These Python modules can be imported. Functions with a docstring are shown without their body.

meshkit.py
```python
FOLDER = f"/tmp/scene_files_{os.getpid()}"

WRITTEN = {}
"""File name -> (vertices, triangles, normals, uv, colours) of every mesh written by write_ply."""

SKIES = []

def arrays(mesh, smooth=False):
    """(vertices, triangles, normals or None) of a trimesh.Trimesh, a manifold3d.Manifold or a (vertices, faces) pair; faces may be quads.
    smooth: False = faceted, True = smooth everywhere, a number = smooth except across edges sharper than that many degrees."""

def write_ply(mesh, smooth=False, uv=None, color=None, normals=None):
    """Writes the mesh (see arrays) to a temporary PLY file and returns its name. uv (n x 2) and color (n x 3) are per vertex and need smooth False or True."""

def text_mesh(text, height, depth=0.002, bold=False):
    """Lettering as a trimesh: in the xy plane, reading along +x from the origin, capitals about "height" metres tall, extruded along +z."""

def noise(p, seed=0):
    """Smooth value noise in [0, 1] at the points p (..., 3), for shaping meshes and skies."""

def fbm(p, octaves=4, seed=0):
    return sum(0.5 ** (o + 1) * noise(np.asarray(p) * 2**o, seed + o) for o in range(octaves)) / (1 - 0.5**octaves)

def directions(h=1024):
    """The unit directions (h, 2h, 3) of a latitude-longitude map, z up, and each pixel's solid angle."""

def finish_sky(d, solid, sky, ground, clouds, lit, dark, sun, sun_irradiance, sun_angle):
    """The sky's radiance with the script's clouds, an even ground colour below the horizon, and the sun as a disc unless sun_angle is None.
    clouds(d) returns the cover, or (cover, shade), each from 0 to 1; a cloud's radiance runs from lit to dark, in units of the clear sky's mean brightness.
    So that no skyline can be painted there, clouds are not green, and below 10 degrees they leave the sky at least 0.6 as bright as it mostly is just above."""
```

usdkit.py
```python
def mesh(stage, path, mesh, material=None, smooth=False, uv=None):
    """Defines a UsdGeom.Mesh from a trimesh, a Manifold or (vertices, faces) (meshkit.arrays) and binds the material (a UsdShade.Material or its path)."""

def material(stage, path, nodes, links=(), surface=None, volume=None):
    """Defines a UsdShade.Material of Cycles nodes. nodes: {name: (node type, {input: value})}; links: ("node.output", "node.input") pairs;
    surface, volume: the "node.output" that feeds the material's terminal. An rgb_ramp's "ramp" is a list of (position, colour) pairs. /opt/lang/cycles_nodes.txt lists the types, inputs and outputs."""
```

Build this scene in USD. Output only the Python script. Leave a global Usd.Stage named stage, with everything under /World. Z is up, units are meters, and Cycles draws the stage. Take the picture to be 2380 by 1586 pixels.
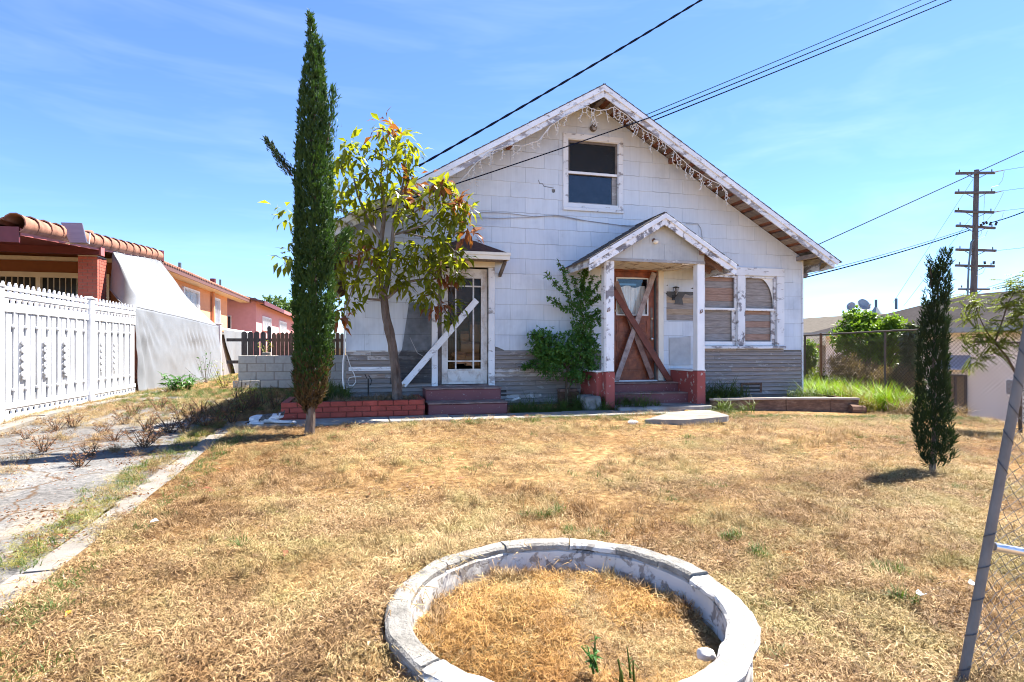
import math, random
import numpy as np, trimesh, manifold3d as m3, usdkit, meshkit
from shapely.geometry import Polygon, box as sbox, Point, LineString
from shapely.ops import unary_union
from shapely import affinity
from pxr import Usd, UsdGeom, UsdLux, UsdShade, Gf, Sdf, Vt

stage = Usd.Stage.CreateInMemory()
UsdGeom.SetStageUpAxis(stage, 'Z')
UsdGeom.Xform.Define(stage, '/World')
UsdGeom.Scope.Define(stage, '/World/Looks')
RNG = np.random.default_rng(7)
random.seed(7)

# ------------------------------------------------------------------ camera, sky, sun, exposure
FPX, CX, HZ, YAW = 1352.0, 1190.0, 809.0, math.radians(14.3)
CAM = np.array([0.0, -9.95, 1.4])
EXPOSURE = 2.12
SKY_STRENGTH, SUN_INTENSITY = 0.06, 1.17
SUN_EL, SUN_AZ = math.radians(59.0), math.atan2(0.962, 0.272)   # azimuth = atan2(x, y) towards the sun
sc_, cc_ = math.sin(YAW), math.cos(YAW)
FW, RT = np.array([sc_, cc_, 0]), np.array([cc_, -sc_, 0])
cam = UsdGeom.Camera.Define(stage, '/World/camera')
cam.CreateHorizontalApertureAttr(36.0)
cam.CreateVerticalApertureAttr(36.0 * 682 / 1024)
cam.CreateFocalLengthAttr(FPX / 2380 * 36)
cam.CreateVerticalApertureOffsetAttr(16 / 2380 * 36)
cam.CreateFStopAttr(0.0)
cam.CreateExposureAttr(EXPOSURE)
cam.CreateClippingRangeAttr(Gf.Vec2f(0.05, 5000))
UsdGeom.Xformable(cam).AddTransformOp().Set(Gf.Matrix4d(*RT, 0, 0, 0, 1, 0, *(-FW), 0, *CAM, 1))

usdkit.material(stage, '/World/Looks/sky', {
    'sky': ('sky_texture', {'sky_type': 'single_scattering', 'sun_disc': False, 'sun_elevation': SUN_EL, 'sun_rotation': SUN_AZ,
                            'air_density': 0.85, 'aerosol_density': 0.12, 'ozone_density': 2.5, 'altitude': 60.0}),
    'tc': ('texture_coordinate', {}),
    'map': ('mapping', {'mapping_type': 'point', 'rotation': (0.25, 0.18, 0.5), 'scale': (1.3, 5.0, 12.0)}),
    'n': ('noise_texture', {'scale': 1.6, 'detail': 7.0, 'roughness': 0.55, 'distortion': 0.35}),
    'r': ('rgb_ramp', {'ramp': [(0.0, (0, 0, 0)), (0.48, (0, 0, 0)), (0.62, (0.035, 0.035, 0.035)), (0.8, (0.10, 0.10, 0.10)), (1.0, (0.13, 0.13, 0.13))]}),
    'tn': ('mix_color', {'blend_type': 'multiply', 'fac': 1.0, 'b': (0.73, 0.90, 1.13)}),
    'cl': ('mix_color', {'blend_type': 'mix', 'b': (8.0, 8.6, 9.4)}),
    'bg': ('background_shader', {'strength': SKY_STRENGTH})},
    [('tc.generated', 'map.vector'), ('map.vector', 'n.vector'), ('n.fac', 'r.fac'), ('r.color', 'cl.fac'), ('sky.color', 'tn.a'), ('tn.result', 'cl.a'), ('cl.result', 'bg.color')], surface='bg.background')
sky = UsdLux.DomeLight.Define(stage, '/World/sky')
UsdShade.MaterialBindingAPI.Apply(sky.GetPrim()).Bind(UsdShade.Material.Get(stage, '/World/Looks/sky'))
sky.GetPrim().SetCustomDataByKey('kind', 'structure')
sun = UsdLux.DistantLight.Define(stage, '/World/sun')
sun.CreateIntensityAttr(SUN_INTENSITY); sun.CreateNormalizeAttr(True) if hasattr(sun, 'CreateNormalizeAttr') else None
sun.GetPrim().CreateAttribute('inputs:normalize', Sdf.ValueTypeNames.Bool).Set(True)
sun.CreateAngleAttr(0.5); sun.CreateColorAttr(Gf.Vec3f(1.0, 0.945, 0.86))
SD = np.array([math.cos(SUN_EL) * math.sin(SUN_AZ), math.cos(SUN_EL) * math.cos(SUN_AZ), math.sin(SUN_EL)])   # towards the sun
_x = np.cross([0, 0, 1.0], SD); _x /= np.linalg.norm(_x); _y = np.cross(SD, _x)
UsdGeom.Xformable(sun).AddTransformOp().Set(Gf.Matrix4d(*_x, 0, *_y, 0, *SD, 0, 0, 0, 30, 1))

# ------------------------------------------------------------------ reading places off the photograph (pixels of the 2380x1586 original)
def ray(px, py): return FW + RT * (px - CX) / FPX + np.array([0, 0, 1.0]) * (HZ - py) / FPX
def on_y(px, py, Y): d = ray(px, py); return CAM + d * (Y - CAM[1]) / d[1]
def on_x(px, py, X): d = ray(px, py); return CAM + d * (X - CAM[0]) / d[0]
def deep(px, py, Z): return CAM + ray(px, py) * Z
def XZ(px, py, Y): p = on_y(px, py, Y); return p[0], p[2]
def X_(px, Y): return on_y(px, HZ, Y)[0]

def ground_h(x, y):
    x, y = np.asarray(x, float), np.asarray(y, float)
    h = 0.43 + 0.043 * np.clip(y, -12.5, 0.0)
    h = h - 0.04 * np.clip(x - 4.6, 0, 6.5) * np.clip((y + 9.5) / 6.0, 0, 1)
    t = np.clip((x - 10.75) / 3.2, 0, 1); h = h * (1 - t * t * (3 - 2 * t)) + (-1.4) * (t * t * (3 - 2 * t))
    return h
def on_ground(px, py, dz=0.0):
    p = deep(px, py, 6.0)
    for _ in range(30):
        z = float(ground_h(p[0], p[1])) + dz
        d = ray(px, py); p = CAM + d * (z - CAM[2]) / d[2]
    return p

# ------------------------------------------------------------------ prims and meshes
_used = {}
def path_for(name, parent=None):
    base = (str(parent.GetPath()) if parent is not None else '/World') + '/' + name
    n = _used.get(base, 0); _used[base] = n + 1
    return base if n == 0 else f'{base}_{n:03d}'
def tag(prim, label=None, cat=None, group=None, kind=None):
    prim = prim.GetPrim() if hasattr(prim, 'GetPrim') else prim
    for k, v in (('label', label), ('category', cat), ('group', group), ('kind', kind)):
        if v: prim.SetCustomDataByKey(k, v)
    return prim
def thing(name, label, cat, loc=(0, 0, 0), rz=0.0, group=None):
    x = UsdGeom.Xform.Define(stage, path_for(name))
    x.AddTranslateOp().Set(Gf.Vec3d(*map(float, loc)))
    if rz: x.AddRotateZOp().Set(float(rz))
    p = x.GetPrim(); p.SetCustomDataByKey('_loc', 0) if False else None
    LOC[str(p.GetPath())] = (np.array(loc, float), math.radians(rz))
    return tag(p, label, cat, group)
LOC = {}
def part(name, parent=None, label=None):            # an Xform part that holds sub-parts
    x = UsdGeom.Xform.Define(stage, path_for(name, parent))
    LOC[str(x.GetPath())] = (np.zeros(3), 0.0)
    return tag(x.GetPrim(), label)
def world_to(parent, v):
    """world vertices into the frame of a thing (parts have none of their own)"""
    p = parent
    while p and str(p.GetPath()) != '/World':
        k = str(p.GetPath())
        if k in LOC and k.count('/') == 2:
            loc, rz = LOC[k]; v = v - loc
            if rz: c, s = math.cos(-rz), math.sin(-rz); v = np.c_[v[:, 0] * c - v[:, 1] * s, v[:, 0] * s + v[:, 1] * c, v[:, 2]]
            return v
        p = p.GetParent()
    return v
def obj(name, mesh, mat, parent=None, smooth=False, local=False, label=None, kind=None, color=None):
    if isinstance(mesh, MB): mesh = mesh.mesh()
    v, f, _ = meshkit.arrays(mesh)
    if parent is not None and not local: v = world_to(parent, np.asarray(v, float))
    m = usdkit.mesh(stage, path_for(name, parent), (v, f), M(mat) if isinstance(mat, str) else mat, smooth=smooth)
    if color is not None:
        UsdGeom.PrimvarsAPI(m).CreatePrimvar('tint', Sdf.ValueTypeNames.Color3fArray, 'vertex').Set(Vt.Vec3fArray.FromNumpy(np.asarray(color, np.float32)))
    return tag(m.GetPrim(), label, kind=kind)
def copy_of(src, name, label, loc, rz=0.0, scale=1.0, group=None):
    x = UsdGeom.Xform.Define(stage, path_for(name)); p = x.GetPrim()
    p.GetReferences().AddInternalReference(src.GetPath())
    x.ClearXformOpOrder()
    x.MakeMatrixXform().Set(Gf.Matrix4d().SetScale(scale) * Gf.Matrix4d().SetRotate(Gf.Rotation(Gf.Vec3d(0, 0, 1), float(rz))) * Gf.Matrix4d().SetTranslate(Gf.Vec3d(*map(float, loc))))
    p.SetInstanceable(True)
    cat = src.GetCustomDataByKey('category')
    return tag(p, label, cat, group)

class MB:
    """collects shapes into one mesh"""
    def __init__(s): s.v, s.f, s.n = [], [], 0
    def add(s, v, f):
        v, f = np.asarray(v, float), np.asarray(f, int)
        if f.shape[1] == 4: f = np.vstack([f[:, [0, 1, 2]], f[:, [0, 2, 3]]])
        s.v.append(v); s.f.append(f + s.n); s.n += len(v); return s
    def tm(s, m): return s.add(*meshkit.arrays(m)[:2])
    def mesh(s): return np.vstack(s.v), np.vstack(s.f)
    def box(s, x0, x1, y0, y1, z0, z1, c=0.0): return s.tm(cbox(x0, x1, y0, y1, z0, z1, c))
    def bar(s, a, b, w, h, up=(0, 0, 1), c=0.0): return s.tm(bar(a, b, w, h, up, c))
    def tube(s, pts, r, n=6, cap=True): return s.add(*tube(pts, r, n, cap))

_F6 = np.array([[0, 3, 2, 1], [4, 5, 6, 7], [0, 1, 5, 4], [1, 2, 6, 5], [2, 3, 7, 6], [3, 0, 4, 7]])
_FQ = np.vstack([_F6[:, [0, 1, 2]], _F6[:, [0, 2, 3]]])
def hexa(p): return np.asarray(p, float), _FQ                    # 8 corners: bottom ring ccw, then top ring
def cbox(x0, x1, y0, y1, z0, z1, c=0.0):
    if c <= 0:
        return hexa([(x0, y0, z0), (x1, y0, z0), (x1, y1, z0), (x0, y1, z0), (x0, y0, z1), (x1, y0, z1), (x1, y1, z1), (x0, y1, z1)])
    P = []
    for X, sx in ((x0, 1), (x1, -1)):
        for Y, sy in ((y0, 1), (y1, -1)):
            for Z, sz in ((z0, 1), (z1, -1)):
                P += [(X + sx * c, Y + sy * c, Z), (X + sx * c, Y, Z + sz * c), (X, Y + sy * c, Z + sz * c)]
    return meshkit.arrays(m3.Manifold.hull_points(np.array(P, float)))[:2]
def bar(a, b, w, h, up=(0, 0, 1), c=0.0):
    """box from a to b, w across, h along up"""
    a, b, up = np.array(a, float), np.array(b, float), np.array(up, float)
    d = b - a; L = np.linalg.norm(d); d /= L
    s = np.cross(d, up); s /= np.linalg.norm(s); u = np.cross(s, d)
    v, f = cbox(0, L, -w / 2, w / 2, -h / 2, h / 2, c)
    return a + v[:, :1] * d + v[:, 1:2] * (-s) + v[:, 2:] * u, f
def tube(pts, r, n=6, cap=True):
    p = np.asarray(pts, float); r = np.broadcast_to(np.asarray(r, float), (len(p),))
    t = np.gradient(p, axis=0); t /= np.linalg.norm(t, axis=1, keepdims=True) + 1e-12
    ref = np.array([0, 0, 1.0]) if abs(t[:, 2]).mean() < 0.8 else np.array([1.0, 0, 0])
    a = np.cross(t, ref); a /= np.linalg.norm(a, axis=1, keepdims=True) + 1e-12
    b = np.cross(t, a); ang = np.arange(n) * 2 * np.pi / n
    v = (p[:, None] + r[:, None, None] * (np.cos(ang)[None, :, None] * a[:, None] + np.sin(ang)[None, :, None] * b[:, None])).reshape(-1, 3)
    i, j = np.meshgrid(np.arange(len(p) - 1), np.arange(n), indexing='ij')
    q = np.stack([i * n + j, i * n + (j + 1) % n, (i + 1) * n + (j + 1) % n, (i + 1) * n + j], -1).reshape(-1, 4)
    f = np.vstack([q[:, [0, 1, 2]], q[:, [0, 2, 3]]])
    if cap:
        k = len(v); v = np.vstack([v, p[:1], p[-1:]]); e = (len(p) - 1) * n; J = np.arange(n)
        f = np.vstack([f, np.c_[np.full(n, k), (J + 1) % n, J], np.c_[np.full(n, k + 1), e + J, e + (J + 1) % n]])
    return v, f[:, ::-1]
def plate(poly, y_front, thick, tilt=0.0, zref=None):
    """shapely polygon in x,z standing upright: front face at y_front, thickness behind it"""
    geoms = [g for g in getattr(poly, 'geoms', [poly]) if g.area > 1e-5 and g.geom_type == 'Polygon']
    ms = [trimesh.creation.extrude_polygon(g, thick, engine='earcut') for g in geoms]
    m = trimesh.util.concatenate(ms); v = np.array(m.vertices)
    y = y_front + thick - v[:, 2]
    if tilt: y = y - tilt * (1 - np.clip((v[:, 1] - zref[0]) / (zref[1] - zref[0]), 0, 1)) * 1.0
    return np.c_[v[:, 0], y, v[:, 1]], np.array(m.faces)[:, ::-1] if False else np.array(m.faces)
def slab(poly, z0, thick):
    m = trimesh.creation.extrude_polygon(poly, thick, engine='earcut'); v = np.array(m.vertices) + [0, 0, z0]
    return v, np.array(m.faces)
def wobble(mesh, amp, scale, seed=0):
    v, f, _ = meshkit.arrays(mesh); p = v * scale
    d = np.stack([meshkit.fbm(p + 17.3 * k, 3, seed + k) - 0.5 for k in range(3)], 1)
    return v + d * 2 * amp, f
def subdiv(mesh, edge):
    v, f, _ = meshkit.arrays(mesh)
    for _ in range(5):
        a = v[f]; L = np.linalg.norm(a - a[:, [1, 2, 0]], axis=2).max()
        if L < edge or len(f) > 60000: break
        v, f = trimesh.remesh.subdivide_to_size(v, f, edge)
    m = trimesh.Trimesh(v, f, process=True); return np.array(m.vertices), np.array(m.faces)

# leaves: vectorised folded blades, 4 triangles each
def leaf_mesh(P, D, N, L, W, droop=0.15, fold=0.25, mid=0.45):
    P, D, N = (np.asarray(a, float) for a in (P, D, N)); n = len(P)
    L, W = np.broadcast_to(L, (n,))[:, None], np.broadcast_to(W, (n,))[:, None]
    D = D / np.linalg.norm(D, axis=1, keepdims=True)
    S = np.cross(D, N); S /= np.linalg.norm(S, axis=1, keepdims=True) + 1e-9
    N = np.cross(S, D)
    c = P + D * L * mid + N * L * droop * 0.35
    v = np.stack([P, c + S * W / 2 + N * W * fold, c, c - S * W / 2 + N * W * fold, P + D * L - N * L * droop], 1).reshape(-1, 3)
    f = (np.arange(n)[:, None, None] * 5 + np.array([[0, 1, 2], [0, 2, 3], [1, 4, 2], [2, 4, 3]])[None]).reshape(-1, 3)
    return v, f
def unit(a): a = np.asarray(a, float); return a / (np.linalg.norm(a, axis=-1, keepdims=True) + 1e-12)
# ------------------------------------------------------------------ materials
_mats = {}
def M(name):
    if name not in _mats:
        _mats[name] = RECIPES[name](name)
    return _mats[name]
def mk(name, nodes, links, surface='p.BSDF'): return usdkit.material(stage, '/World/Looks/' + name, nodes, links, surface=surface)
def sp(c): return tuple(float(x) for x in c)
def dark(c, k): return tuple(float(x) * k for x in c)
def noisy(stops, scale=6.0, stretch=(1, 1, 1), rough=0.75, bump=0.25, bscale=60.0, detail=5.0, spec=0.35, island=0.0, rot=(0, 0, 0), dist=0.01, metallic=0.0, second=None):
    """colour from a noise over world position through a ramp, fine relief from another; island = lightness scatter between loose pieces"""
    def make(name):
        n = {'g': ('geometry', {}), 'm': ('mapping', {'mapping_type': 'point', 'scale': stretch, 'rotation': rot}), 'n': ('noise_texture', {'scale': scale, 'detail': detail, 'roughness': 0.62}),
             'r': ('rgb_ramp', {'ramp': stops}), 'n2': ('noise_texture', {'scale': bscale, 'detail': 4.0, 'roughness': 0.6}),
             'b': ('bump', {'strength': bump, 'distance': dist}), 'p': ('principled_bsdf', {'roughness': rough, 'specular_ior_level': spec, 'metallic': metallic})}
        l = [('g.position', 'm.vector'), ('m.vector', 'n.vector'), ('n.fac', 'r.fac'), ('m.vector', 'n2.vector'), ('n2.fac', 'b.height'), ('b.normal', 'p.normal')]
        col = 'r.color'
        if second:                                        # a second, larger blotch multiplied in: (scale, low, high)
            n['n3'] = ('noise_texture', {'scale': second[0], 'detail': 4.0, 'roughness': 0.6})
            n['r3'] = ('rgb_ramp', {'ramp': [(0.3, (second[1],) * 3), (0.68, (second[2],) * 3)]})
            n['x3'] = ('mix_color', {'blend_type': 'multiply', 'fac': 1.0})
            l += [('g.position', 'n3.vector'), ('n3.fac', 'r3.fac'), (col, 'x3.a'), ('r3.color', 'x3.b')]; col = 'x3.result'
        if island:
            n['ri'] = ('rgb_ramp', {'ramp': [(0.0, (1 - island,) * 3), (1.0, (1 + island,) * 3)]}); n['xi'] = ('mix_color', {'blend_type': 'multiply', 'fac': 1.0})
            l += [('g.random_per_island', 'ri.fac'), (col, 'xi.a'), ('ri.color', 'xi.b')]; col = 'xi.result'
        l.append((col, 'p.base_color'))
        return mk(name, n, l)
    return make
def plain(c, rough=0.6, spec=0.4, metallic=0.0, var=0.12, scale=8.0, bump=0.05):
    return noisy([(0.25, dark(c, 1 - var)), (0.75, dark(c, 1 + var))], scale=scale, rough=rough, spec=spec, metallic=metallic, bump=bump)
def peel(paint, wood, cover=0.5, scale=7.0, stretch=(1, 1, 1), grain=(2, 60, 60), rough=0.62, edge=0.03):
    """old paint (worn away where a noise is low) over weathered wood grain"""
    def make(name):
        n = {'g': ('geometry', {}), 'm': ('mapping', {'mapping_type': 'point', 'scale': stretch}), 'n': ('noise_texture', {'scale': scale, 'detail': 8.0, 'roughness': 0.66, 'distortion': 0.3}),
             'k': ('rgb_ramp', {'ramp': [(max(0, 1 - cover - edge), (0, 0, 0)), (1 - cover + edge, (1, 1, 1))]}),
             'mg': ('mapping', {'mapping_type': 'point', 'scale': grain}), 'ng': ('noise_texture', {'scale': 1.0, 'detail': 5.0, 'roughness': 0.65}),
             'rw': ('rgb_ramp', {'ramp': [(0.25, dark(wood, 0.55)), (0.5, wood), (0.75, dark(wood, 1.4))]}),
             'np': ('noise_texture', {'scale': 3.0, 'detail': 6.0}), 'rp': ('rgb_ramp', {'ramp': [(0.3, dark(paint, 0.86)), (0.65, paint)]}),
             'mx': ('mix_color', {'blend_type': 'mix'}), 'h': ('math', {'math_type': 'multiply_add', 'value2': 0.25}),
             'b': ('bump', {'strength': 0.5, 'distance': 0.006}), 'p': ('principled_bsdf', {'roughness': rough, 'specular_ior_level': 0.3})}
        n['oi'] = ('object_info', {}); n['om'] = ('math', {'math_type': 'multiply', 'value2': 91.0}); n['oc'] = ('combine_xyz', {}); n['ov'] = ('vector_math', {'math_type': 'add'})
        l = [('oi.random', 'om.value1'), ('om.value', 'oc.x'), ('om.value', 'oc.z'), ('g.position', 'ov.vector1'), ('oc.vector', 'ov.vector2'), ('ov.vector', 'm.vector'), ('m.vector', 'n.vector'), ('n.fac', 'k.fac'), ('ov.vector', 'mg.vector'), ('mg.vector', 'ng.vector'), ('ng.fac', 'rw.fac'),
             ('g.position', 'np.vector'), ('np.fac', 'rp.fac'), ('k.color', 'mx.fac'), ('rw.color', 'mx.a'), ('rp.color', 'mx.b'), ('mx.result', 'p.base_color'),
             ('ng.fac', 'h.value1'), ('k.color', 'h.value3'), ('h.value', 'b.height'), ('b.normal', 'p.normal')]
        return mk(name, n, l)
    return make
def leafy(stops, rough=0.5, trans=0.35, spec=0.4, scale=2.5, mixpos=0.35, transtint=(1.25, 1.2, 0.5)):
    """leaf colour from the piece (island) and the place, let through as translucent light"""
    def make(name):
        n = {'g': ('geometry', {}), 'n': ('noise_texture', {'scale': scale, 'detail': 3.0}), 'mf': ('mix_float', {'fac': mixpos}), 'r': ('rgb_ramp', {'ramp': stops}),
             'p': ('principled_bsdf', {'roughness': rough, 'specular_ior_level': spec}), 't': ('translucent_bsdf', {}), 'x': ('mix_color', {'blend_type': 'multiply', 'fac': 1.0, 'b': transtint}), 'mc': ('mix_closure', {'fac': trans})}
        l = [('g.position', 'n.vector'), ('g.random_per_island', 'mf.a'), ('n.fac', 'mf.b'), ('mf.result', 'r.fac'), ('r.color', 'p.base_color'), ('r.color', 'x.a'), ('x.result', 't.color'),
             ('p.BSDF', 'mc.closure1'), ('t.BSDF', 'mc.closure2')]
        return mk(name, n, l, 'mc.closure')
    return make
def glass(tint=(1, 1, 1), ior=1.5, rough=0.02):
    def make(name):
        return mk(name, {'f': ('fresnel', {'IOR': ior}), 't': ('transparent_bsdf', {'color': tint}), 'gl': ('glossy_bsdf', {'color': (1, 1, 1), 'roughness': rough}), 'mc': ('mix_closure', {})},
                  [('f.fac', 'mc.fac'), ('t.BSDF', 'mc.closure1'), ('gl.BSDF', 'mc.closure2')], 'mc.closure')
    return make
def screen(col, op):
    def make(name):
        return mk(name, {'g': ('geometry', {}), 'n': ('noise_texture', {'scale': 9.0, 'detail': 4.0}), 'r': ('rgb_ramp', {'ramp': [(0.3, (op - 0.1,) * 3), (0.7, (op + 0.08,) * 3)]}), 't': ('transparent_bsdf', {}),
                         'd': ('diffuse_bsdf', {'color': col}), 'mc': ('mix_closure', {})},
                  [('g.position', 'n.vector'), ('n.fac', 'r.fac'), ('r.color', 'mc.fac'), ('t.BSDF', 'mc.closure1'), ('d.BSDF', 'mc.closure2')], 'mc.closure')
    return make
def tinted(rough=0.9):
    def make(name):
        return mk(name, {'a': ('attribute', {'attribute': 'tint'}), 'g': ('geometry', {}), 'n': ('noise_texture', {'scale': 180.0, 'detail': 3.0}), 'r': ('rgb_ramp', {'ramp': [(0.3, (0.75,) * 3), (0.7, (1.1,) * 3)]}), 'x': ('mix_color', {'blend_type': 'multiply', 'fac': 1.0}), 'b': ('bump', {'strength': 0.6, 'distance': 0.004}), 'p': ('principled_bsdf', {'roughness': rough, 'specular_ior_level': 0.15})},
                  [('g.position', 'n.vector'), ('n.fac', 'r.fac'), ('a.color', 'x.a'), ('r.color', 'x.b'), ('x.result', 'p.base_color'), ('n.fac', 'b.height'), ('b.normal', 'p.normal')])
    return make
def lawn(name):
    n = {'g': ('geometry', {}), 'n1': ('noise_texture', {'scale': 0.55, 'detail': 5.0, 'roughness': 0.6}), 'n2': ('noise_texture', {'scale': 14.0, 'detail': 6.0, 'roughness': 0.7}),
         'n3': ('noise_texture', {'scale': 1.7, 'detail': 7.0, 'roughness': 0.7, 'distortion': 0.8}), 'nb': ('noise_texture', {'scale': 55.0, 'detail': 5.0, 'roughness': 0.7}),
         'r2': ('rgb_ramp', {'ramp': [(0.25, (0.075, 0.045, 0.022)), (0.45, (0.21, 0.135, 0.066)), (0.62, (0.4, 0.29, 0.15)), (0.8, (0.56, 0.44, 0.26))]}),
         'r1': ('rgb_ramp', {'ramp': [(0.3, (0.6, 0.42, 0.3)), (0.5, (0.95, 0.85, 0.72)), (0.68, (1.2, 1.14, 1.02))]}), 'x1': ('mix_color', {'blend_type': 'multiply', 'fac': 1.0}),
         'r3': ('rgb_ramp', {'ramp': [(0.58, (0, 0, 0)), (0.72, (0.3, 0.3, 0.3))]}), 'x3': ('mix_color', {'blend_type': 'mix', 'b': (0.11, 0.14, 0.03)}),
         'b': ('bump', {'strength': 1.0, 'distance': 0.03}), 'p': ('principled_bsdf', {'roughness': 0.95, 'specular_ior_level': 0.1})}
    l = [('g.position', x + '.vector') for x in ('n1', 'n2', 'n3', 'nb')] + [('n2.fac', 'r2.fac'), ('n1.fac', 'r1.fac'), ('r2.color', 'x1.a'), ('r1.color', 'x1.b'), ('n3.fac', 'r3.fac'), ('r3.color', 'x3.fac'), ('x1.result', 'x3.a'), ('x3.result', 'p.base_color'), ('nb.fac', 'b.height'), ('b.normal', 'p.normal')]
    return mk(name, n, l)
def cracked(name):
    n = {'g': ('geometry', {}), 'n': ('noise_texture', {'scale': 26.0, 'detail': 8.0, 'roughness': 0.7}), 'r': ('rgb_ramp', {'ramp': [(0.3, (0.075, 0.074, 0.074)), (0.5, (0.15, 0.149, 0.15)), (0.68, (0.24, 0.236, 0.232))]}),
         'n2': ('noise_texture', {'scale': 0.8, 'detail': 5.0}), 'r2': ('rgb_ramp', {'ramp': [(0.32, (0.72, 0.68, 0.64)), (0.62, (1.1, 1.09, 1.06))]}), 'x': ('mix_color', {'blend_type': 'multiply', 'fac': 1.0}),
         'nd': ('noise_texture', {'scale': 2.2, 'detail': 5.0}), 'wv': ('mix_color', {'blend_type': 'linear_light', 'fac': 0.22}), 'v': ('voronoi_texture', {'feature': 'distance_to_edge', 'scale': 0.75}),
         'rc': ('rgb_ramp', {'ramp': [(0.0, (1, 1, 1)), (0.006, (0.7, 0.7, 0.7)), (0.014, (0, 0, 0))]}), 'xc': ('mix_color', {'blend_type': 'mix', 'b': (0.09, 0.055, 0.03)}),
         'n5': ('noise_texture', {'scale': 1.6, 'detail': 6.0, 'roughness': 0.65}), 'r5': ('rgb_ramp', {'ramp': [(0.5, (0, 0, 0)), (0.68, (0.4, 0.4, 0.4))]}), 'x5': ('mix_color', {'blend_type': 'mix', 'b': (0.34, 0.255, 0.145)}),
         'b': ('bump', {'strength': 0.9, 'distance': 0.015}), 'p': ('principled_bsdf', {'roughness': 0.93, 'specular_ior_level': 0.15})}
    l = [('g.position', k + '.vector') for k in ('n', 'n2', 'nd', 'n5')] + [('n.fac', 'r.fac'), ('n2.fac', 'r2.fac'), ('r.color', 'x.a'), ('r2.color', 'x.b'), ('g.position', 'wv.a'), ('nd.color', 'wv.b'), ('wv.result', 'v.vector'), ('v.distance', 'rc.fac'),
         ('n5.fac', 'r5.fac'), ('r5.color', 'x5.fac'), ('x.result', 'x5.a'), ('x5.result', 'xc.a'), ('rc.color', 'xc.fac'), ('xc.result', 'p.base_color'), ('n.fac', 'b.height'), ('b.normal', 'p.normal')]
    return mk(name, n, l)
def straw(stops, green=0.0):
    def make(name):
        n = {'g': ('geometry', {}), 'oi': ('object_info', {}), 'n1': ('noise_texture', {'scale': 0.6, 'detail': 5.0, 'roughness': 0.65}), 'n3': ('noise_texture', {'scale': 1.7, 'detail': 7.0, 'roughness': 0.7, 'distortion': 0.8}),
             'mf': ('mix_float', {'fac': 0.28}), 'r': ('rgb_ramp', {'ramp': stops}), 'r1': ('rgb_ramp', {'ramp': [(0.3, (0.56, 0.4, 0.29)), (0.44, (0.88, 0.79, 0.68)), (0.53, (1.06, 1.02, 0.97)), (0.7, (1.18, 1.18, 1.15))]}), 'x1': ('mix_color', {'blend_type': 'multiply', 'fac': 1.0}),
             'r3': ('rgb_ramp', {'ramp': [(0.46, (0, 0, 0)), (0.66, (green,) * 3)]}), 'x3': ('mix_color', {'blend_type': 'mix', 'b': (0.43, 0.41, 0.16)}),
             'p': ('principled_bsdf', {'roughness': 0.6, 'specular_ior_level': 0.3}), 't': ('translucent_bsdf', {}), 'mc': ('mix_closure', {'fac': 0.2})}
        l = [('g.position', 'n1.vector'), ('g.position', 'n3.vector'), ('g.random_per_island', 'mf.a'), ('oi.random', 'mf.b'), ('mf.result', 'r.fac'), ('n1.fac', 'r1.fac'), ('r.color', 'x1.a'), ('r1.color', 'x1.b'),
             ('n3.fac', 'r3.fac'), ('r3.color', 'x3.fac'), ('x1.result', 'x3.a'), ('x3.result', 'p.base_color'), ('x3.result', 't.color'), ('p.BSDF', 'mc.closure1'), ('t.BSDF', 'mc.closure2')]
        return mk(name, n, l, 'mc.closure')
    return make
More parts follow.
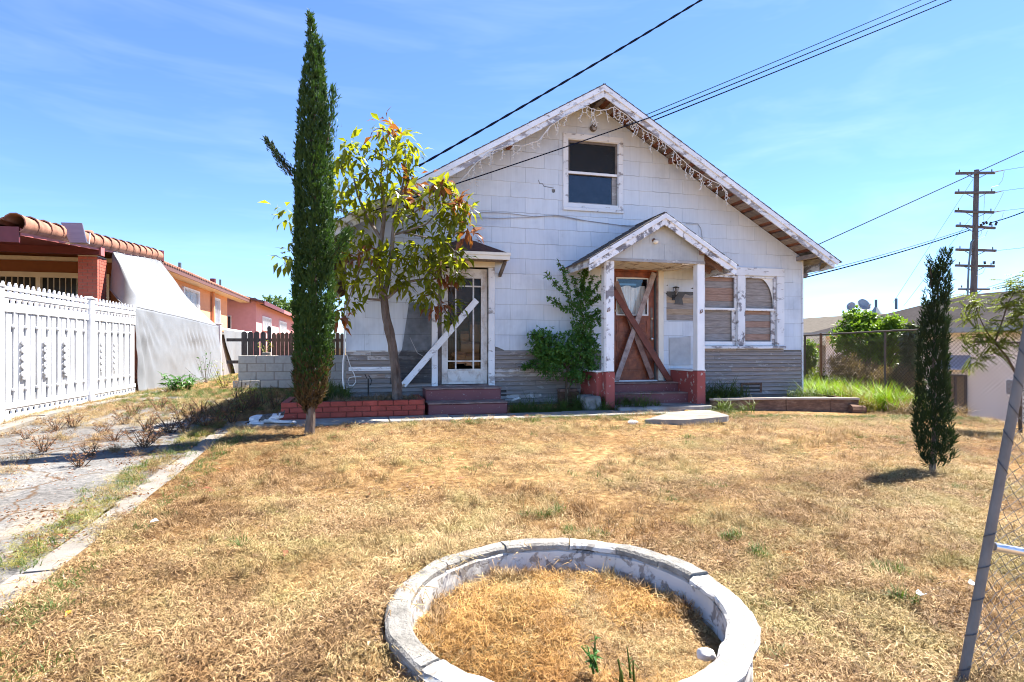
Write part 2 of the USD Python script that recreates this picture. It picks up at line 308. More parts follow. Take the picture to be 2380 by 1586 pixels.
def shingle_paint(c):
    """chalky white paint on cement shingles with vertical grain and grime"""
    def make(name):
        n = {'g': ('geometry', {}), 'm': ('mapping', {'mapping_type': 'point', 'scale': (30, 30, 1.6)}), 'n': ('noise_texture', {'scale': 1.0, 'detail': 5.0, 'roughness': 0.6}),
             'r': ('rgb_ramp', {'ramp': [(0.28, dark(c, 0.92)), (0.6, c), (0.8, dark(c, 1.03))]}),
             'n3': ('noise_texture', {'scale': 0.9, 'detail': 6.0, 'roughness': 0.62, 'distortion': 0.4}), 'r3': ('rgb_ramp', {'ramp': [(0.3, (0.74, 0.755, 0.78)), (0.47, (0.96, 0.965, 0.97)), (0.6, (1, 1, 1))]}), 'x': ('mix_color', {'blend_type': 'multiply', 'fac': 1.0}),
             'n4': ('noise_texture', {'scale': 4.5, 'detail': 8.0, 'roughness': 0.75}), 'r4': ('rgb_ramp', {'ramp': [(0.24, (0.5, 0.48, 0.46)), (0.36, (0.96, 0.96, 0.96)), (0.5, (1, 1, 1))]}), 'x4': ('mix_color', {'blend_type': 'multiply', 'fac': 0.8}),
             'b': ('bump', {'strength': 0.25, 'distance': 0.004}), 'p': ('principled_bsdf', {'roughness': 0.7, 'specular_ior_level': 0.25})}
        l = [('g.position', 'm.vector'), ('m.vector', 'n.vector'), ('n.fac', 'r.fac'), ('g.position', 'n3.vector'), ('n3.fac', 'r3.fac'), ('r.color', 'x.a'), ('r3.color', 'x.b'), ('g.position', 'n4.vector'), ('n4.fac', 'r4.fac'),
             ('x.result', 'x4.a'), ('r4.color', 'x4.b'), ('x4.result', 'p.base_color'), ('n.fac', 'b.height'), ('b.normal', 'p.normal')]
        return mk(name, n, l)
    return make

WHITE, WOOD, GREYWOOD = (0.74, 0.73, 0.71), (0.26, 0.22, 0.2), (0.33, 0.315, 0.31)
RECIPES = {
    'lawn': lawn,
    'straw': straw([(0.0, (0.1, 0.058, 0.026)), (0.16, (0.34, 0.225, 0.11)), (0.38, (0.65, 0.51, 0.295)), (0.66, (0.85, 0.745, 0.52)), (1.0, (0.96, 0.92, 0.79))], 0.5),
    'straw_gold': straw([(0.0, (0.2, 0.105, 0.03)), (0.22, (0.52, 0.32, 0.11)), (0.55, (0.76, 0.55, 0.26)), (1.0, (0.87, 0.74, 0.5))], 0.1),
    'green_grass': leafy([(0.0, (0.05, 0.085, 0.016)), (0.4, (0.11, 0.17, 0.03)), (0.75, (0.2, 0.25, 0.05)), (1.0, (0.4, 0.36, 0.14))], 0.5, 0.35),
    'lime_grass': leafy([(0.0, (0.13, 0.25, 0.01)), (0.5, (0.31, 0.46, 0.02)), (0.88, (0.5, 0.58, 0.05)), (1.0, (0.58, 0.5, 0.16))], 0.45, 0.45),
    'yellow_grass': leafy([(0.0, (0.16, 0.15, 0.03)), (0.5, (0.38, 0.34, 0.09)), (1.0, (0.62, 0.55, 0.22))], 0.5, 0.3),
    'dry_brush': leafy([(0.0, (0.16, 0.115, 0.07)), (0.5, (0.38, 0.28, 0.17)), (1.0, (0.6, 0.47, 0.3))], 0.7, 0.25),
    'weed_brown': leafy([(0.0, (0.14, 0.05, 0.03)), (0.35, (0.24, 0.13, 0.06)), (0.7, (0.4, 0.3, 0.13)), (1.0, (0.26, 0.3, 0.09))], 0.7, 0.25),
    'weed_green': leafy([(0.0, (0.04, 0.12, 0.02)), (0.6, (0.09, 0.24, 0.03)), (1.0, (0.2, 0.33, 0.06))], 0.4, 0.35),
    'weed_yellow': leafy([(0.0, (0.2, 0.22, 0.03)), (0.6, (0.4, 0.4, 0.08)), (1.0, (0.55, 0.5, 0.18))], 0.45, 0.4),
    'cypress': leafy([(0.0, (0.016, 0.042, 0.01)), (0.4, (0.046, 0.108, 0.02)), (0.75, (0.105, 0.195, 0.035)), (1.0, (0.2, 0.3, 0.07))], 0.55, 0.3, 0.35, 1.8, 0.5),
    'cypress_dry': leafy([(0.0, (0.07, 0.045, 0.02)), (0.6, (0.13, 0.09, 0.035)), (1.0, (0.1, 0.12, 0.03))], 0.8, 0.2),
    'cypress_dull': leafy([(0.0, (0.012, 0.028, 0.011)), (0.6, (0.03, 0.06, 0.02)), (1.0, (0.09, 0.13, 0.045))], 0.7, 0.2, 0.25),
    'tree_leaf': leafy([(0.0, (0.1, 0.145, 0.015)), (0.3, (0.24, 0.28, 0.025)), (0.6, (0.39, 0.38, 0.05)), (0.84, (0.56, 0.47, 0.09)), (0.94, (0.58, 0.34, 0.06)), (1.0, (0.34, 0.13, 0.06))], 0.25, 0.58, 0.6, 1.2, 0.25, (1.7, 1.45, 0.5)),
    'tree_leaf_rust': leafy([(0.0, (0.18, 0.06, 0.03)), (0.4, (0.33, 0.13, 0.045)), (0.7, (0.45, 0.24, 0.06)), (1.0, (0.28, 0.22, 0.04))], 0.32, 0.35, 0.55),
    'vine_leaf': leafy([(0.0, (0.05, 0.14, 0.028)), (0.5, (0.11, 0.27, 0.045)), (0.85, (0.2, 0.38, 0.06)), (1.0, (0.34, 0.47, 0.1))], 0.4, 0.3, 0.45),
    'shrub_leaf': leafy([(0.0, (0.09, 0.17, 0.02)), (0.5, (0.2, 0.33, 0.035)), (0.85, (0.4, 0.5, 0.06)), (1.0, (0.55, 0.55, 0.15))], 0.4, 0.4, 0.5),
    'silver_leaf': leafy([(0.0, (0.07, 0.1, 0.05)), (0.6, (0.16, 0.19, 0.1)), (1.0, (0.4, 0.42, 0.36))], 0.3, 0.25, 0.6),
    'feather_leaf': leafy([(0.0, (0.08, 0.12, 0.02)), (0.5, (0.18, 0.22, 0.035)), (0.9, (0.32, 0.3, 0.06)), (1.0, (0.4, 0.22, 0.05))], 0.45, 0.45),
    'far_leaf': leafy([(0.0, (0.05, 0.1, 0.02)), (1.0, (0.14, 0.22, 0.04))], 0.6, 0.3),
    'litter': leafy([(0.0, (0.2, 0.11, 0.06)), (0.4, (0.5, 0.37, 0.24)), (0.75, (0.76, 0.66, 0.5)), (1.0, (0.88, 0.82, 0.7))], 0.7, 0.15),
    'dead_leaf': leafy([(0.0, (0.16, 0.05, 0.025)), (0.5, (0.33, 0.13, 0.05)), (1.0, (0.46, 0.26, 0.1))], 0.55, 0.2),
    'orange_leaf': leafy([(0.0, (0.6, 0.27, 0.02)), (1.0, (0.7, 0.4, 0.03))], 0.5, 0.3),
    'bark': noisy([(0.3, (0.055, 0.04, 0.032)), (0.5, (0.125, 0.093, 0.075)), (0.75, (0.23, 0.185, 0.155))], 9.0, (1, 1, 0.3), 0.9, 1.0, 28.0, dist=0.02),
    'bark_grey': noisy([(0.3, (0.09, 0.07, 0.06)), (0.6, (0.2, 0.165, 0.145)), (0.8, (0.36, 0.32, 0.29))], 12.0, (1, 1, 0.4), 0.9, 0.9, 30.0, dist=0.02),
    'twig': plain((0.08, 0.057, 0.04), 0.9, 0.1),
    'asphalt': noisy([(0.3, (0.07, 0.064, 0.06)), (0.5, (0.15, 0.14, 0.13)), (0.66, (0.24, 0.222, 0.2))], 24.0, (1, 1, 1), 0.92, 1.0, 90.0, second=(1.1, 0.72, 1.15), dist=0.02, detail=8.0),
    'old_paving': cracked,
    'concrete': noisy([(0.25, (0.13, 0.117, 0.1)), (0.55, (0.225, 0.203, 0.175)), (0.8, (0.3, 0.272, 0.237))], 2.4, (1, 1, 1), 0.88, 0.5, 70.0, second=(5.0, 0.8, 1.05)),
    'concrete_grey': noisy([(0.25, (0.18, 0.172, 0.16)), (0.6, (0.29, 0.277, 0.258)), (0.8, (0.38, 0.365, 0.34))], 4.0, (1, 1, 1), 0.88, 0.6, 60.0, second=(2.0, 0.75, 1.05)),
    'ring_white': peel((0.5, 0.49, 0.465), (0.22, 0.2, 0.18), 0.54, 10.0, (1, 1, 1), (9, 9, 9)),
    'cap_concrete': noisy([(0.25, (0.11, 0.102, 0.09)), (0.5, (0.235, 0.222, 0.2)), (0.8, (0.35, 0.335, 0.31))], 9.0, (1, 1, 1), 0.9, 0.9, 60.0, second=(3.0, 0.65, 1.12), dist=0.015),
    'cmu': noisy([(0.25, (0.33, 0.31, 0.28)), (0.6, (0.42, 0.395, 0.355)), (0.8, (0.48, 0.455, 0.41))], 9.0, (1, 1, 1), 0.92, 0.6, 90.0),
    'mortar': plain((0.26, 0.22, 0.19), 0.95),
    'mortar_red': plain((0.17, 0.05, 0.035), 0.95),
    'brick': noisy([(0.2, (0.3, 0.075, 0.055)), (0.6, (0.43, 0.125, 0.09)), (0.85, (0.5, 0.17, 0.125))], 5.0, (1, 1, 1), 0.85, 0.4, 70.0),
    'brick_red': noisy([(0.2, (0.24, 0.04, 0.025)), (0.55, (0.34, 0.055, 0.035)), (0.85, (0.39, 0.085, 0.06))], 7.0, (1, 1, 1), 0.8, 0.5, 60.0, second=(3.0, 0.75, 1.08)),
    'red_paint': peel((0.3, 0.066, 0.054), (0.45, 0.4, 0.36), 0.61, 8.5, (1, 1, 1), (10, 10, 10)),
    'maroon_step': peel((0.16, 0.055, 0.058), (0.36, 0.3, 0.28), 0.66, 22.0, (1, 1, 1.4), (8, 8, 8), 0.55, 0.05),
    'tread': noisy([(0.25, (0.12, 0.07, 0.06)), (0.55, (0.25, 0.17, 0.15)), (0.8, (0.38, 0.32, 0.29))], 6.0, (1, 1, 1), 0.85, 0.5, 50.0),
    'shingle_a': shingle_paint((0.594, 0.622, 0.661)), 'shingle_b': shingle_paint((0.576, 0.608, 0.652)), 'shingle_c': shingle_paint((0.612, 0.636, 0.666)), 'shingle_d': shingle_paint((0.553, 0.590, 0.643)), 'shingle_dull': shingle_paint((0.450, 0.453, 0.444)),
    'shingle_grey': noisy([(0.3, (0.32, 0.32, 0.32)), (0.7, (0.43, 0.43, 0.43))], 5.0, (1, 1, 1), 0.8, 0.2, 60.0),
    'paper': noisy([(0.3, (0.05, 0.048, 0.046)), (0.7, (0.11, 0.105, 0.1))], 5.0),
    'wall_core': plain((0.16, 0.155, 0.15), 0.95),
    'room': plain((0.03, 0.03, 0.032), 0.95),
    'clap_a': peel((0.58, 0.56, 0.53), (0.33, 0.305, 0.285), 0.36, 5.0, (1, 1, 2.2), (3, 60, 80)),
    'clap_b': peel((0.64, 0.62, 0.59), (0.37, 0.34, 0.315), 0.5, 5.0, (1, 1, 2.2), (3, 60, 80)),
    'clap_c': peel((0.48, 0.465, 0.45), (0.28, 0.262, 0.25), 0.4, 4.0, (1, 1, 2.2), (3, 60, 80)),
    'clap_brown': peel((0.52, 0.45, 0.39), (0.37, 0.3, 0.25), 0.42, 5.0, (1, 1, 2.2), (3, 60, 80)),
    'paint_white': peel((0.76, 0.75, 0.74), (0.3, 0.27, 0.26), 0.6, 6.0, (1, 1, 1.2)),
    'paint_barge': peel((0.66, 0.66, 0.67), (0.27, 0.245, 0.245), 0.53, 4.2, (1, 1, 1.8), (3, 30, 60)),
    'paint_trim': peel((0.7, 0.695, 0.7), (0.32, 0.295, 0.285), 0.6, 5.0, (1, 1, 2)),
    'paint_porch': peel((0.73, 0.72, 0.73), (0.17, 0.155, 0.16), 0.5, 4.5, (1, 1, 1.3), (3, 30, 60)),
    'paint_post': peel((0.73, 0.725, 0.725), (0.2, 0.18, 0.185), 0.57, 5.0, (1, 1, 0.8)),
    'paint_dirty': peel((0.6, 0.575, 0.54), (0.36, 0.3, 0.25), 0.56, 5.5, (1, 1, .8), edge=0.09),
    'paint_clean': peel((0.77, 0.765, 0.76), (0.4, 0.37, 0.35), 0.72, 8.0),
    'cream_ceiling': peel((0.66, 0.58, 0.46), (0.28, 0.2, 0.13), 0.56, 4.0, (1.2, 1.2, 1), (4, 60, 60)),
    'cream': peel((0.72, 0.66, 0.56), (0.4, 0.33, 0.26), 0.68, 7.0),
    'soffit_grey': noisy([(0.25, (0.16, 0.12, 0.1)), (0.55, (0.27, 0.215, 0.185)), (0.8, (0.36, 0.3, 0.27))], 8.0, (4, 1, 4), 0.9, 0.4, 40.0),
    'soffit_red': noisy([(0.25, (0.12, 0.045, 0.03)), (0.55, (0.21, 0.085, 0.055)), (0.8, (0.3, 0.14, 0.09))], 8.0, (4, 1, 4), 0.9, 0.4, 40.0),
    'beam_dark': noisy([(0.3, (0.08, 0.06, 0.05)), (0.7, (0.2, 0.165, 0.145))], 6.0),
    'roof_shingle': noisy([(0.25, (0.06, 0.052, 0.05)), (0.6, (0.13, 0.115, 0.11)), (0.8, (0.2, 0.18, 0.17))], 14.0, (1, 1, 1), 0.95, 0.8, 90.0),
    'hood_roof': noisy([(0.25, (0.075, 0.038, 0.032)), (0.6, (0.125, 0.065, 0.055)), (0.8, (0.17, 0.1, 0.085))], 14.0, (1, 1, 1), 0.95, 0.8, 90.0),
    'grey_roof': noisy([(0.25, (0.036, 0.033, 0.033)), (0.6, (0.055, 0.05, 0.051)), (0.8, (0.078, 0.071, 0.071))], 10.0, (1, 1, 1), 1.0, 0.3, 40.0, spec=0.0, second=(0.6, 0.85, 1.1)),
    'tan_roof': noisy([(0.25, (0.095, 0.085, 0.075)), (0.6, (0.13, 0.117, 0.102)), (0.8, (0.16, 0.145, 0.128))], 8.0, (1, 1, 1), 1.0, 0.3, 40.0, spec=0.0),
    'red_door': noisy([(0.22, (0.06, 0.016, 0.01)), (0.45, (0.2, 0.045, 0.018)), (0.65, (0.3, 0.08, 0.03)), (0.85, (0.42, 0.18, 0.1))], 4.0, (2.5, 2, 2), 0.4, 0.25, 40.0, detail=8.0, spec=0.5, second=(2.2, 0.5, 1.15)),
    'plank_red': noisy([(0.25, (0.09, 0.028, 0.018)), (0.6, (0.17, 0.05, 0.032)), (0.85, (0.27, 0.11, 0.075))], 4.0, (2, 2, 2), 0.6, 0.3, 50.0, detail=7.0),
    'plank_brown': noisy([(0.25, (0.12, 0.065, 0.05)), (0.6, (0.25, 0.15, 0.12)), (0.85, (0.36, 0.26, 0.22))], 5.0, (2, 2, 2), 0.75, 0.4, 50.0, detail=7.0),
    'plank_grey': noisy([(0.25, (0.15, 0.1, 0.09)), (0.55, (0.33, 0.255, 0.235)), (0.85, (0.48, 0.41, 0.39))], 5.0, (2, 2, 2), 0.75, 0.4, 50.0, detail=7.0),
    'board_a': noisy([(0.25, (0.17, 0.145, 0.125)), (0.6, (0.3, 0.26, 0.235)), (0.85, (0.42, 0.38, 0.35))], 3.0, (2, 30, 16), 0.85, 0.4, 14.0, detail=7.0),
    'board_b': noisy([(0.25, (0.16, 0.15, 0.145)), (0.6, (0.27, 0.255, 0.25)), (0.85, (0.38, 0.37, 0.36))], 3.0, (2, 30, 16), 0.85, 0.4, 14.0, detail=7.0),
    'board_c': noisy([(0.25, (0.2, 0.12, 0.085)), (0.6, (0.34, 0.215, 0.16)), (0.85, (0.44, 0.32, 0.26))], 3.0, (2, 30, 16), 0.85, 0.4, 14.0, detail=7.0),
    'board_tan': noisy([(0.25, (0.22, 0.155, 0.1)), (0.6, (0.38, 0.285, 0.2)), (0.85, (0.5, 0.4, 0.3))], 3.0, (2, 30, 16), 0.85, 0.4, 14.0, detail=7.0),
    'timber_brown': noisy([(0.22, (0.045, 0.026, 0.018)), (0.5, (0.115, 0.06, 0.038)), (0.8, (0.22, 0.14, 0.09))], 3.5, (2, 8, 7), 0.9, 0.6, 20.0, detail=7.0),
    'timber_top': noisy([(0.25, (0.3, 0.23, 0.18)), (0.7, (0.5, 0.42, 0.35))], 5.0, (1, 8, 8), 0.9, 0.5, 20.0),
    'picket_dark': noisy([(0.25, (0.045, 0.035, 0.03)), (0.6, (0.1, 0.08, 0.07)), (0.85, (0.16, 0.13, 0.11))], 5.0, (5, 5, 1), 0.9, 0.5, 30.0),
    'picket_brown': noisy([(0.25, (0.09, 0.05, 0.03)), (0.6, (0.2, 0.115, 0.07)), (0.85, (0.32, 0.2, 0.12))], 5.0, (5, 5, 1), 0.9, 0.5, 30.0),
    'pvc': noisy([(0.3, (0.58, 0.58, 0.58)), (0.6, (0.66, 0.66, 0.67))], 4.0, (1, 1, 1), 0.42, 0.04, 40.0, second=(1.3, 0.86, 1.03)),
    'tarp': noisy([(0.3, (0.165, 0.173, 0.186)), (0.7, (0.2, 0.209, 0.224))], 3.0, (1, 1, 1), 0.5, 0.25, 220.0, spec=0.4, second=(0.8, 0.9, 1.05)),
    'maroon': plain((0.11, 0.02, 0.028), 0.55, var=0.15),
    'pink_red': plain((0.42, 0.13, 0.13), 0.6),
    'terracotta': noisy([(0.25, (0.2, 0.085, 0.055)), (0.6, (0.34, 0.16, 0.105)), (0.85, (0.42, 0.23, 0.16))], 5.0, (1, 1, 1), 0.85, 0.3, 60.0, second=(2.5, 0.75, 1.1)),
    'orange_wall': noisy([(0.3, (0.62, 0.31, 0.175)), (0.7, (0.68, 0.35, 0.2))], 5.0, (1, 1, 1), 0.95, 0.35, 90.0),
    'brown_wall': plain((0.22, 0.085, 0.04), 0.9),
    'pink_wall': noisy([(0.3, (0.55, 0.27, 0.27)), (0.7, (0.61, 0.31, 0.31))], 5.0, (1, 1, 1), 0.95, 0.35, 90.0),
    'fascia_brown': plain((0.13, 0.06, 0.055), 0.7),
    'cream_soffit': plain((0.62, 0.56, 0.48), 0.8),
    'white_wall': noisy([(0.3, (0.66, 0.63, 0.58)), (0.7, (0.75, 0.72, 0.67))], 2.0, (1, 1, 1), 0.9, 0.2, 70.0),
    'window_dark': plain((0.03, 0.035, 0.04), 0.12, 0.6),
    'window_blue': plain((0.16, 0.2, 0.24), 0.15, 0.6),
    'awning': plain((0.3, 0.36, 0.48), 0.5),
    'door_dark': plain((0.06, 0.055, 0.055), 0.6),
    'white_metal': plain((0.76, 0.76, 0.75), 0.45),
    'fascia_teal': plain((0.2, 0.235, 0.24), 0.6),
    'metal': plain((0.42, 0.42, 0.43), 0.38, metallic=0.85, var=0.1),
    'galv': noisy([(0.3, (0.09, 0.083, 0.078)), (0.7, (0.15, 0.138, 0.13))], 12.0, (1, 1, 0.5), 0.6, 0.2, 60.0, metallic=0.1),
    'galv_new': plain((0.62, 0.63, 0.65), 0.28, metallic=0.9, var=0.06),
    'wire': plain((0.06, 0.06, 0.065), 0.6),
    'mesh_wire': plain((0.17, 0.16, 0.155), 0.5, metallic=0.4),
    'mesh_rust': plain((0.085, 0.06, 0.05), 0.75),
    'rust': noisy([(0.3, (0.11, 0.05, 0.03)), (0.7, (0.25, 0.11, 0.06))], 10.0),
    'cable': plain((0.012, 0.016, 0.03), 1.0, 0.0, bump=0.0),
    'thin_wire': plain((0.05, 0.055, 0.07), 1.0, 0.0, bump=0.0),
    'cable_grey': plain((0.28, 0.26, 0.25), 0.6),
    'white_plastic': plain((0.7, 0.69, 0.66), 0.5),
    'pole_wood': noisy([(0.3, (0.06, 0.05, 0.047)), (0.7, (0.13, 0.105, 0.095))], 4.0, (6, 6, 0.6), 0.9, 0.4, 20.0),
    'dish': plain((0.3, 0.3, 0.31), 0.5),
    'pipe_teal': plain((0.1, 0.14, 0.16), 0.55),
    'black_iron': plain((0.022, 0.021, 0.021), 0.5),
    'brass': plain((0.55, 0.47, 0.33), 0.3, metallic=0.8),
    'cardboard': noisy([(0.3, (0.32, 0.18, 0.1)), (0.7, (0.42, 0.25, 0.15))], 4.0),
    'backing': noisy([(0.3, (0.13, 0.085, 0.065)), (0.7, (0.22, 0.15, 0.115))], 3.0),
    'curtain': plain((0.72, 0.7, 0.66), 0.85),
    'blue_cloth': plain((0.1, 0.25, 0.45), 0.8),
    'glass': glass(), 'glass_thin': glass((0.8, 0.78, 0.75), 1.22), 'glass_dusty': glass((0.6, 0.62, 0.66), 1.5, 0.08),
    'dust_pane': screen((0.25, 0.27, 0.33), 0.32), 'insect_screen': screen((0.03, 0.028, 0.027), 0.62),
    'solar': noisy([(0.3, (0.1, 0.075, 0.12)), (0.7, (0.15, 0.115, 0.17))], 3.0, (1, 1, 40), 0.25, 0.0, 60.0, spec=0.6),
    'icicle': plain((0.6, 0.57, 0.53), 0.5),
    'soil': noisy([(0.3, (0.05, 0.034, 0.022)), (0.7, (0.13, 0.09, 0.06))], 12.0, (1, 1, 1), 0.95, 0.8, 60.0),
    'paper_scrap': plain((0.62, 0.68, 0.76), 0.6), 'pale_stone': plain((0.6, 0.57, 0.52), 0.9),
    'fur': tinted(),
}
# ------------------------------------------------------------------ ground, driveway, paths
def axis(lo, hi, step, far):
    a = list(np.arange(lo, hi + 1e-6, step)); s = step
    while a[-1] < far: s *= 1.5; a.append(a[-1] + s)
    s = step
    while a[0] > -far: s *= 1.5; a.insert(0, a[0] - s)
    return np.array(a)
RING_C, RING_R = np.array([0.856, -7.538]), 0.765
def sheet(xs, ys, zf):
    X, Y = np.meshgrid(xs, ys, indexing='ij'); v = np.c_[X.ravel(), Y.ravel(), zf(X.ravel(), Y.ravel())]
    i, j = np.meshgrid(np.arange(len(xs) - 1), np.arange(len(ys) - 1), indexing='ij'); k = len(ys)
    q = np.stack([i * k + j, (i + 1) * k + j, (i + 1) * k + j + 1, i * k + j + 1], -1).reshape(-1, 4)
    return v, np.vstack([q[:, [0, 1, 2]], q[:, [0, 2, 3]]])
def bumps(x, y): return (meshkit.fbm(np.c_[x * 1.3, y * 1.3, 0 * x], 4, 3) - 0.5) * 0.05
def soil_h(x, y):
    h = ground_h(x, y) + bumps(x, y)
    h = np.where((x < -1.66) & (x > -4.9) & (y > -14) & (y < 4.9), ground_h(x, y) - 0.07, h)            # under the driveway
    h = np.where((y > -1.66) & (y < 0.3) & (x > -2.0) & (x < 5.2), ground_h(x, y) - 0.035, h)             # under the walk
    r = np.hypot(x - RING_C[0], y - RING_C[1])
    side = np.clip(.55 - .45 * ((x - RING_C[0]) * RT[0] + (y - RING_C[1]) * RT[1]) / 0.75, 0, 1)
    h = h + 0.165 * side * np.exp(-(np.clip(r - RING_R, 0, 9) / .35) ** 2)
    h = np.where(r < RING_R - 0.05, ground_h(x, y) + 0.03 + 0.05 * np.exp(-(((x - RING_C[0] + .18) / .3) ** 2 + ((y - RING_C[1] - .1) / .3) ** 2)) + bumps(x * 2.1, y * 2.1) * 0.9, h)
    h = np.where((r >= RING_R - 0.05) & (r < RING_R + 0.01), ground_h(x, y) + 0.0, h)
    return h
obj('ground', sheet(axis(-7, 12.5, 0.085, 900), axis(-10.5, 4, 0.085, 900), soil_h), 'lawn', smooth=True)
tag(stage.GetPrimAtPath('/World/ground'), kind='structure')
tag(obj('driveway', sheet(np.linspace(-4.62, -1.86, 40), np.linspace(-13, 4.6, 180), lambda x, y: ground_h(x, y) - 0.03 + (meshkit.fbm(np.c_[x * 2, y * 2, 0 * x], 4, 8) - 0.5) * 0.035), 'old_paving', smooth=True), kind='structure')
# concrete ribbon along the driveway, broken into slabs, and the kerb by the white fence
for nm, xa, xb, y0, y1, n, dz in (('driveway_edging', -1.84, -1.57, -12.5, -1.1, 9, -0.012), ('driveway_kerb', -4.56, -4.36, -6.0, 11.0, 12, 0.02)):
    g = UsdGeom.Xform.Define(stage, path_for(nm)).GetPrim(); tag(g, kind='structure')
    ys = np.linspace(y0, y1, n + 1)
    for k in range(n):
        a, b = ys[k] + 0.008, ys[k + 1] - 0.008
        w = 0.02 * math.sin(k * 2.7); za, zb = float(ground_h(0, a)), float(ground_h(0, b)); tl = 0.012 * math.sin(k * 5.1)
        P = [(xa + w, a, za - 0.1), (xb + w, a, za - 0.1), (xb + w * 1.3, b, zb - 0.1), (xa + w * 1.3, b, zb - 0.1)]
        P = P + [(p[0], p[1], p[2] + 0.1 + dz + (tl if i in (0, 1) else 0)) for i, p in enumerate(P)]
        obj('slab', wobble(subdiv(hexa(P), 0.16), 0.012, 4.0, k), 'concrete', g)
g = UsdGeom.Xform.Define(stage, path_for('walkway')).GetPrim(); tag(g, kind='structure')
xs = [-1.62, -0.75, 0.35, 1.25, 2.15, 3.05, 3.95, 4.75]
for k in range(7):
    z = float(ground_h(0, -1.4))
    obj('slab', wobble(subdiv(cbox(xs[k] + 0.006, xs[k + 1] - 0.006, -1.70 + 0.02 * math.sin(k), -1.13, z - 0.08, z + 0.008 + 0.004 * (k % 3), 0.008), 0.2), 0.006, 3.0, k), 'concrete_grey', g)
# lifted broken slab in front of the porch
cs = [on_ground(1499, 979, 0.03), on_ground(1560, 962, 0.03), on_ground(1650, 961, 0.05), on_ground(1694, 975, 0.07), on_ground(1690, 977.5, 0.07), on_ground(1600, 981, 0.06)]
t = thing('concrete_slab', 'lifted broken concrete slab lying in the sun before the porch', 'slab', (cs[0][0], cs[0][1], 0.4))
poly = Polygon([(c[0], c[1]) for c in cs])
edge = np.array(poly.segmentize(0.07).exterior.coords)[:-1]; edge += (meshkit.noise(np.c_[edge * 9, edge[:, :1] * 0]) - 0.5)[:, None] * 0.03
m = trimesh.creation.extrude_polygon(Polygon(edge), 0.075, engine='earcut'); v = np.array(m.vertices)
v[:, 2] += 0.335 + 0.045 * np.clip((v[:, 0] - cs[0][0]) / 1.1, 0, 1) - 0.03
obj('slab_body', wobble((v, m.faces), 0.008, 12), 'concrete', t)
# ------------------------------------------------------------------ the abandoned house
H = thing('abandoned_house', 'abandoned white gabled house with peeling paint and boarded doors', 'house', (4.15, 0, 0.43))
WX0, WX1, APX, APZ, SL = -0.284, 8.577, 4.035, 5.985, 0.587
EAVE_L, EAVE_R, YF, DEPTH = -0.87, 8.94, -0.57, 10.4
roof_z = lambda x, off=0.0: APZ - SL * abs(x - APX) - off
SOF = 0.10                                                 # roof build-up, measured down
gable = Polygon([(WX0, 0.3), (WX1, 0.3), (WX1, roof_z(WX1, SOF)), (APX, APZ - SOF), (WX0, roof_z(WX0, SOF))])
WIN_G, DOOR_S, DOOR_F = (3.48, 3.885, 4.65, 5.28), (1.222, 0.75, 2.106, 2.80), (4.42, 0.78, 5.335, 2.84)
WIN_P, PATCH = (6.2, 1.39, 8.135, 2.98), (5.545, 1.92, 6.17, 2.47)
openings = unary_union([sbox(WIN_G[0] + .07, WIN_G[1] + .07, WIN_G[2] - .07, WIN_G[3] - .07), sbox(*DOOR_S), sbox(*DOOR_F), sbox(WIN_P[0] + .08, WIN_P[1] + .05, WIN_P[2] - .08, WIN_P[3] - .08)])
w = MB().add(*plate(gable.difference(openings), 0.0, 0.12))
w.box(WX0, WX0 + .12, .121, DEPTH - .6, .3, roof_z(WX0, SOF + .02)); w.box(WX1 - .12, WX1, .121, DEPTH - .6, .3, roof_z(WX1, SOF + .02))
w.add(*plate(gable, DEPTH - .6, 0.12))
obj('wall', w, 'wall_core', H)
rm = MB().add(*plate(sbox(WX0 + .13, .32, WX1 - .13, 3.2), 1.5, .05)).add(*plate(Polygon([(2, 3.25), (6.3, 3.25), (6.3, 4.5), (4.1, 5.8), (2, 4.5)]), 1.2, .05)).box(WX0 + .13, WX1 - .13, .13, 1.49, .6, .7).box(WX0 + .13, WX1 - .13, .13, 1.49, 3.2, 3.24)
obj('inner_wall', rm, 'room', H)
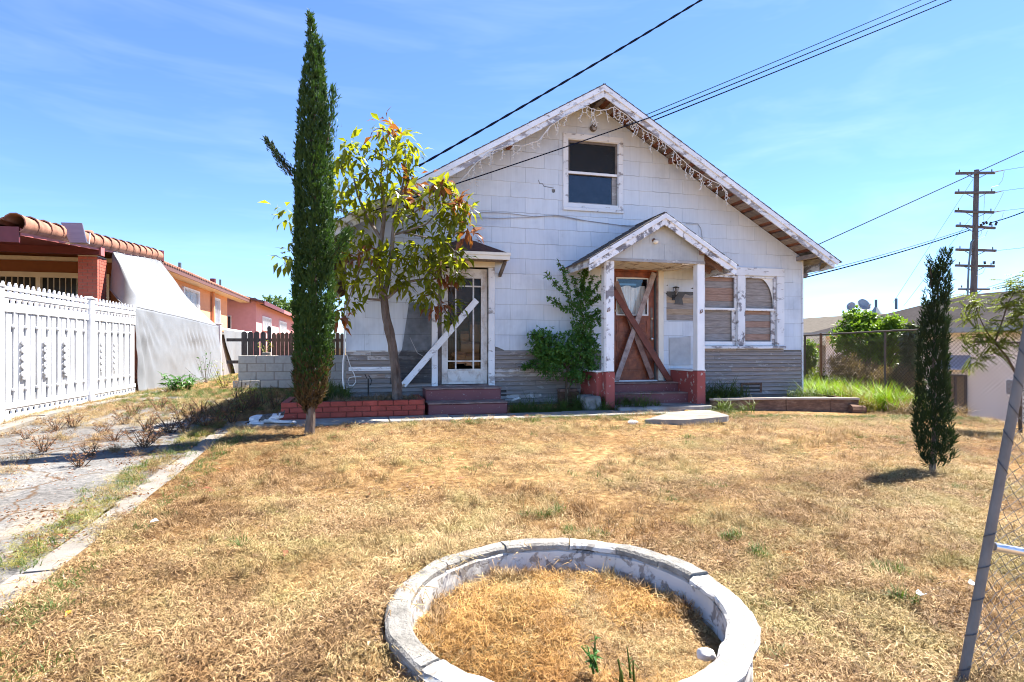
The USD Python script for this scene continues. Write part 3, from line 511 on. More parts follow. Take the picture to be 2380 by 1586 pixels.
# ---- cement shingles, row by row
Z0, RH, SW = 1.355, 0.2705, 0.619
SCREEN_TRI = Polygon([(1.11, 2.15), (1.11, 1.36), (0.60, 1.355), (0.735, 2.15)])
cut = unary_union([sbox(*WIN_G), sbox(DOOR_S[0] - .11, .3, DOOR_S[2] + .11, 2.93), sbox(DOOR_F[0] - .03, .3, 5.47, 2.86), sbox(*WIN_P), sbox(*PATCH)])
broken = Polygon([(2.2, 1.30), (2.2, 1.43), (2.28, 1.41), (2.36, 1.375), (2.42, 1.345), (2.42, 1.30)])
crack1 = LineString([(3.02, 4.39), (3.04, 4.33), (3.10, 4.33), (3.12, 4.29), (3.3, 4.27)]).buffer(0.006)
chip = Polygon([(3.27, 4.25), (3.27, 4.19), (3.31, 4.18), (3.335, 4.21), (3.33, 4.25)])
shp = 0
for r in range(-4, 18):
    zb, zt = Z0 + RH * r, Z0 + RH * (r + 1)
    x = 4.967 - 20 * SW + (0.5 * SW if r % 2 else 0) + 0.02 * math.sin(r * 3.3)
    while x < WX1:
        j1, j2 = RNG.uniform(-.0025, .0025, 2)
        q = Polygon([(x + .002, zb + .0022 + j1), (x + SW - .0012, zb + .0022 + j2), (x + SW - .0012, zt - .0005), (x + .0012, zt - .0005)])
        lim = gable.intersection(sbox(WX0, 0, WX1, 9)) if r >= 0 else sbox(5.47, .42, 6.2, 1.36)
        q = q.intersection(lim).difference(cut).difference(broken)
        if r in (11, 10): q = q.difference(crack1).difference(chip)
        x += SW
        if q.is_empty or q.area < 0.004: continue
        if r >= 0 and q.bounds[3] < 1.36: continue
        obj('shingle', plate(q, -0.012 - 0.001 * (shp % 2), 0.009, 0.006, (zb, zt)), ('shingle_a', 'shingle_b', 'shingle_a', 'shingle_c', 'shingle_d', 'shingle_b')[int(RNG.integers(0, 6))], H); shp += 1
obj('shingle', plate(Polygon([(5.60, 1.07), (6.05, 1.07), (6.05, 1.63), (5.85, 1.60), (5.6, 1.595)]), -0.030, 0.008), 'shingle_grey', H, label='bare grey shingle behind the porch post')
obj('building_paper', plate(Polygon([(5.5, 2.47), (5.53, 2.56), (5.57, 2.60), (5.58, 2.49), (5.66, 2.52), (5.75, 2.49), (6.0, 2.49), (6.09, 2.55), (6.14, 2.55), (6.14, 2.42), (6.05, 2.40), (5.94, 2.43), (5.88, 2.34), (5.90, 2.22), (5.72, 2.23), (5.73, 2.31), (5.62, 2.36), (5.56, 2.39)]), -0.016, 0.004), 'paper', H, label='torn black building paper')
for k in range(5):
    obj('sheathing_plank', cbox(PATCH[0], PATCH[2], -0.006 - .001 * (k % 2), 0.03, PATCH[1] + .11 * k + .002, PATCH[1] + .11 * (k + 1) - .002), 'board_tan' if k % 2 else 'board_a', H)
# ---- narrow clapboards below
CB = 0.0765
for xa, xb, ztop, n in ((WX0, 1.116, 1.345, 11), (2.218, 3.95, 1.345, 12), (6.2, WX1, 1.395, 12)):
    for k in range(n):
        z1 = ztop - CB * k; z0 = z1 - CB
        js = sorted([xa, xb] + ([float(RNG.uniform(xa + .3, xb - .3))] if RNG.random() < .55 else []))
        for a, b in zip(js[:-1], js[1:]):
            if k == 0 and xb == WX1: b = min(b, 8.135)
            if b - a < .1: continue
            jz = RNG.uniform(-.003, .003, 2)
            P = [(a + .002, -.034 - RNG.uniform(0, .006), z0 + .009 + jz[0]), (b - .002, -.034 - RNG.uniform(0, .006), z0 + .009 + jz[1]), (b - .002, .02, z0 + .009), (a + .002, .02, z0 + .009),
                 (a + .002, -.010, z1 + .001 + jz[0]), (b - .002, -.010, z1 + .001 + jz[1]), (b - .002, .02, z1 + .001), (a + .002, .02, z1 + .001)]
            kinds = ('clap_b', 'clap_a', 'clap_a', 'clap_c', 'clap_brown') if xb < 3 else (('clap_c', 'clap_b', 'clap_c', 'clap_a') if xb < 5 else ('clap_a', 'clap_brown', 'clap_a', 'clap_c'))
            obj('clapboard', hexa(P), kinds[int(RNG.integers(0, len(kinds)))], H)
obj('trim_board', cbox(WX0, 1.11, -.026, .0, 1.335, 1.358), 'clap_b', H)
obj('nailed_strip', cbox(-.24, .47, -.034, -.021, 1.02, 1.085, .002), 'paint_trim', H)
obj('corner_board', cbox(WX1 - .012, WX1 + .016, -.034, .05, .42, 3.33), 'paint_trim', H)
obj('foundation_vent', MB().box(7.15, 7.19, -.04, -.018, .52, .72).box(7.58, 7.62, -.04, -.018, .52, .72).box(7.191, 7.579, -.04, -.018, .69, .72).box(7.191, 7.579, -.024, -.0175, .52, .689), 'timber_brown', H)
obj('vent_hole', cbox(7.2, 7.57, -.0265, -.0243, .53, .68), 'black_iron', H)
obj('vent_hole', cbox(2.3, 2.43, -.0265, -.020, .56, .68), 'black_iron', H)
# ---- gable window
x0, z0, x1, z1 = WIN_G
fr = obj('gable_window', MB().add(*plate(sbox(x0, z0 + .06, x1, z1).difference(sbox(x0 + .085, z0 + .10, x1 - .085, z1 - .095)), -.035, .05)).add(*plate(sbox(x0 + .03, z0 + .085, x1 - .03, z1 - .03).difference(sbox(x0 + .10, z0 + .14, x1 - .10, z1 - .11)), -.02, .05)), 'paint_trim', H)
obj('window_sill', cbox(x0 - .005, x1 + .005, -.055, .02, z0, z0 + .058, .006), 'paint_trim', fr)
sx0, sx1, szm = x0 + .10, x1 - .10, 4.56
obj('sash', MB().add(*plate(sbox(sx0, szm, sx1, z1 - .11).difference(sbox(sx0 + .035, szm + .045, sx1 - .035, z1 - .15)), .02, .03)), 'beam_dark', fr)
obj('sash', MB().add(*plate(sbox(sx0, z0 + .14, sx1, szm + .04).difference(sbox(sx0 + .03, z0 + .17, sx1 - .09, szm + .002)), .045, .03)), 'clap_c', fr)
obj('meeting_rail', cbox(sx0, sx1, .0, .04, szm + .003, szm + .05, .005), 'paint_clean', fr)
obj('pane', cbox(sx0 + .03, sx1 - .03, .034, .037, szm + .045, z1 - .15), 'insect_screen', fr)
obj('pane', cbox(sx0 + .03, sx1 - .09, .058, .061, z0 + .17, szm), 'glass_dusty', fr)
obj('dust_film', cbox(sx0 + .03, sx1 - .09, .064, .066, z0 + .17, szm), 'dust_pane', fr)
fl = on_y(1378, 299, -.02)
lt = obj('gable_floodlight', MB().tm(trimesh.creation.cylinder(.062, .05, sections=20, transform=trimesh.transformations.translation_matrix((fl[0], -.045, fl[2])) @ trimesh.transformations.rotation_matrix(math.pi / 2, (1, 0, 0)))).tube([(fl[0], -.05, fl[2] + .01), (fl[0], -.09, fl[2] - .03)], [.05, .045], 14), 'beam_dark', H, smooth=40)
obj('lamp_face', MB().tm(trimesh.creation.icosphere(2, .047)).mesh() if False else (lambda s: (s.vertices * [1, .35, 1] + [fl[0], -.093, fl[2] - .01], s.faces))(trimesh.creation.icosphere(2, .047)), 'cable_grey', lt, smooth=True)
# ---- roof: sheathing boards, courses, barge boards
dec = part('roof', H)
th = math.atan(SL); cs_, sn_ = math.cos(th), math.sin(th)
def on_roof(side, s, y, off):          # s along the slope from the ridge, off = down from the top surface
    return np.array([APX + side * (s * cs_ - off * sn_), y, APZ - s * sn_ - off * cs_])
Ls = (EAVE_R - APX) / cs_
for side in (-1, 1):
    n = int(Ls / .245)
    for k in range(n):
        s0 = .06 + k * .245
        a, b = (on_roof(side, s0 + .075, y, .062 + .002 * (k % 2)) for y in (YF + .03, DEPTH))
        up = np.array([side * sn_, 0, cs_])
        obj('sheathing_board', bar(a, b, .15, .02, up), 'soffit_grey' if k % 3 else 'beam_dark', dec)
    a, b = on_roof(side, Ls / 2 - .0, YF + .02, .042), on_roof(side, Ls / 2, DEPTH, .042)
    obj('roof_lining', bar(a, b, Ls - .02, .014, np.array([side * sn_, 0, cs_])), 'soffit_red', dec)
    nc = 37
    for k in range(nc):
        s0 = k * (Ls + .03) / nc
        a, b = (on_roof(side, s0 + .09, y, .020 - .0) for y in (YF - .035 - .006 * RNG.random(), DEPTH + .02))
        upk = np.array([side * (sn_ + .02), 0, cs_])
        obj('shingle_course', bar(a, b, .2, .013 + .004 * RNG.random(), np.array([side * math.sin(th - .045), 0, math.cos(th - .045)])), 'roof_shingle', dec)
    # barge boards (front) and rear
    for nm, yy, dd, hh, off, m in (('barge_board', YF, .028, .175, .115, 'paint_barge'), ('barge_trim', YF - .022, .03, .085, .045 + .025, 'paint_trim')):
        a, b = on_roof(side, .0, yy, off), on_roof(side, Ls + (.01 if nm == 'barge_trim' else -.04), yy, off)
        v, f = bar(a, b, dd, hh, np.array([side * sn_, 0, cs_]), .004); v = v.copy()
        v[:, 0] = np.where(side * (v[:, 0] - APX) < .12, APX + side * .001, v[:, 0]) if False else v[:, 0]
        # mitre at the ridge: pull vertices that start at the ridge onto the plane x = ridge
        st = np.abs((v - a) @ unit(b - a)) < .01
        k_ = (APX + side * .0005 - v[st, 0]) / unit(b - a)[0]
        v[st] = v[st] + k_[:, None] * unit(b - a)[None]
        vv, ff = subdiv((v, f), .25)
        obj(nm, wobble((vv, ff), .004, 3.0, 5), m, dec)
    e0, e1 = on_roof(side, Ls - .03, YF + .02, .12), on_roof(side, Ls - .03, DEPTH, .12)
    obj('eave_fascia', bar(e0, e1, .022, .15, (0, 0, 1)), 'paint_barge', dec)
    wx = WX1 if side > 0 else WX0
    for y in np.arange(.35, DEPTH - .8, .62):
        a, b = np.array([wx - side * .05, y, roof_z(wx - side * .05, .165)]), np.array([wx + side * .43, y, roof_z(wx + side * .43, .165)])
        obj('rafter_tail', bar(a, b, .05, .1), 'beam_dark', dec)
    a = np.array([wx - side * .10, YF + .03, roof_z(wx - side * .10, .19)])
    obj('outlooker', bar(a, a + [0, .54, 0], .085, .085, c=.004), 'soffit_grey', dec)
    a = np.array([wx + side * .05, YF + .04, roof_z(wx + side * .05, .2)])
    obj('lookout_brace', bar(a, a + [side * .30, .40, -.10], .07, .09, c=.004), 'beam_dark', dec)
    p1, p2 = on_roof(side, 1.9, YF + .03, .115), on_roof(side, 1.9, 0, .115)
    obj('outlooker', bar(p1, p2, .07, .085, c=.004), 'soffit_red', dec)
obj('ridge_beam', cbox(APX - .04, APX + .04, YF + .03, -.02, APZ - .27, APZ - .13, .004), 'beam_dark', dec)
# ---- side door with its hood
jx0, jx1 = 1.116, 2.218
for a, b in ((jx0, DOOR_S[0]), (DOOR_S[2], jx1)):
    v = wobble(subdiv(cbox(a, b, -.05, .03, .72, 2.80, .006), .18), .004, 5, 2)
    obj('door_post', v, 'paint_trim', H)
obj('door_header', cbox(jx0 - .02, jx1 + .0, -.055, .03, 2.801, 2.93, .008), 'cream', H)
obj('door_threshold', cbox(DOOR_S[0], DOOR_S[2], -.06, .1, .73, .765, .006), 'tread', H)
dx0, dx1, dz0, dz1 = 1.30, 2.095, .775, 2.775
gx0, gx1, gz0, gz1 = 1.405, 1.985, 1.035, 2.61
D = obj('side_door', MB().add(*plate(sbox(dx0, dz0, dx1, dz1).difference(sbox(gx0, gz0, gx1, gz1)), .03, .04)), 'paint_dirty', H)
obj('jamb', cbox(1.2225, 1.296, .05, .1, .766, 2.8), 'beam_dark', H)
mz = (gz0 + .135, gz1 - .14); mx = (gx0 + .135, gx1 - .135)
mm = MB()
for xm in mx: mm.box(xm - .012, xm + .012, .026, .06, gz0, gz1)
for zm in mz: mm.box(gx0, mx[0] - .0121, .027, .058, zm - .012, zm + .012).box(mx[0] + .0121, mx[1] - .0121, .027, .058, zm - .012, zm + .012).box(mx[1] + .0121, gx1, .027, .058, zm - .012, zm + .012)
obj('muntin', mm, 'paint_dirty', D)
zs = [gz0, mz[0], mz[1], gz1]; xs_ = [gx0, mx[0], mx[1], gx1]
for i in range(3):
    for j in range(3):
        if (i, j) == (1, 0): continue                                     # the bottom middle pane is gone
        obj('pane', cbox(xs_[i] + .013, xs_[i + 1] - .013, .041, .044, zs[j] + .013, zs[j + 1] - .013), 'glass_thin', D)
obj('backing_board', MB().box(gx0 - .05, gx1 + .05, .40, .42, 1.2, gz1 + .05), 'backing', D)
obj('bottom_panel', cbox(gx0 + .0, gx1 + .0, .022, .0295, dz0 + .045, gz0 - .03, .004), 'paint_dirty', D)
hx0, hx1 = 1.02, 2.36; hc = 1.70
hzf, hyf = 2.985, -.50
obj('door_hood', MB().add(np.array([(hx0, hyf, hzf), (hx1, hyf, hzf), (hx1, 0, hzf + .02), (hx0, 0, hzf + .02), (hc - .05, -.02, hzf + .30), (hc + .05, -.02, hzf + .30), (hc - .05, 0, hzf + .30), (hc + .05, 0, hzf + .30)]),
    np.array([(0, 1, 5), (0, 5, 4), (1, 2, 7), (1, 7, 5), (3, 0, 4), (3, 4, 6), (4, 5, 7), (4, 7, 6), (3, 6, 7), (3, 7, 2), (0, 3, 2), (0, 2, 1)])), 'hood_roof', H)
hd = stage.GetPrimAtPath(str(H.GetPath()) + '/door_hood')
obj('hood_fascia', MB().box(hx0 - .01, hx1 + .01, hyf - .02, hyf + .01, hzf - .115, hzf - .045, .003).box(hx0 - .02, hx1 + .02, hyf - .032, hyf + .01, hzf - .0445, hzf + .006, .003), 'cream', hd)
obj('hood_side', MB().box(hx1 - .015, hx1 + .012, hyf + .0105, -.013, hzf - .11, hzf + .005).box(hx0 - .012, hx0 + .015, hyf + .0105, -.013, hzf - .11, hzf + .005), 'cream', hd)
obj('hood_soffit', cbox(hx0 + .016, hx1 - .016, hyf + .0105, -.014, hzf - .09, hzf - .07), 'soffit_grey', hd)
for xx in (hx0 + .05, hx1 - .05): obj('hood_bracket', bar((xx, -.02, hzf - .32), (xx, -.42, hzf - .13), .05, .05), 'beam_dark', hd)
for k, (za, zb) in enumerate(((.55, .75), (.36, .552))):
    ya = (-.58, -1.0)[k]
    S = obj('side_step', wobble(subdiv(cbox((.965, .955)[k], (2.2, 2.21)[k], ya, -.0345 if k == 0 else -.585, za - (.2 if k == 0 else 0), zb - .022, .012), .16), .006, 6, k), 'maroon_step', H)
    obj('tread', wobble(subdiv(cbox((.955, .945)[k], (2.21, 2.22)[k], ya - .012, -.0345 if k == 0 else -.592, zb - .0215, zb, .007), .16), .004, 6, k), 'tread', S)
# ---- porch
PC, PZ, PYF, PHW, PS = 4.925, 3.70, -1.08, 1.37, 0.6
pth = math.atan(PS); pc, ps = math.cos(pth), math.sin(pth); PL = PHW / pc
def on_porch(side, s, y, off): return np.array([PC + side * (s * pc - off * ps), y, PZ - s * ps - off * pc])
PR = part('porch_roof', H)
for side in (-1, 1):
    up = np.array([side * ps, 0, pc])
    obj('roof_deck', bar(on_porch(side, PL / 2, PYF + .02, .045), on_porch(side, PL / 2, -.016, .045), PL - .02, .02, up), 'plank_brown', PR)
    for k in range(10):
        s0 = k * (PL + .03) / 10
        obj('shingle_course', bar(on_porch(side, s0 + .085, PYF - .025 - .008 * RNG.random(), .02), on_porch(side, s0 + .085, -.016, .02), .2, .014, np.array([side * math.sin(pth - .05), 0, math.cos(pth - .05)])), 'roof_shingle', PR)
    for nm, yy, dd, hh, off, m in (('barge_board', PYF, .026, .165, .115, 'paint_porch'), ('barge_trim', PYF - .02, .028, .075, .062, 'paint_trim')):
        a, b = on_porch(side, 0, yy, off), on_porch(side, PL + .01, yy, off)
        v, f = bar(a, b, dd, hh, up, .004); st = np.abs((v - a) @ unit(b - a)) < .01
        v[st] += ((PC + side * .0005 - v[st, 0]) / unit(b - a)[0])[:, None] * unit(b - a)[None]
        en = np.abs((v - b) @ unit(b - a)) < .01                          # plumb cut at the eave
        v[en] += ((PC + side * (PHW + .0) - v[en, 0]) / unit(b - a)[0])[:, None] * unit(b - a)[None]
        obj(nm, wobble(subdiv((v, f), .2), .004, 4, 3), m, PR)
    xe = PC + side * (PHW - .015)
    obj('eave_fascia', cbox(xe - .012, xe + .012, PYF + .015, -.016, PZ - PHW * PS - .15, PZ - PHW * PS - .02), 'paint_barge', PR)
    for y in (-.78, -.42):
        a, b = on_porch(side, .95, y, .105), on_porch(side, PL - .03, y, .105)
        obj('rafter', bar(a, b, .045, .09), 'plank_brown', PR)
    a = on_porch(side, .98, PYF + .02, .16)
    obj('outlooker', bar(a, a + [0, .12, 0], .07, .08), 'plank_brown', PR)
CZ = 2.885
tymp = Polygon([(3.93, CZ), (5.75, CZ), (5.75, PZ - .13 - PS * (5.75 - PC)), (PC, PZ - .13), (3.93, PZ - .13 - PS * (PC - 3.93))])
obj('porch_gable', plate(tymp, -.942, .03), 'wall_core', H)
pg = stage.GetPrimAtPath(str(H.GetPath()) + '/porch_gable')
for r, xs_ in ((0, (3.93, 4.38, 4.99, 5.61, 5.75)), (1, (3.93, 4.7, 5.31, 5.75)), (2, (3.93, 4.99, 5.75))):
    for a, b in zip(xs_[:-1], xs_[1:]):
        q = sbox(a + .002, CZ + .02 + .27 * r, b - .002, CZ + .02 + .27 * (r + 1) + .004).intersection(tymp)
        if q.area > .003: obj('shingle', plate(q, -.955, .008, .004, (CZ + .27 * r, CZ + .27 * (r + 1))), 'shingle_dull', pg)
obj('gable_rail', cbox(3.92, 5.765, -.964, -.944, CZ - .03, CZ + .022, .003), 'clap_c', pg)
lp = on_y(1524, 562, -.98)
obj('porch_lamp', (lambda s: (s.vertices * [.045, .05, .04] + [lp[0], -.985, lp[2]], s.faces))(trimesh.creation.icosphere(2, 1.0)), 'cream', H, smooth=True)
obj('lamp_base', MB().tube([(lp[0] - .03, -.955, lp[2] + .03), (lp[0] - .015, -.985, lp[2] + .01)], [.035, .025], 10), 'rust', stage.GetPrimAtPath(str(H.GetPath()) + '/porch_lamp'))
obj('porch_beam', MB().box(4.062, 5.618, -.94, -.86, CZ - .1, CZ - .031, .004), 'cream_ceiling', H) if False else None
PCG = part('porch_ceiling', H)
for k in range(13):
    a = 3.94 + k * .1395
    obj('ceiling_board', cbox(a + .002, a + .1375, -.93, -.02, CZ - .028 - .002 * (k % 2) - (.02 if k == 10 else 0), CZ - .010), 'cream_ceiling', PCG)
for k, (xa, xb) in enumerate(((3.912, 4.06), (5.62, 5.766))):
    P_ = obj('porch_post', wobble(subdiv(cbox(xa, xb, -.95, -.81, 1.005, 2.86, .006), .16), .004, 5, k), 'paint_post' if k == 0 else 'paint_clean', H)
    if k == 0: obj('post_casing', wobble(subdiv(cbox(xa - .022, xa - .001, -.935, -.80, 1.0, 2.83), .2), .003, 6), 'paint_trim', P_)
    hk = on_y((1415, 1630)[k], (720, 724)[k], -.96)
    obj('house_number_stub', MB().tube([(hk[0] - .02, -.954, hk[2] - .04), (hk[0] - .012, -.965, hk[2] + .02), (hk[0] + .012, -.968, hk[2] + .035), (hk[0] + .02, -.962, hk[2] - .01), (hk[0] - .0, -.956, hk[2] - .03)], .007, 5), 'rust', P_)
    obj('post_pedestal', wobble(subdiv(cbox(xa - .012, xb + .008, -.965, -.80, .30, 1.0, .01), .14), .006, 6, k), 'red_paint', H)
    CW = obj('cheek_wall', wobble(subdiv(cbox(xa - .006 - (.0 if k else .10), xb + (.10 if k else 0), -.799, -.03, .32, .985, .01), .16), .006, 6, 4 + k), 'red_paint', H)
    obj('cheek_cap', wobble(subdiv(cbox(xa - .02 - (0 if k else .1), xb + (.12 if k else .012), -.799, -.02, .986, 1.015, .006), .2), .004, 5), 'paint_clean', CW)
obj('porch_footing', wobble(subdiv(cbox(3.52, 3.8, -1.05, -.55, .3, .60, .03), .1), .02, 7), 'concrete_grey', H, label='crumbling stone block left of the porch steps')
obj('porch_floor', cbox(4.07, 5.61, -.33, -.03, .35, .75, .01), 'maroon_step', H)
for k, (ya, yb, z0_, z1_) in enumerate(((-.345, -.03, .751, .775), (-.66, -.345, .35, .59), (-.668, -.346, .5905, .61))):
    obj('porch_step' if k == 1 else 'tread', wobble(subdiv(cbox(4.068, 5.612, ya, yb, z0_, z1_, .007), .18), .004, 6, k), 'maroon_step' if k == 1 else 'tread', H)
obj('porch_pad', wobble(subdiv(cbox(4.05, 5.75, -1.2, -.5, .3, .425, .015), .15), .01, 5), 'concrete_grey', H)
# ---- front door
a0, a1, b0, b1 = 4.44, 5.315, .80, 2.82
gl = (4.555, 2.02, 5.18, 2.70)
pan = [(4.55, 1.66, 4.83, 1.93), (4.90, 1.66, 5.18, 1.93), (4.55, 1.34, 5.18, 1.55), (4.55, .95, 5.18, 1.24)]
DF = obj('front_door', MB().add(*plate(sbox(a0, b0, a1, b1).difference(sbox(*gl)), .04, .045)), 'red_door', H)
for q in pan:
    obj('door_panel', MB().add(*plate(sbox(*q).difference(sbox(q[0] + .02, q[1] + .02, q[2] - .02, q[3] - .02)), .030, .0095)).box(q[0] + .045, q[2] - .045, .033, .0395, q[1] + .045, q[3] - .045, .003), 'red_door', DF)
obj('pane_frame', plate(sbox(gl[0] - .015, gl[1] - .015, gl[2] + .015, gl[3] + .015).difference(sbox(gl[0] + .008, gl[1] + .01, gl[2] - .008, gl[3] - .01)), .031, .008), 'paint_clean', DF)
obj('pane', cbox(gl[0] + .005, gl[2] - .005, .055, .058, gl[1] + .005, gl[3] - .005), 'glass', DF)
for (kx, kz, rr) in ((5.262, 1.95, .024), (5.262, 1.57, .03), (4.515, 2.09, .022)):
    obj('door_knob', (lambda s: (s.vertices * [rr, rr * .9, rr] + [kx, .018, kz], s.faces))(trimesh.creation.icosphere(2, 1)), 'brass' if rr < .03 else 'galv_new', DF, smooth=True)
obj('lock_plate', cbox(5.24, 5.285, .034, .0395, 1.53, 2.16, .002), 'beam_dark', DF)
xx = np.linspace(gl[0], gl[2], 40); cu = np.array([(x, .11 + .018 * math.sin(x * 62) + .01 * math.sin(x * 23), z) for z in (gl[1] - .02, 2.42 + 0.0) for x in xx])
cu[40:, 2] = 2.30 + .20 * np.exp(-((xx - 4.98) / .17) ** 2) + .06 * np.sin(xx * 9)
cu[40:, 2] = 2.55 + .02 * np.sin(xx * 20)
obj('curtain', (cu, np.array([(i, i + 1, 41 + i, 40 + i) for i in range(39)])), 'curtain', DF)
obj('window_valance', cbox(gl[0], gl[2] - .2, .10, .104, 2.575, 2.61), 'blue_cloth', DF)
obj('door_jamb', MB().box(5.336, 5.366, -.03, .06, .785, 2.865).box(a0 - .03, a0 - .005, -.03, .06, .785, 2.865), 'plank_brown', H)
obj('door_jamb_head', cbox(a0 - .004, 5.335, -.03, .06, 2.821, 2.86), 'red_door', H)
obj('door_trim', wobble(subdiv(cbox(5.367, 5.475, -.045, -.001, .785, 2.852, .005), .2), .003, 5), 'cream', H)
obj('door_sill', cbox(4.42, 5.34, -.055, .05, .776, .80, .004), 'paint_clean', H)
# ---- window pair, boarded up inside
x0, z0, x1, z1 = WIN_P
WPF = obj('window_pair', MB().box(x0, x1, -.05, .02, 2.82, z1, .006).box(x0, 6.335, -.048, .02, z0 + .046, 2.819, .006).box(7.965, x1, -.048, .02, z0 + .046, 2.819, .006), 'paint_trim', H)
obj('mullion', wobble(subdiv(cbox(7.07, 7.235, -.05, .02, z0 + .046, 2.819, .006), .15), .003, 5), 'paint_post', WPF)
obj('window_sill', wobble(subdiv(cbox(x0 - .05, x1 + .015, -.085, .02, z0 - .005, z0 + .045, .006), .2), .004, 5), 'paint_barge', WPF)
for k, (a, b) in enumerate(((6.336, 7.069), (7.236, 7.964))):
    sa, sb = a + .0, b - .0
    obj('sash', plate(sbox(sa, 2.13, sb, 2.818).difference(sbox(sa + .035, 2.18, sb - .05, 2.775)), -.012, .028), 'paint_barge', WPF)
    obj('sash', plate(sbox(sa, z0 + .047, sb, 2.175).difference(sbox(sa + .03, 1.525, sb - .085, 2.135)), .017, .028), 'paint_barge', WPF)
    obj('meeting_rail', cbox(sa + .02, sb - .04, -.02, .014, 2.14, 2.18, .005), 'paint_clean', WPF)
    obj('bottom_rail', cbox(sa + .005, sb - .085, -.004, .0165, 1.445, 1.525, .004), 'paint_clean', WPF)
    for j in range(11):
        zb = 1.42 + j * .128
        obj('boarding', cbox(sa - .04, sb + .04, .060 + .003 * (j % 2), .08, zb + .002, zb + .126), ('board_a', 'board_b', 'board_a', 'board_c')[int(RNG.integers(0, 4))] if (k, j) != (1, 3) else 'board_c', WPF)
th_ = np.linspace(0, 1, 14); arc = np.c_[7.60 + .31 * np.sin(th_ * math.pi / 2), 2.776 - .52 * (1 - np.cos(th_ * math.pi / 2))]
obj('torn_shade', plate(Polygon([(7.58, 2.777)] + [tuple(p) for p in arc] + [(7.915, 2.20), (7.916, 2.777)]).buffer(0), .02, .002), 'curtain', WPF)
# ---- lantern by the door
L = on_y(1571, 679, -.1); lx, lz = L[0], L[2]
LN = obj('wall_lantern', MB().tube([(lx, -.02, lz - .10), (lx - .01, -.06, lz - .11), (lx, -.10, lz - .06)], .012, 6).box(lx - .035, lx + .035, -.022, -.013, lz - .15, lz - .05, .004), 'black_iron', H)
for k in range(6):
    a = k * math.pi / 3; obj('lantern_bar', MB().tube([(lx + .028 * math.cos(a), -.10 + .028 * math.sin(a), lz - .055), (lx + .05 * math.cos(a), -.10 + .05 * math.sin(a), lz + .075)], .005, 4), 'black_iron', LN)
obj('lantern_top', MB().tube([(lx, -.10, lz + .074), (lx, -.10, lz + .085), (lx, -.10, lz + .10), (lx, -.10, lz + .105)], [.062, .06, .03, .006], 6), 'black_iron', LN)
obj('lantern_base', MB().tube([(lx, -.10, lz - .075), (lx, -.10, lz - .056)], [.012, .034], 6), 'black_iron', LN)
obj('lantern_glass', MB().tube([(lx, -.10, lz - .05), (lx, -.10, lz + .072)], [.022, .04], 6), 'glass_dusty', LN)
# ---- cables and pipe on the wall
def wallwire(pts, y=-.035, r=.005, mat='cable_grey', name='wall_cable'):
    P = [np.array([*on_y(a, b, y)]) for a, b in pts]; obj(name, MB().tube(P, r, 5), mat, H)
wallwire([(1096, 497), (1130, 494), (1180, 496), (1240, 504), (1290, 501), (1310, 503), (1370, 515), (1440, 524), (1500, 526)])
wallwire([(1100, 506), (1160, 508), (1220, 506), (1280, 502), (1300, 503), (1350, 512), (1420, 521), (1490, 531)], -.04)
wallwire([(1594, 520), (1610, 521), (1622, 521), (1629, 531), (1632, 552)], -.03)
wallwire([(801, 700), (801, 820), (798, 840), (797, 880), (800, 905)], -.06, .016, 'white_plastic', 'conduit')
wallwire([(805, 822), (814, 850), (824, 872), (827, 888), (820, 897), (812, 897), (808, 888), (812, 878), (822, 876), (840, 876)], -.06, .007, 'white_plastic', 'cable_loop')
wallwire([(848, 870), (853, 880), (857, 873), (864, 885), (861, 895), (855, 895)], -.13, .008, 'black_iron', 'tap')
wallwire([(856, 880), (856.5, 932)], -.13, .013, 'black_iron', 'standpipe')
obj('drain_pipe', MB().tube([on_y(1176, 930, -.03), on_y(1190, 931, -.2), on_y(1207, 925, -.24), on_y(1208, 928, -.25)], .02, 8), 'white_plastic', H)
# ------------------------------------------------------------------ white fence along the neighbour's lot
FX = -4.80
def fence_base(y): return float(ground_h(-4, y)) - 0.03
FT = thing('white_vinyl_fence', 'ornate white vinyl fence with pointed pickets beside the driveway', 'fence', (FX, 1.0, 0.3))
zb = 0.345
def yplate(poly, x_front, thick):                 # polygon in y,z, front face looking towards +x
    v, f = plate(poly, 0, thick)                   # x,y,z = (py, 0..thick, pz)
    return np.c_[x_front - v[:, 1], v[:, 0], v[:, 2]], f
def post(y, y2, top):
    obj('post', cbox(FX - .065, FX + .065, y, y2, zb - .12, top, .012), 'pvc', FT)
    obj('post_cap', MB().box(FX - .08, FX + .08, y - .012, y2 + .012, top + .001, top + .03, .01).box(FX - .05, FX + .05, y + .02, y2 - .02, top + .031, top + .05, .008), 'pvc', FT)
post(-.72, -.57, zb + 1.88); post(2.03, 2.17, zb + 1.93)
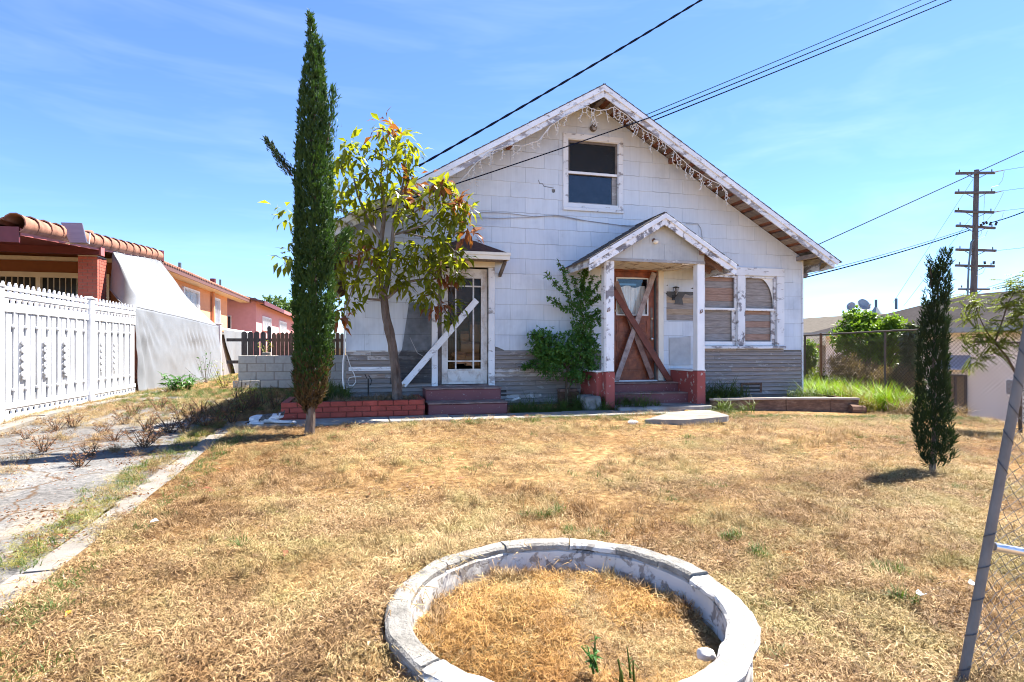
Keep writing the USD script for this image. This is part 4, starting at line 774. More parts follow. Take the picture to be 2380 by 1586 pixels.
for pa, pb, ornaments, nc in ((-.565, 2.025, (4, 8, 12), 17), (2.175, 4.25, (3, 7), 14)):
    for z0_, z1_, th_ in ((.02, .10, .05), (.205, .285, .05), (1.555, 1.655, .05), (1.755, 1.83, .05)):
        obj('rail', cbox(FX - th_ / 2, FX + th_ / 2, pa, pb, zb + z0_, zb + z1_, .006), 'pvc', FT)
    n = nc; st = (pb - pa) / n
    for zc in (.1525, 1.705):
        holes = unary_union([affinity.scale(Point(pa + st * (k + .5), zb + zc).buffer(.036, 8), 1.15, 1.0) for k in range(n)])
        obj('pierced_band', yplate(sbox(pa, zb + zc - .05, pb, zb + zc + .05).difference(holes), FX + .012, .024), 'pvc', FT)
    for k in range(n):
        yc = pa + st * (k + .5)
        obj('picket', MB().box(FX - .012, FX + .006, yc - st / 2 + .004, yc + st / 2 - .03, zb + .286, zb + 1.554, .004).box(FX - .024, FX - .014, yc - st / 2 + .001, yc + st / 2 - .001, zb + .287, zb + 1.553), 'pvc', FT)
        m = MB().box(FX - .014, FX + .014, yc - .028, yc + .028, zb + 1.831, zb + 1.925, .003)
        m.tm(m3.Manifold.hull_points(np.array([(FX + sx * .014, yc + sy * .028, zb + 1.926) for sx in (-1, 1) for sy in (-1, 1)] + [(FX + sx * .008, yc + sy * .012, zb + 1.975) for sx in (-1, 1) for sy in (-1, 1)])))
        obj('pointed_picket', m, 'pvc', FT)
    obj('top_rail', MB().box(FX + .0145, FX + .026, pa, pb, zb + 1.885, zb + 1.91).box(FX + .0145, FX + .024, pa, pb, zb + 1.862, zb + 1.878), 'pvc', FT)
    for k in range(1, n - 1, 2):
        yc = pa + st * (k + 1.0)
        m = MB().tube([(FX + .02, yc, zb + .287), (FX + .02, yc, zb + 1.553)], .012, 6)
        for zc in (.47, 1.36): m.box(FX + .008, FX + .045, yc - .042, yc + .042, zb + zc - .02, zb + zc + .02, .006)
        obj('rod', m, 'pvc', FT)
    for k in ornaments:
        yc = pa + st * (k - .5); m = MB()
        pl = unary_union([sbox(yc - .05, zb + .60, yc + .05, zb + .63)] + [Point(yc + sg * .036, zb + .68 + .115 * q_).buffer(.04, 6) for q_ in range(5) for sg in (-1, 1)] + [Point(yc, zb + .737 + .115 * q_).buffer(.026, 5) for q_ in range(5)] + [sbox(yc - .012, zb + .6, yc + .012, zb + 1.2)])
        pl = pl.difference(unary_union([Point(yc + sg * .038, zb + .68 + .115 * q_).buffer(.017, 5) for q_ in range(5) for sg in (-1, 1)]))
        m.add(*yplate(pl, FX + .048, .018))
        obj('ornament', m, 'pvc', FT)
obj('fence_footing', wobble(subdiv(cbox(FX - .1, FX + .13, -.9, 4.4, .1, zb - .025, .02), .3), .012, 3), 'concrete', FT)
# ------------------------------------------------------------------ grey sheet from the roof edge to the fence line
rake = lambda y: 3.62 + 0.077 * (y - 2.6)
T = thing('grey_tarp', 'large grey tarpaulin stretched from the tiled roof edge down to the ground', 'tarpaulin', (-4.8, 8, .35))
nu, nv1, nv2 = 60, 26, 34
up = np.array([(-6.10, 6.45, 2.86), (-6.08, 6.47, 3.3), (-6.05, 6.5, rake(6.5) - .10), (-6.02, 9.95, rake(9.9) - .12)]); us = np.array([0, .06, .12, 1.0])
lo = np.array([(-4.84, 4.28, 2.30), (-4.80, 11.55, 2.13)])
V = []
u = np.linspace(0, 1, nu)
U3 = np.stack([np.interp(u, us, up[:, k]) for k in range(3)], 1); L3 = lo[0] + (lo[1] - lo[0]) * u[:, None]
for j in range(nv1):
    t = j / nv1; p = U3 * (1 - t) + L3 * t
    p[:, 2] -= .16 * math.sin(math.pi * t) * (.5 + .5 * np.abs(2 * u - 1)); p[:, 1] += .10 * math.sin(math.pi * t) * (u - .5) * -2
    V.append(p)
for j in range(nv2 + 1):
    t = j / nv2; p = L3.copy()
    g0 = ground_h(-4.5, p[:, 1]) - .02
    p[:, 2] = p[:, 2] * (1 - t) + g0 * t
    p[:, 0] += .03 + .05 * math.sin(t * math.pi) + .10 * t ** 3
    V.append(p)
V = np.array(V); nr = len(V)
q = V.reshape(-1, 3).copy()
fo = (meshkit.fbm(np.c_[q[:, 1] * .8, q[:, 2] * 1.2, q[:, 0]], 3, 9) - .5) * .09 + (meshkit.noise(np.c_[q[:, 1] * 2.2 + q[:, 2] * 3.2, q[:, 2] * .7 - q[:, 1] * .4, 0 * q[:, 0]], 4) - .5) * .03
band = np.exp(-((q[:, 2] - 1.62) / .18) ** 2)
fo += band * .05 * np.sin(q[:, 1] * 16 + q[:, 2] * 9) * (meshkit.noise(np.c_[q[:, 1] * .7, 0 * q[:, 1], 0 * q[:, 1]], 2) ** 1.5)
fan = np.exp(-(((q[:, 1] - 4.5) / .6) ** 2)) * np.clip((2.3 - q[:, 2]) / 1.0, 0, 1); fo += fan * .05 * np.sin((q[:, 1] - 4.3) * 18 / (0.4 + 2.3 - q[:, 2]))
q[:, 0] += fo; q[:, 2] += fo * .25
i, j = np.meshgrid(np.arange(nr - 1), np.arange(nu - 1), indexing='ij')
f4 = np.stack([i * nu + j, (i + 1) * nu + j, (i + 1) * nu + j + 1, i * nu + j + 1], -1).reshape(-1, 4)
obj('sheet', (q, f4), 'tarp', T, smooth=True)
e = V[:nv1, 0] + [0.01, -.01, 0.01]; obj('hem', MB().tube(e, .012, 5), 'tarp', T)
fq = q.reshape(nr, nu, 3)
obj('seam', MB().tube(fq[nv1, 1:-1] + [.002, 0, .002], .006, 5), 'tarp', T)
for k in range(2, nu, 7): obj('tie', MB().tube([fq[0, k] + [0, 0, .02], fq[0, k] + [.05, 0, -.02], fq[1, k] + [.03, 0, .0]], .006, 4), 'cable_grey', T)
for yy, nm in ((11.62, 0), (17.0, 1)):
    t = thing('fence_post', ('square white post at the far end of the grey tarpaulin', 'white post further back where the second grey sheet ends')[nm], 'post', (FX, yy, .35))
    obj('shaft', cbox(FX - .08, FX + .1, yy, yy + .16, .2, 2.2 - .12 * nm, .01), 'pvc', t); obj('cap', cbox(FX - .1, FX + .12, yy - .02, yy + .18, 2.201 - .12 * nm, 2.24 - .12 * nm, .01), 'pvc', t)
t = thing('torn_grey_sheet', 'torn grey sheet hanging on the white rail behind the tall post', 'sheet', (FX, 14, .4))
obj('rail', cbox(FX - .03, FX + .05, 11.8, 16.98, 2.02, 2.10, .01), 'pvc', t)
yy = np.linspace(12.1, 16.8, 30); zz = np.linspace(0, 1, 16)
g_ = np.array([(FX + .09 + .06 * math.sin(a * 3 + 4 * b) * b, a + (1.9 - .38 * (a - 12.1)) * b ** 1.3 * .9, 2.03 - 1.6 * b) for b in zz for a in yy])
i, j = np.meshgrid(np.arange(15), np.arange(29), indexing='ij')
obj('sheet', (g_, np.stack([i * 30 + j, (i + 1) * 30 + j, (i + 1) * 30 + j + 1, i * 30 + j + 1], -1).reshape(-1, 4)), 'tarp', t, smooth=True)
for k in range(30): obj('picket', cbox(FX - .02, FX + .0, 11.85 + k * .172, 11.85 + k * .172 + .155, .4, 1.98), 'board_b', t)
# ------------------------------------------------------------------ the neighbour's patio front
N = thing('tiled_patio_house', 'orange stucco house with terracotta tile roof and maroon patio beam', 'house', (-7, 10, .35))
RX = -6.0
tiles = 16; ya, yb = 2.45, 9.95
for k in range(tiles):
    y0_ = ya + (yb - ya) * k / tiles; y1_ = y0_ + (yb - ya) / tiles * 1.12
    a = np.linspace(-.35 * math.pi, .92 * math.pi, 9); P = []
    for yy_, rr in ((y0_, .19), (y1_, .165)):
        for rad in (rr, rr - .02):
            P += [(RX - .12 + rad * math.cos(t), yy_, rake(yy_) + .02 + (0.03 if yy_ == y0_ else 0) + rad * math.sin(t)) for t in a]
    P = np.array(P); n = 9; F = []
    for b in range(n - 1):
        F += [(b, b + 1, 2 * n + b + 1, 2 * n + b), (n + b + 1, n + b, 3 * n + b, 3 * n + b + 1), (b + 1, b, n + b, n + b + 1), (2 * n + b, 2 * n + b + 1, 3 * n + b + 1, 3 * n + b)]
    obj('rake_tile', (P, np.array(F)), 'terracotta', N, smooth=35)
for k in range(9):                                     # field tiles: S-shaped rows running up the slope
    x = RX - .42 - .30 * k
    a = np.linspace(0, 2 * math.pi, 13); prof = np.c_[x + .30 * (a / (2 * math.pi) - .5), .055 * np.cos(a)]
    rows = [2.42, 2.42, 4.3, 4.31, 6.2, 6.21, 8.1, 8.11, 10]; P = []
    for r_, yy_ in enumerate(rows): P += [(px_, yy_, rake(yy_) + .06 + pz_ + (.0 if r_ == 0 else .03 if r_ % 2 else -.01)) for px_, pz_ in prof]
    n = 13; F = [(r_ * n + b, r_ * n + b + 1, (r_ + 1) * n + b + 1, (r_ + 1) * n + b) for r_ in range(len(rows) - 1) for b in range(n - 1)]
    F = [tuple(reversed(q)) for q in F] if False else F
    obj('tile_row', (np.array(P), np.array(F)), 'terracotta', N, smooth=40)
RF = part('patio_roof', N)
obj('deck', hexa([(-16, 2.5, rake(2.5) - .10), (RX - .08, 2.5, rake(2.5) - .10), (RX - .08, 10.2, rake(10.2) - .10), (-16, 10.2, rake(10.2) - .10), (-16, 2.5, rake(2.5) - .03), (RX - .08, 2.5, rake(2.5) - .03), (RX - .08, 10.2, rake(10.2) - .03), (-16, 10.2, rake(10.2) - .03)]), 'maroon', RF)
obj('front_fascia', cbox(-16, RX - .05, 2.46, 2.499, rake(2.5) - .30, rake(2.5) - .02), 'maroon', RF)
obj('rake_board', hexa([(RX - .07, 2.5, rake(2.5) - .17), (RX - .03, 2.5, rake(2.5) - .17), (RX - .03, 10, rake(10) - .15), (RX - .07, 10, rake(10) - .15), (RX - .07, 2.5, rake(2.5) - .04), (RX - .03, 2.5, rake(2.5) - .04), (RX - .03, 10, rake(10) - .04), (RX - .07, 10, rake(10) - .04)]), 'pink_red', RF)
obj('ridge_roll', MB().tube([(-8.6, 6.8, rake(6.8) + .16), (-6.6, 6.8, rake(6.8) + .24)], .17, 10), 'terracotta', RF)
obj('patio_beam', cbox(-16, -6.02, 5.72, 5.88, 3.60, 3.90, .006), 'maroon', N)
obj('beam_end', cbox(-6.019, -5.99, 5.70, 5.90, 3.58, 3.92), 'pink_red', N)
# brick pier
BC = part('brick_pier', N); bx0, bx1, by0, by1 = -6.555, -6.145, 5.92, 6.42
obj('core', cbox(bx0 + .008, bx1 - .008, by0 + .008, by1 - .008, .3, 3.585), 'mortar', BC)
for r in range(42):
    z_ = .32 + r * .0775
    fr_ = [bx0, bx0 + .205, bx1] if r % 2 else [bx0, bx0 + .10, bx0 + .305, bx1]
    for a, b in zip(fr_[:-1], fr_[1:]): obj('brick', cbox(a + .005, b - .005, by0, by0 + .095, z_ + .005, z_ + .0725), 'brick', BC)
    sd = [by0 + .1, by0 + .30, by1] if r % 2 else [by0 + .1, by0 + .20, by0 + .40, by1]
    for a, b in zip(sd[:-1], sd[1:]): obj('brick', cbox(bx1 - .1, bx1, a + .005, b - .005, z_ + .005, z_ + .0725), 'brick', BC)
obj('pier_cap', cbox(bx0, bx1, by0, by1, 3.5853, 3.599), 'cream_soffit', BC)
# patio back wall with barred window
obj('patio_wall', plate(sbox(-16, .3, -6.62, 3.99).difference(sbox(-10.6, 1.35, -6.95, 3.36)), 8.6, .15), 'brown_wall', N)
obj('patio_beam_inner', cbox(-16, -6.6, 8.3, 8.45, 3.76, 3.86), 'cream_soffit', N)
PW = obj('patio_window', plate(sbox(-10.7, 1.3, -6.88, 3.46).difference(unary_union([sbox(-10.6, 1.38, -8.62, 3.32), sbox(-8.52, 1.38, -7.0, 3.32)])), 8.54, .06), 'cream', N)
obj('pane', cbox(-10.6, -7.0, 8.66, 8.67, 1.35, 3.36), 'window_dark', PW)
for k in range(26): obj('bar', MB().tube([(-10.58 + .139 * k, 8.57, 1.4), (-10.58 + .139 * k, 8.57, 3.32)], .012, 4), 'cream', PW)
obj('cross_bar', MB().tube([(-10.6, 8.56, 2.5), (-7, 8.56, 2.5)], .012, 4), 'cream', PW)
# long orange wall behind
EX, WXO = -6.0, -6.5
obj('side_wall', cbox(WXO - .2, WXO, 8.61, 21.2, .25, 3.95), 'orange_wall', N); obj('end_wall', cbox(-12, WXO - .201, 21.0, 21.2, .25, 3.95), 'orange_wall', N)
ER = part('long_roof', N)
pr = [(EX, 4.02), (EX - 3.2, 5.0), (-13, 5.0), (-13, 4.9), (EX - 3.2, 4.88), (EX, 3.90)]
v, f = plate(Polygon(pr), 0, 14.4); v[:, 1] += 10.0
obj('roof_deck', (v, f), 'fascia_brown', ER)
obj('eave_fascia', cbox(EX - .02, EX + .02, 10.0, 24.4, 3.86, 4.03), 'fascia_brown', ER)
obj('soffit', cbox(WXO + .001, EX - .021, 10.0, 24.35, 3.862, 3.88), 'cream_soffit', ER)
m = MB()
for k in range(58):
    y = 10.1 + k * .247
    a = np.linspace(0, math.pi, 6); n = 6
    P = [(xx_, y + .12 - .085 * math.cos(t), zz_ + .07 * math.sin(t)) for xx_, zz_ in ((EX + .05, 4.02), (EX - 3.2, 5.01)) for t in a]
    m.add(P, [(b, b + 1, n + b + 1, n + b) for b in range(n - 1)])
    m.add([(EX + .05, y + .12 - .085 * math.cos(t), 4.02 + .07 * math.sin(t)) for t in a] + [(EX + .05, y + .12, 4.02)], [(6, b + 1, b) for b in range(n - 1)])
tag(obj('roof_tiles', m, 'terracotta', ER), kind='stuff')
def side_window(par, nm, px0, px1, py0, py1, X, bars=True, pane='window_blue'):
    a, b = on_x(px0, py0, X), on_x(px1, py1, X); y0_, y1_, zt, zb_ = a[1], b[1], on_x((px0 + px1) / 2, py0, X)[2], on_x((px0 + px1) / 2, py1, X)[2]
    Wn = obj(nm, yplate(sbox(y0_, zb_, y1_, zt).difference(sbox(y0_ + .1, zb_ + .1, y1_ - .1, zt - .1)), X + .08, .08), 'white_metal', par)
    obj('pane', cbox(X + .004, X + .012, y0_ + .1, y1_ - .1, zb_ + .1, zt - .1), pane, Wn)
    if bars:
        m = MB(); n = max(3, int((y1_ - y0_) / .16))
        for k in range(1, n): m.box(X + .085, X + .1, y0_ + (y1_ - y0_) * k / n - .012, y0_ + (y1_ - y0_) * k / n + .012, zb_ + .05, zt - .05)
        obj('bars', m, 'white_metal', Wn)
side_window(N, 'side_window', 422, 460, 672, 722, WXO); side_window(N, 'security_door', 491, 508, 693, 775, WXO)
a = on_x(490, 676, WXO); obj('downpipe', MB().tube([(WXO + .1, a[1], a[2]), (WXO + .1, a[1], .6)], .07, 8), 'orange_wall', N)
for px, y0_, y1_, X, r in ((418, 611, 632, -6.8, .06), (495, 648, 658, -7.0, .13), (512, 650, 665, -6.8, .05), (371, 583, 600, -6.1, .12)):
    a = on_x(px, y1_, X); b = on_x(px, y0_, X); obj('roof_vent', MB().tube([a - [0, 0, .1], [a[0], a[1], b[2]]], r, 8), 'pipe_teal' if r < .1 else 'maroon', N)
# solar panel leaning on the beam
t = thing('solar_panel', 'small dark solar panel propped on the maroon patio beam', 'solar panel', (-5.8, 4.0, 3.45))
c0, c1, c2, c3 = on_y(163, 565, 3.9), on_y(202, 565, 3.9), on_y(191, 520, 4.06), on_y(142.5, 518.5, 4.06)
nrm = unit(np.cross(c1 - c0, c3 - c0)); q = [c0, c1, c2, c3]
obj('cells', hexa([p - nrm * .0 for p in (c0, c1, c1 - nrm * -.02, c0 - nrm * -.02)] + [p for p in (c3, c2, c2 - nrm * -.02, c3 - nrm * -.02)]), 'solar', t)
for a, b in ((c0, c1), (c1, c2), (c2, c3), (c3, c0)): obj('frame_bar', bar(a - nrm * .004, b - nrm * .004, .014, .03, -nrm), 'metal', t)
obj('leg', MB().tube([c1 + [.03, .02, -.02], c1 + [.03, .06, .22]], .012, 5).tube([c1 + [0, .03, .02], (RX - .03, 4.2, c1[2] + .02)], .014, 5).tube([c0 + [0, .03, .02], (RX - .03, 4.1, c0[2] + .02)], .014, 5), 'white_metal', t)
# ------------------------------------------------------------------ pink house
K = thing('pink_house', 'pink stucco house with barred windows beyond the orange house', 'house', (-7, 30, .35))
PXW = -5.75
obj('front_wall', cbox(-11, PXW, 24.6, 24.8, .2, 3.95), 'pink_wall', K); obj('side_wall', cbox(PXW - .2, PXW, 24.801, 60, .2, 3.9), 'pink_wall', K)
KR = part('roof', K)
v, f = plate(Polygon([(-5.25, 3.95), (-8.2, 4.75), (-11.2, 3.95), (-11.2, 3.85), (-8.2, 4.62), (-5.25, 3.85)]), 0, 36.6); v[:, 1] += 24.0
obj('roof_deck', (v, f), 'fascia_brown', KR); obj('eave_fascia', cbox(-5.27, -5.22, 32, 60, 3.74, 3.97), 'pink_red', KR); obj('eave_fascia', cbox(-5.27, -5.22, 24, 31.95, 3.74, 3.97), 'maroon', KR)
v, f = plate(Polygon([(-5.25, 3.84), (-8.2, 4.615), (-11.2, 3.84)]), 0, .1); v[:, 1] += 24.65; obj('gable_wall', (v, f), 'pink_wall', KR)
side_window(K, 'side_window', 609, 628, 738, 770, PXW); side_window(K, 'side_window', 648, 664, 748, 775, PXW)
a, b = on_y(528, 734, 24.6), on_y(538, 765, 24.6); Wn = obj('front_window', plate(sbox(a[0], b[2], b[0], a[2]), 24.55, .05), 'white_metal', K); obj('pane', cbox(a[0] + .04, b[0] - .04, 24.53, 24.545, b[2] + .04, a[2] - .04), 'window_dark', Wn)
a = on_x(592, 706, -7); b = on_x(592, 693, -7); obj('roof_vent', MB().tube([a - [0, 0, .5], [a[0], a[1], b[2]]], .12, 8), 'pipe_teal', K)
# ------------------------------------------------------------------ block wall, picket fence behind it
CY = 5.0
B = thing('block_wall', 'low grey concrete block wall running behind the tall cypress', 'wall', (-1.8, CY, .4))
bx = on_y(553, 850, CY)[0]; bz = 1.225
obj('mortar_bed', cbox(bx + .01, -.32, CY + .006, CY + .19, .3, bz - .02), 'mortar', B)
for r in range(5):
    x = bx - (.2 if r % 2 else 0.0) - (0.10 if r >= 3 else 0); z1_ = bz - .2 * r
    while x < -.32:
        x0_, x1_ = max(x, bx - (.1 if r >= 3 else 0)), min(x + .40, -.32)
        if x1_ - x0_ > .06:
            dy = RNG.uniform(-.008, .008) - (.10 if r >= 3 else 0)
            obj('block', cbox(x0_ + .008, x1_ - .008, CY + dy, CY + dy + .19, z1_ - .190, z1_ - .002 - (0 if r else RNG.uniform(0, .01)), .006), 'cmu', B)
        x += .402
PFy = 5.75
F2 = thing('wooden_picket_fence', 'weathered dark wooden picket fence behind the block wall', 'fence', (-1.8, PFy, .4))
pk = [(561 + 14.6 * k, 574 + 14.6 * k, 770 + (k % 2) * 1.0, 'picket_dark') for k in range(4)] + [(621, 630, 758, 'picket_dark')]
x_ = 632
while x_ < 800: pk.append((x_, x_ + 9.4, 774 + random.uniform(-2, 3), random.choice(['picket_brown', 'picket_dark', 'picket_brown']))); x_ += 9.9
for a, b, t_, m_ in pk:
    xa, zt = XZ(a, t_, PFy); xb = X_(b, PFy); w_ = (xb - xa) / 2; c_ = (xa + xb) / 2
    P_ = Polygon([(xa, .4), (xb, .4), (xb, zt - .05), (c_ + w_ * .55, zt - .012), (c_, zt), (c_ - w_ * .55, zt - .012), (xa, zt - .05)])
    obj('picket', plate(P_, PFy + random.uniform(-.006, .006), .018), m_, F2)
for z_ in (1.05, 1.6): obj('rail', cbox(-3.3, -.3, PFy + .03, PFy + .07, z_ - .04, z_ + .04), 'picket_dark', F2)
a = on_y(619, 829, CY + .06)
t = thing('broken_block_planter', 'small pale block with a dried sprig on top of the wall', 'planter', (a[0], CY + .08, bz))
obj('block', cbox(a[0] - .09, a[0] + .09, CY + .03, CY + .17, bz + .001, bz + .07, .01), 'concrete', t)
m = MB()
for k in range(7):
    d = unit([RNG.normal() * .5, RNG.normal() * .3, 1]); L_ = RNG.uniform(.12, .3); s0 = np.array([a[0] + RNG.normal() * .03, CY + .1, bz + .06]); m.tube([s0, s0 + d * L_ * .6, s0 + d * L_ + [RNG.normal() * .05, 0, 0]], .005, 4)
    m.add(*leaf_mesh([s0 + d * L_] * 3, RNG.normal(size=(3, 3)), RNG.normal(size=(3, 3)), .05, .03))
obj('sprig', m, 'weed_yellow', t)
# ------------------------------------------------------------------ trees and shrubs
D2N = 1.0115
def cypress(name, label, base, outline, n, seed, mats, spray, twist=0.0, trunk_r=0.06, crown0=0.3, dead_below=0.0, lean=(0, 0), group=None, jag=.5, dens_core=.5):
    """outline: (height above base, sideways offset, half-width) from the bottom up, in metres"""
    r = np.random.default_rng(seed)
    t = thing(name, label, 'tree', base, group=group)
    o = np.array(outline); H_ = o[-1, 0]
    axis_pt = lambda z: np.stack([RT[0] * np.interp(z, o[:, 0], o[:, 1]), RT[1] * np.interp(z, o[:, 0], o[:, 1]), z], -1)
    zz = np.linspace(-.05, H_ * .9, 14); rr = trunk_r * (1 - zz / H_ * .85)
    tr = tube(axis_pt(zz) + np.c_[.015 * np.sin(zz * 5), .015 * np.cos(zz * 4), 0 * zz], rr * (1 + .3 * (zz < .05)), 10)
    obj('trunk', wobble(subdiv(tr, .25), .012, 9, seed), 'bark', t, local=True)
    # pick heights in proportion to the width there
    zs = np.linspace(o[0, 0], H_, 400); wd = np.interp(zs, o[:, 0], o[:, 2]) + .02; cdf = np.cumsum(wd); cdf /= cdf[-1]
    z = np.interp(r.random(n), cdf, zs); R = np.interp(z, o[:, 0], o[:, 2]); a = r.random(n) * 2 * np.pi
    lump = meshkit.fbm(np.c_[np.cos(a) * 1.7 + seed, np.sin(a) * 1.7, z * .9], 3, seed)
    ridge = meshkit.noise(np.c_[np.cos(a) * 4.2, np.sin(a) * 4.2, z * .55 + a * twist], seed + 5)
    k = np.where(r.random(n) < dens_core, r.random(n) ** .5, .85 + .15 * r.random(n))
    rad = R * k * (1 - jag * .5 + jag * .75 * lump + jag * .35 * (ridge - .5))
    out = np.c_[np.cos(a), np.sin(a), 0 * a]; P = axis_pt(z) + out * rad[:, None]
    lean_ = np.clip(.18 + .25 * r.random(n), 0, 1)
    D = unit(out * lean_[:, None] + np.c_[r.normal(size=(n, 2)) * .13, np.ones(n)])
    # each spray: a small plume of blades
    m_, L_, W_ = spray
    Pm = np.repeat(P, m_, 0); Dm = np.repeat(D, m_, 0); q = len(Pm); tt = np.tile(np.linspace(0, 1, m_), n)
    Pm = Pm + Dm * (tt * L_ * .8)[:, None]; Dm = unit(Dm + r.normal(size=(q, 3)) * .38)
    v, f = leaf_mesh(Pm, Dm, unit(r.normal(size=(q, 3)) + np.repeat(out, m_, 0) * 1.2), L_ * (1 - .45 * tt) * r.uniform(.7, 1.3, q), W_ * r.uniform(.7, 1.3, q), .12, .2)
    Pz = np.repeat(P[:, 2], m_); core = np.repeat(k, m_)
    dry = (Pz < dead_below * (0.6 + .8 * r.random(q)))
    for sel, nm, mat in ((~dry, 'crown', mats[0]), (dry, 'dry_skirt', mats[1])):
        if sel.any():
            fi = sel.repeat(4); used = np.unique(f[fi]); mp = np.zeros(len(v), int); mp[used] = np.arange(len(used))
            tag(obj(nm, (v[used], mp[f[fi]]), mat, t, local=True), kind='stuff')
    return t
def outline_px(rows, base, Z):
    """rows of (y, centre x, half-width) in photo pixels -> (height, sideways, half-width) in metres"""
    s = Z / FPX; u0 = (base - CAM) @ RT / s + CX
    return [((HZ - y) * s + CAM[2] - base[2], (c - u0) * s, w * s) for y, c, w in rows]
cb = on_ground(717, 1010); Zc = (cb - CAM) @ FW
rows = [(955, 711, 8), (935, 712, 26), (905, 713, 44), (860, 716, 51), (800, 719, 54), (700, 720, 56), (600, 720, 57), (500, 719, 56), (400, 719, 50), (330, 719, 44), (260, 720, 36), (200, 722, 29), (150, 722, 21), (110, 720, 14), (70, 716, 7), (28, 713, 2)]
big = cypress('cypress_tree', 'tall columnar green cypress standing before the left side of the house', cb, outline_px([(y * D2N + (12 if y < 100 else 0), c * D2N, w * D2N * .80) for y, c, w in rows], cb, Zc), 5200, 11, ('cypress', 'cypress_dry'), (7, .085, .016), trunk_r=.054, dead_below=.75, dens_core=.35, jag=1.0)
def plume(par, pts, Z, n, L_, W_, mat, seed, w0, w1):
    r = np.random.default_rng(seed); P = np.array([deep(x * D2N, y * D2N, Z) for x, y in pts]); s = np.linspace(0, 1, len(P)); u = r.random(n)
    c = np.stack([np.interp(u, s, P[:, k]) for k in range(3)], 1); d = unit(P[-1] - P[0]); c += r.normal(size=(n, 3)) * (w0 + (w1 - w0) * u)[:, None]
    v, f = leaf_mesh(c, unit(d + r.normal(size=(n, 3)) * .3), unit(r.normal(size=(n, 3))), L_ * r.uniform(.6, 1.3, n), W_, .1, .2)
    b = obj('side_branch', MB().tube(P, np.linspace(.012, .004, len(P)), 5), 'twig', par); tag(obj('spray', (v, f), mat, b), kind='stuff')
plume(big, [(672, 405), (650, 375), (630, 348), (613, 322)], Zc, 420, .07, .014, 'cypress_dull', 3, .035, .012)
plume(big, [(752, 330), (760, 270), (766, 205)], Zc - .05, 420, .075, .014, 'cypress', 4, .05, .018)
plume(big, [(735, 200), (737, 150), (738, 95)], Zc, 260, .075, .014, 'cypress', 5, .03, .012)
plume(big, [(765, 590), (785, 560), (800, 535)], Zc - .1, 500, .07, .014, 'cypress', 6, .06, .03)
sb = on_ground(2170, 1103); Zs = (sb - CAM) @ FW
rows = [(1088, 2170, 14), (1062, 2172, 40), (1020, 2169, 49), (960, 2169, 45), (900, 2170, 41), (820, 2171, 37), (750, 2175, 34), (680, 2182, 27), (640, 2185, 22), (615, 2192, 15), (592, 2200, 5)]
rows = [(y, c, w * .84) for y, c, w in rows]
small = cypress('cypress_tree', 'small dark young cypress standing alone on the right of the dry lawn', sb, outline_px(rows, sb, Zs), 1500, 23, ('cypress_dull', 'cypress_dry'), (7, .075, .0095), trunk_r=.028, dead_below=.0, dens_core=.5, jag=1.15)
plume(small, [(2140, 660), (2139, 620), (2134, 595)], Zs, 120, .05, .009, 'cypress_dull', 8, .025, .012)

# ---- the broad-leaved tree in the brick planter
tb = on_y(923, 926, -.72); t = thing('young_broadleaf_tree', 'young broad-leaved tree with drooping yellow-green and rust leaves by the side door', 'tree', (tb[0], -.72, .6))
TY = -.78
def T3(x, y, dy=0.0): return on_y(x * D2N, y * D2N, TY + dy)
tr = [T3(913, 925, .06), T3(912, 880, .06), T3(906, 830, .05), T3(899, 780), T3(889, 735), T3(884, 700), T3(880, 682)]
obj('trunk', wobble(subdiv(tube(tr, [.088, .077, .071, .067, .064, .061, .068], 12), .12), .018, 9, 2), 'bark', t)
br = [([(880, 690), (872, 650), (868, 600), (876, 550), (882, 510), (884, 470)], .05, .026, 0), ([(880, 690), (890, 650), (898, 600), (903, 540), (908, 490), (915, 440)], .045, .022, -.1), ([(884, 480), (875, 420), (878, 360), (882, 312)], .024, .008, .1),
      ([(908, 490), (925, 430), (932, 370), (930, 332)], .02, .008, -.15), ([(876, 550), (850, 510), (822, 450), (802, 360)], .03, .008, .1), ([(868, 600), (840, 590), (805, 600), (785, 640)], .026, .008, -.2), ([(884, 690), (850, 688), (832, 684)], .022, .010, -.15), ([(890, 685), (930, 650), (980, 640), (1010, 690), (1025, 725)], .028, .007, -.25),
      ([(903, 540), (940, 530), (980, 515), (1025, 470), (1045, 450)], .02, .006, -.2), ([(925, 535), (975, 545), (1030, 560), (1060, 600)], .014, .006, -.3), ([(905, 520), (935, 500), (1000, 455), (1012, 430)], .014, .006, .05), ([(840, 590), (815, 650), (790, 720)], .014, .006, -.3), ([(850, 510), (800, 490), (770, 480)], .013, .006, .0)]
for pts, r0, r1, dy in br:
    n = len(pts); P = np.array([T3(x, y, dy * k / (n - 1)) for k, (x, y) in enumerate(pts)])
    obj('branch', wobble(tube(P, np.linspace(r0, r1, n), 8), .006, 14, n), 'bark_grey', t)
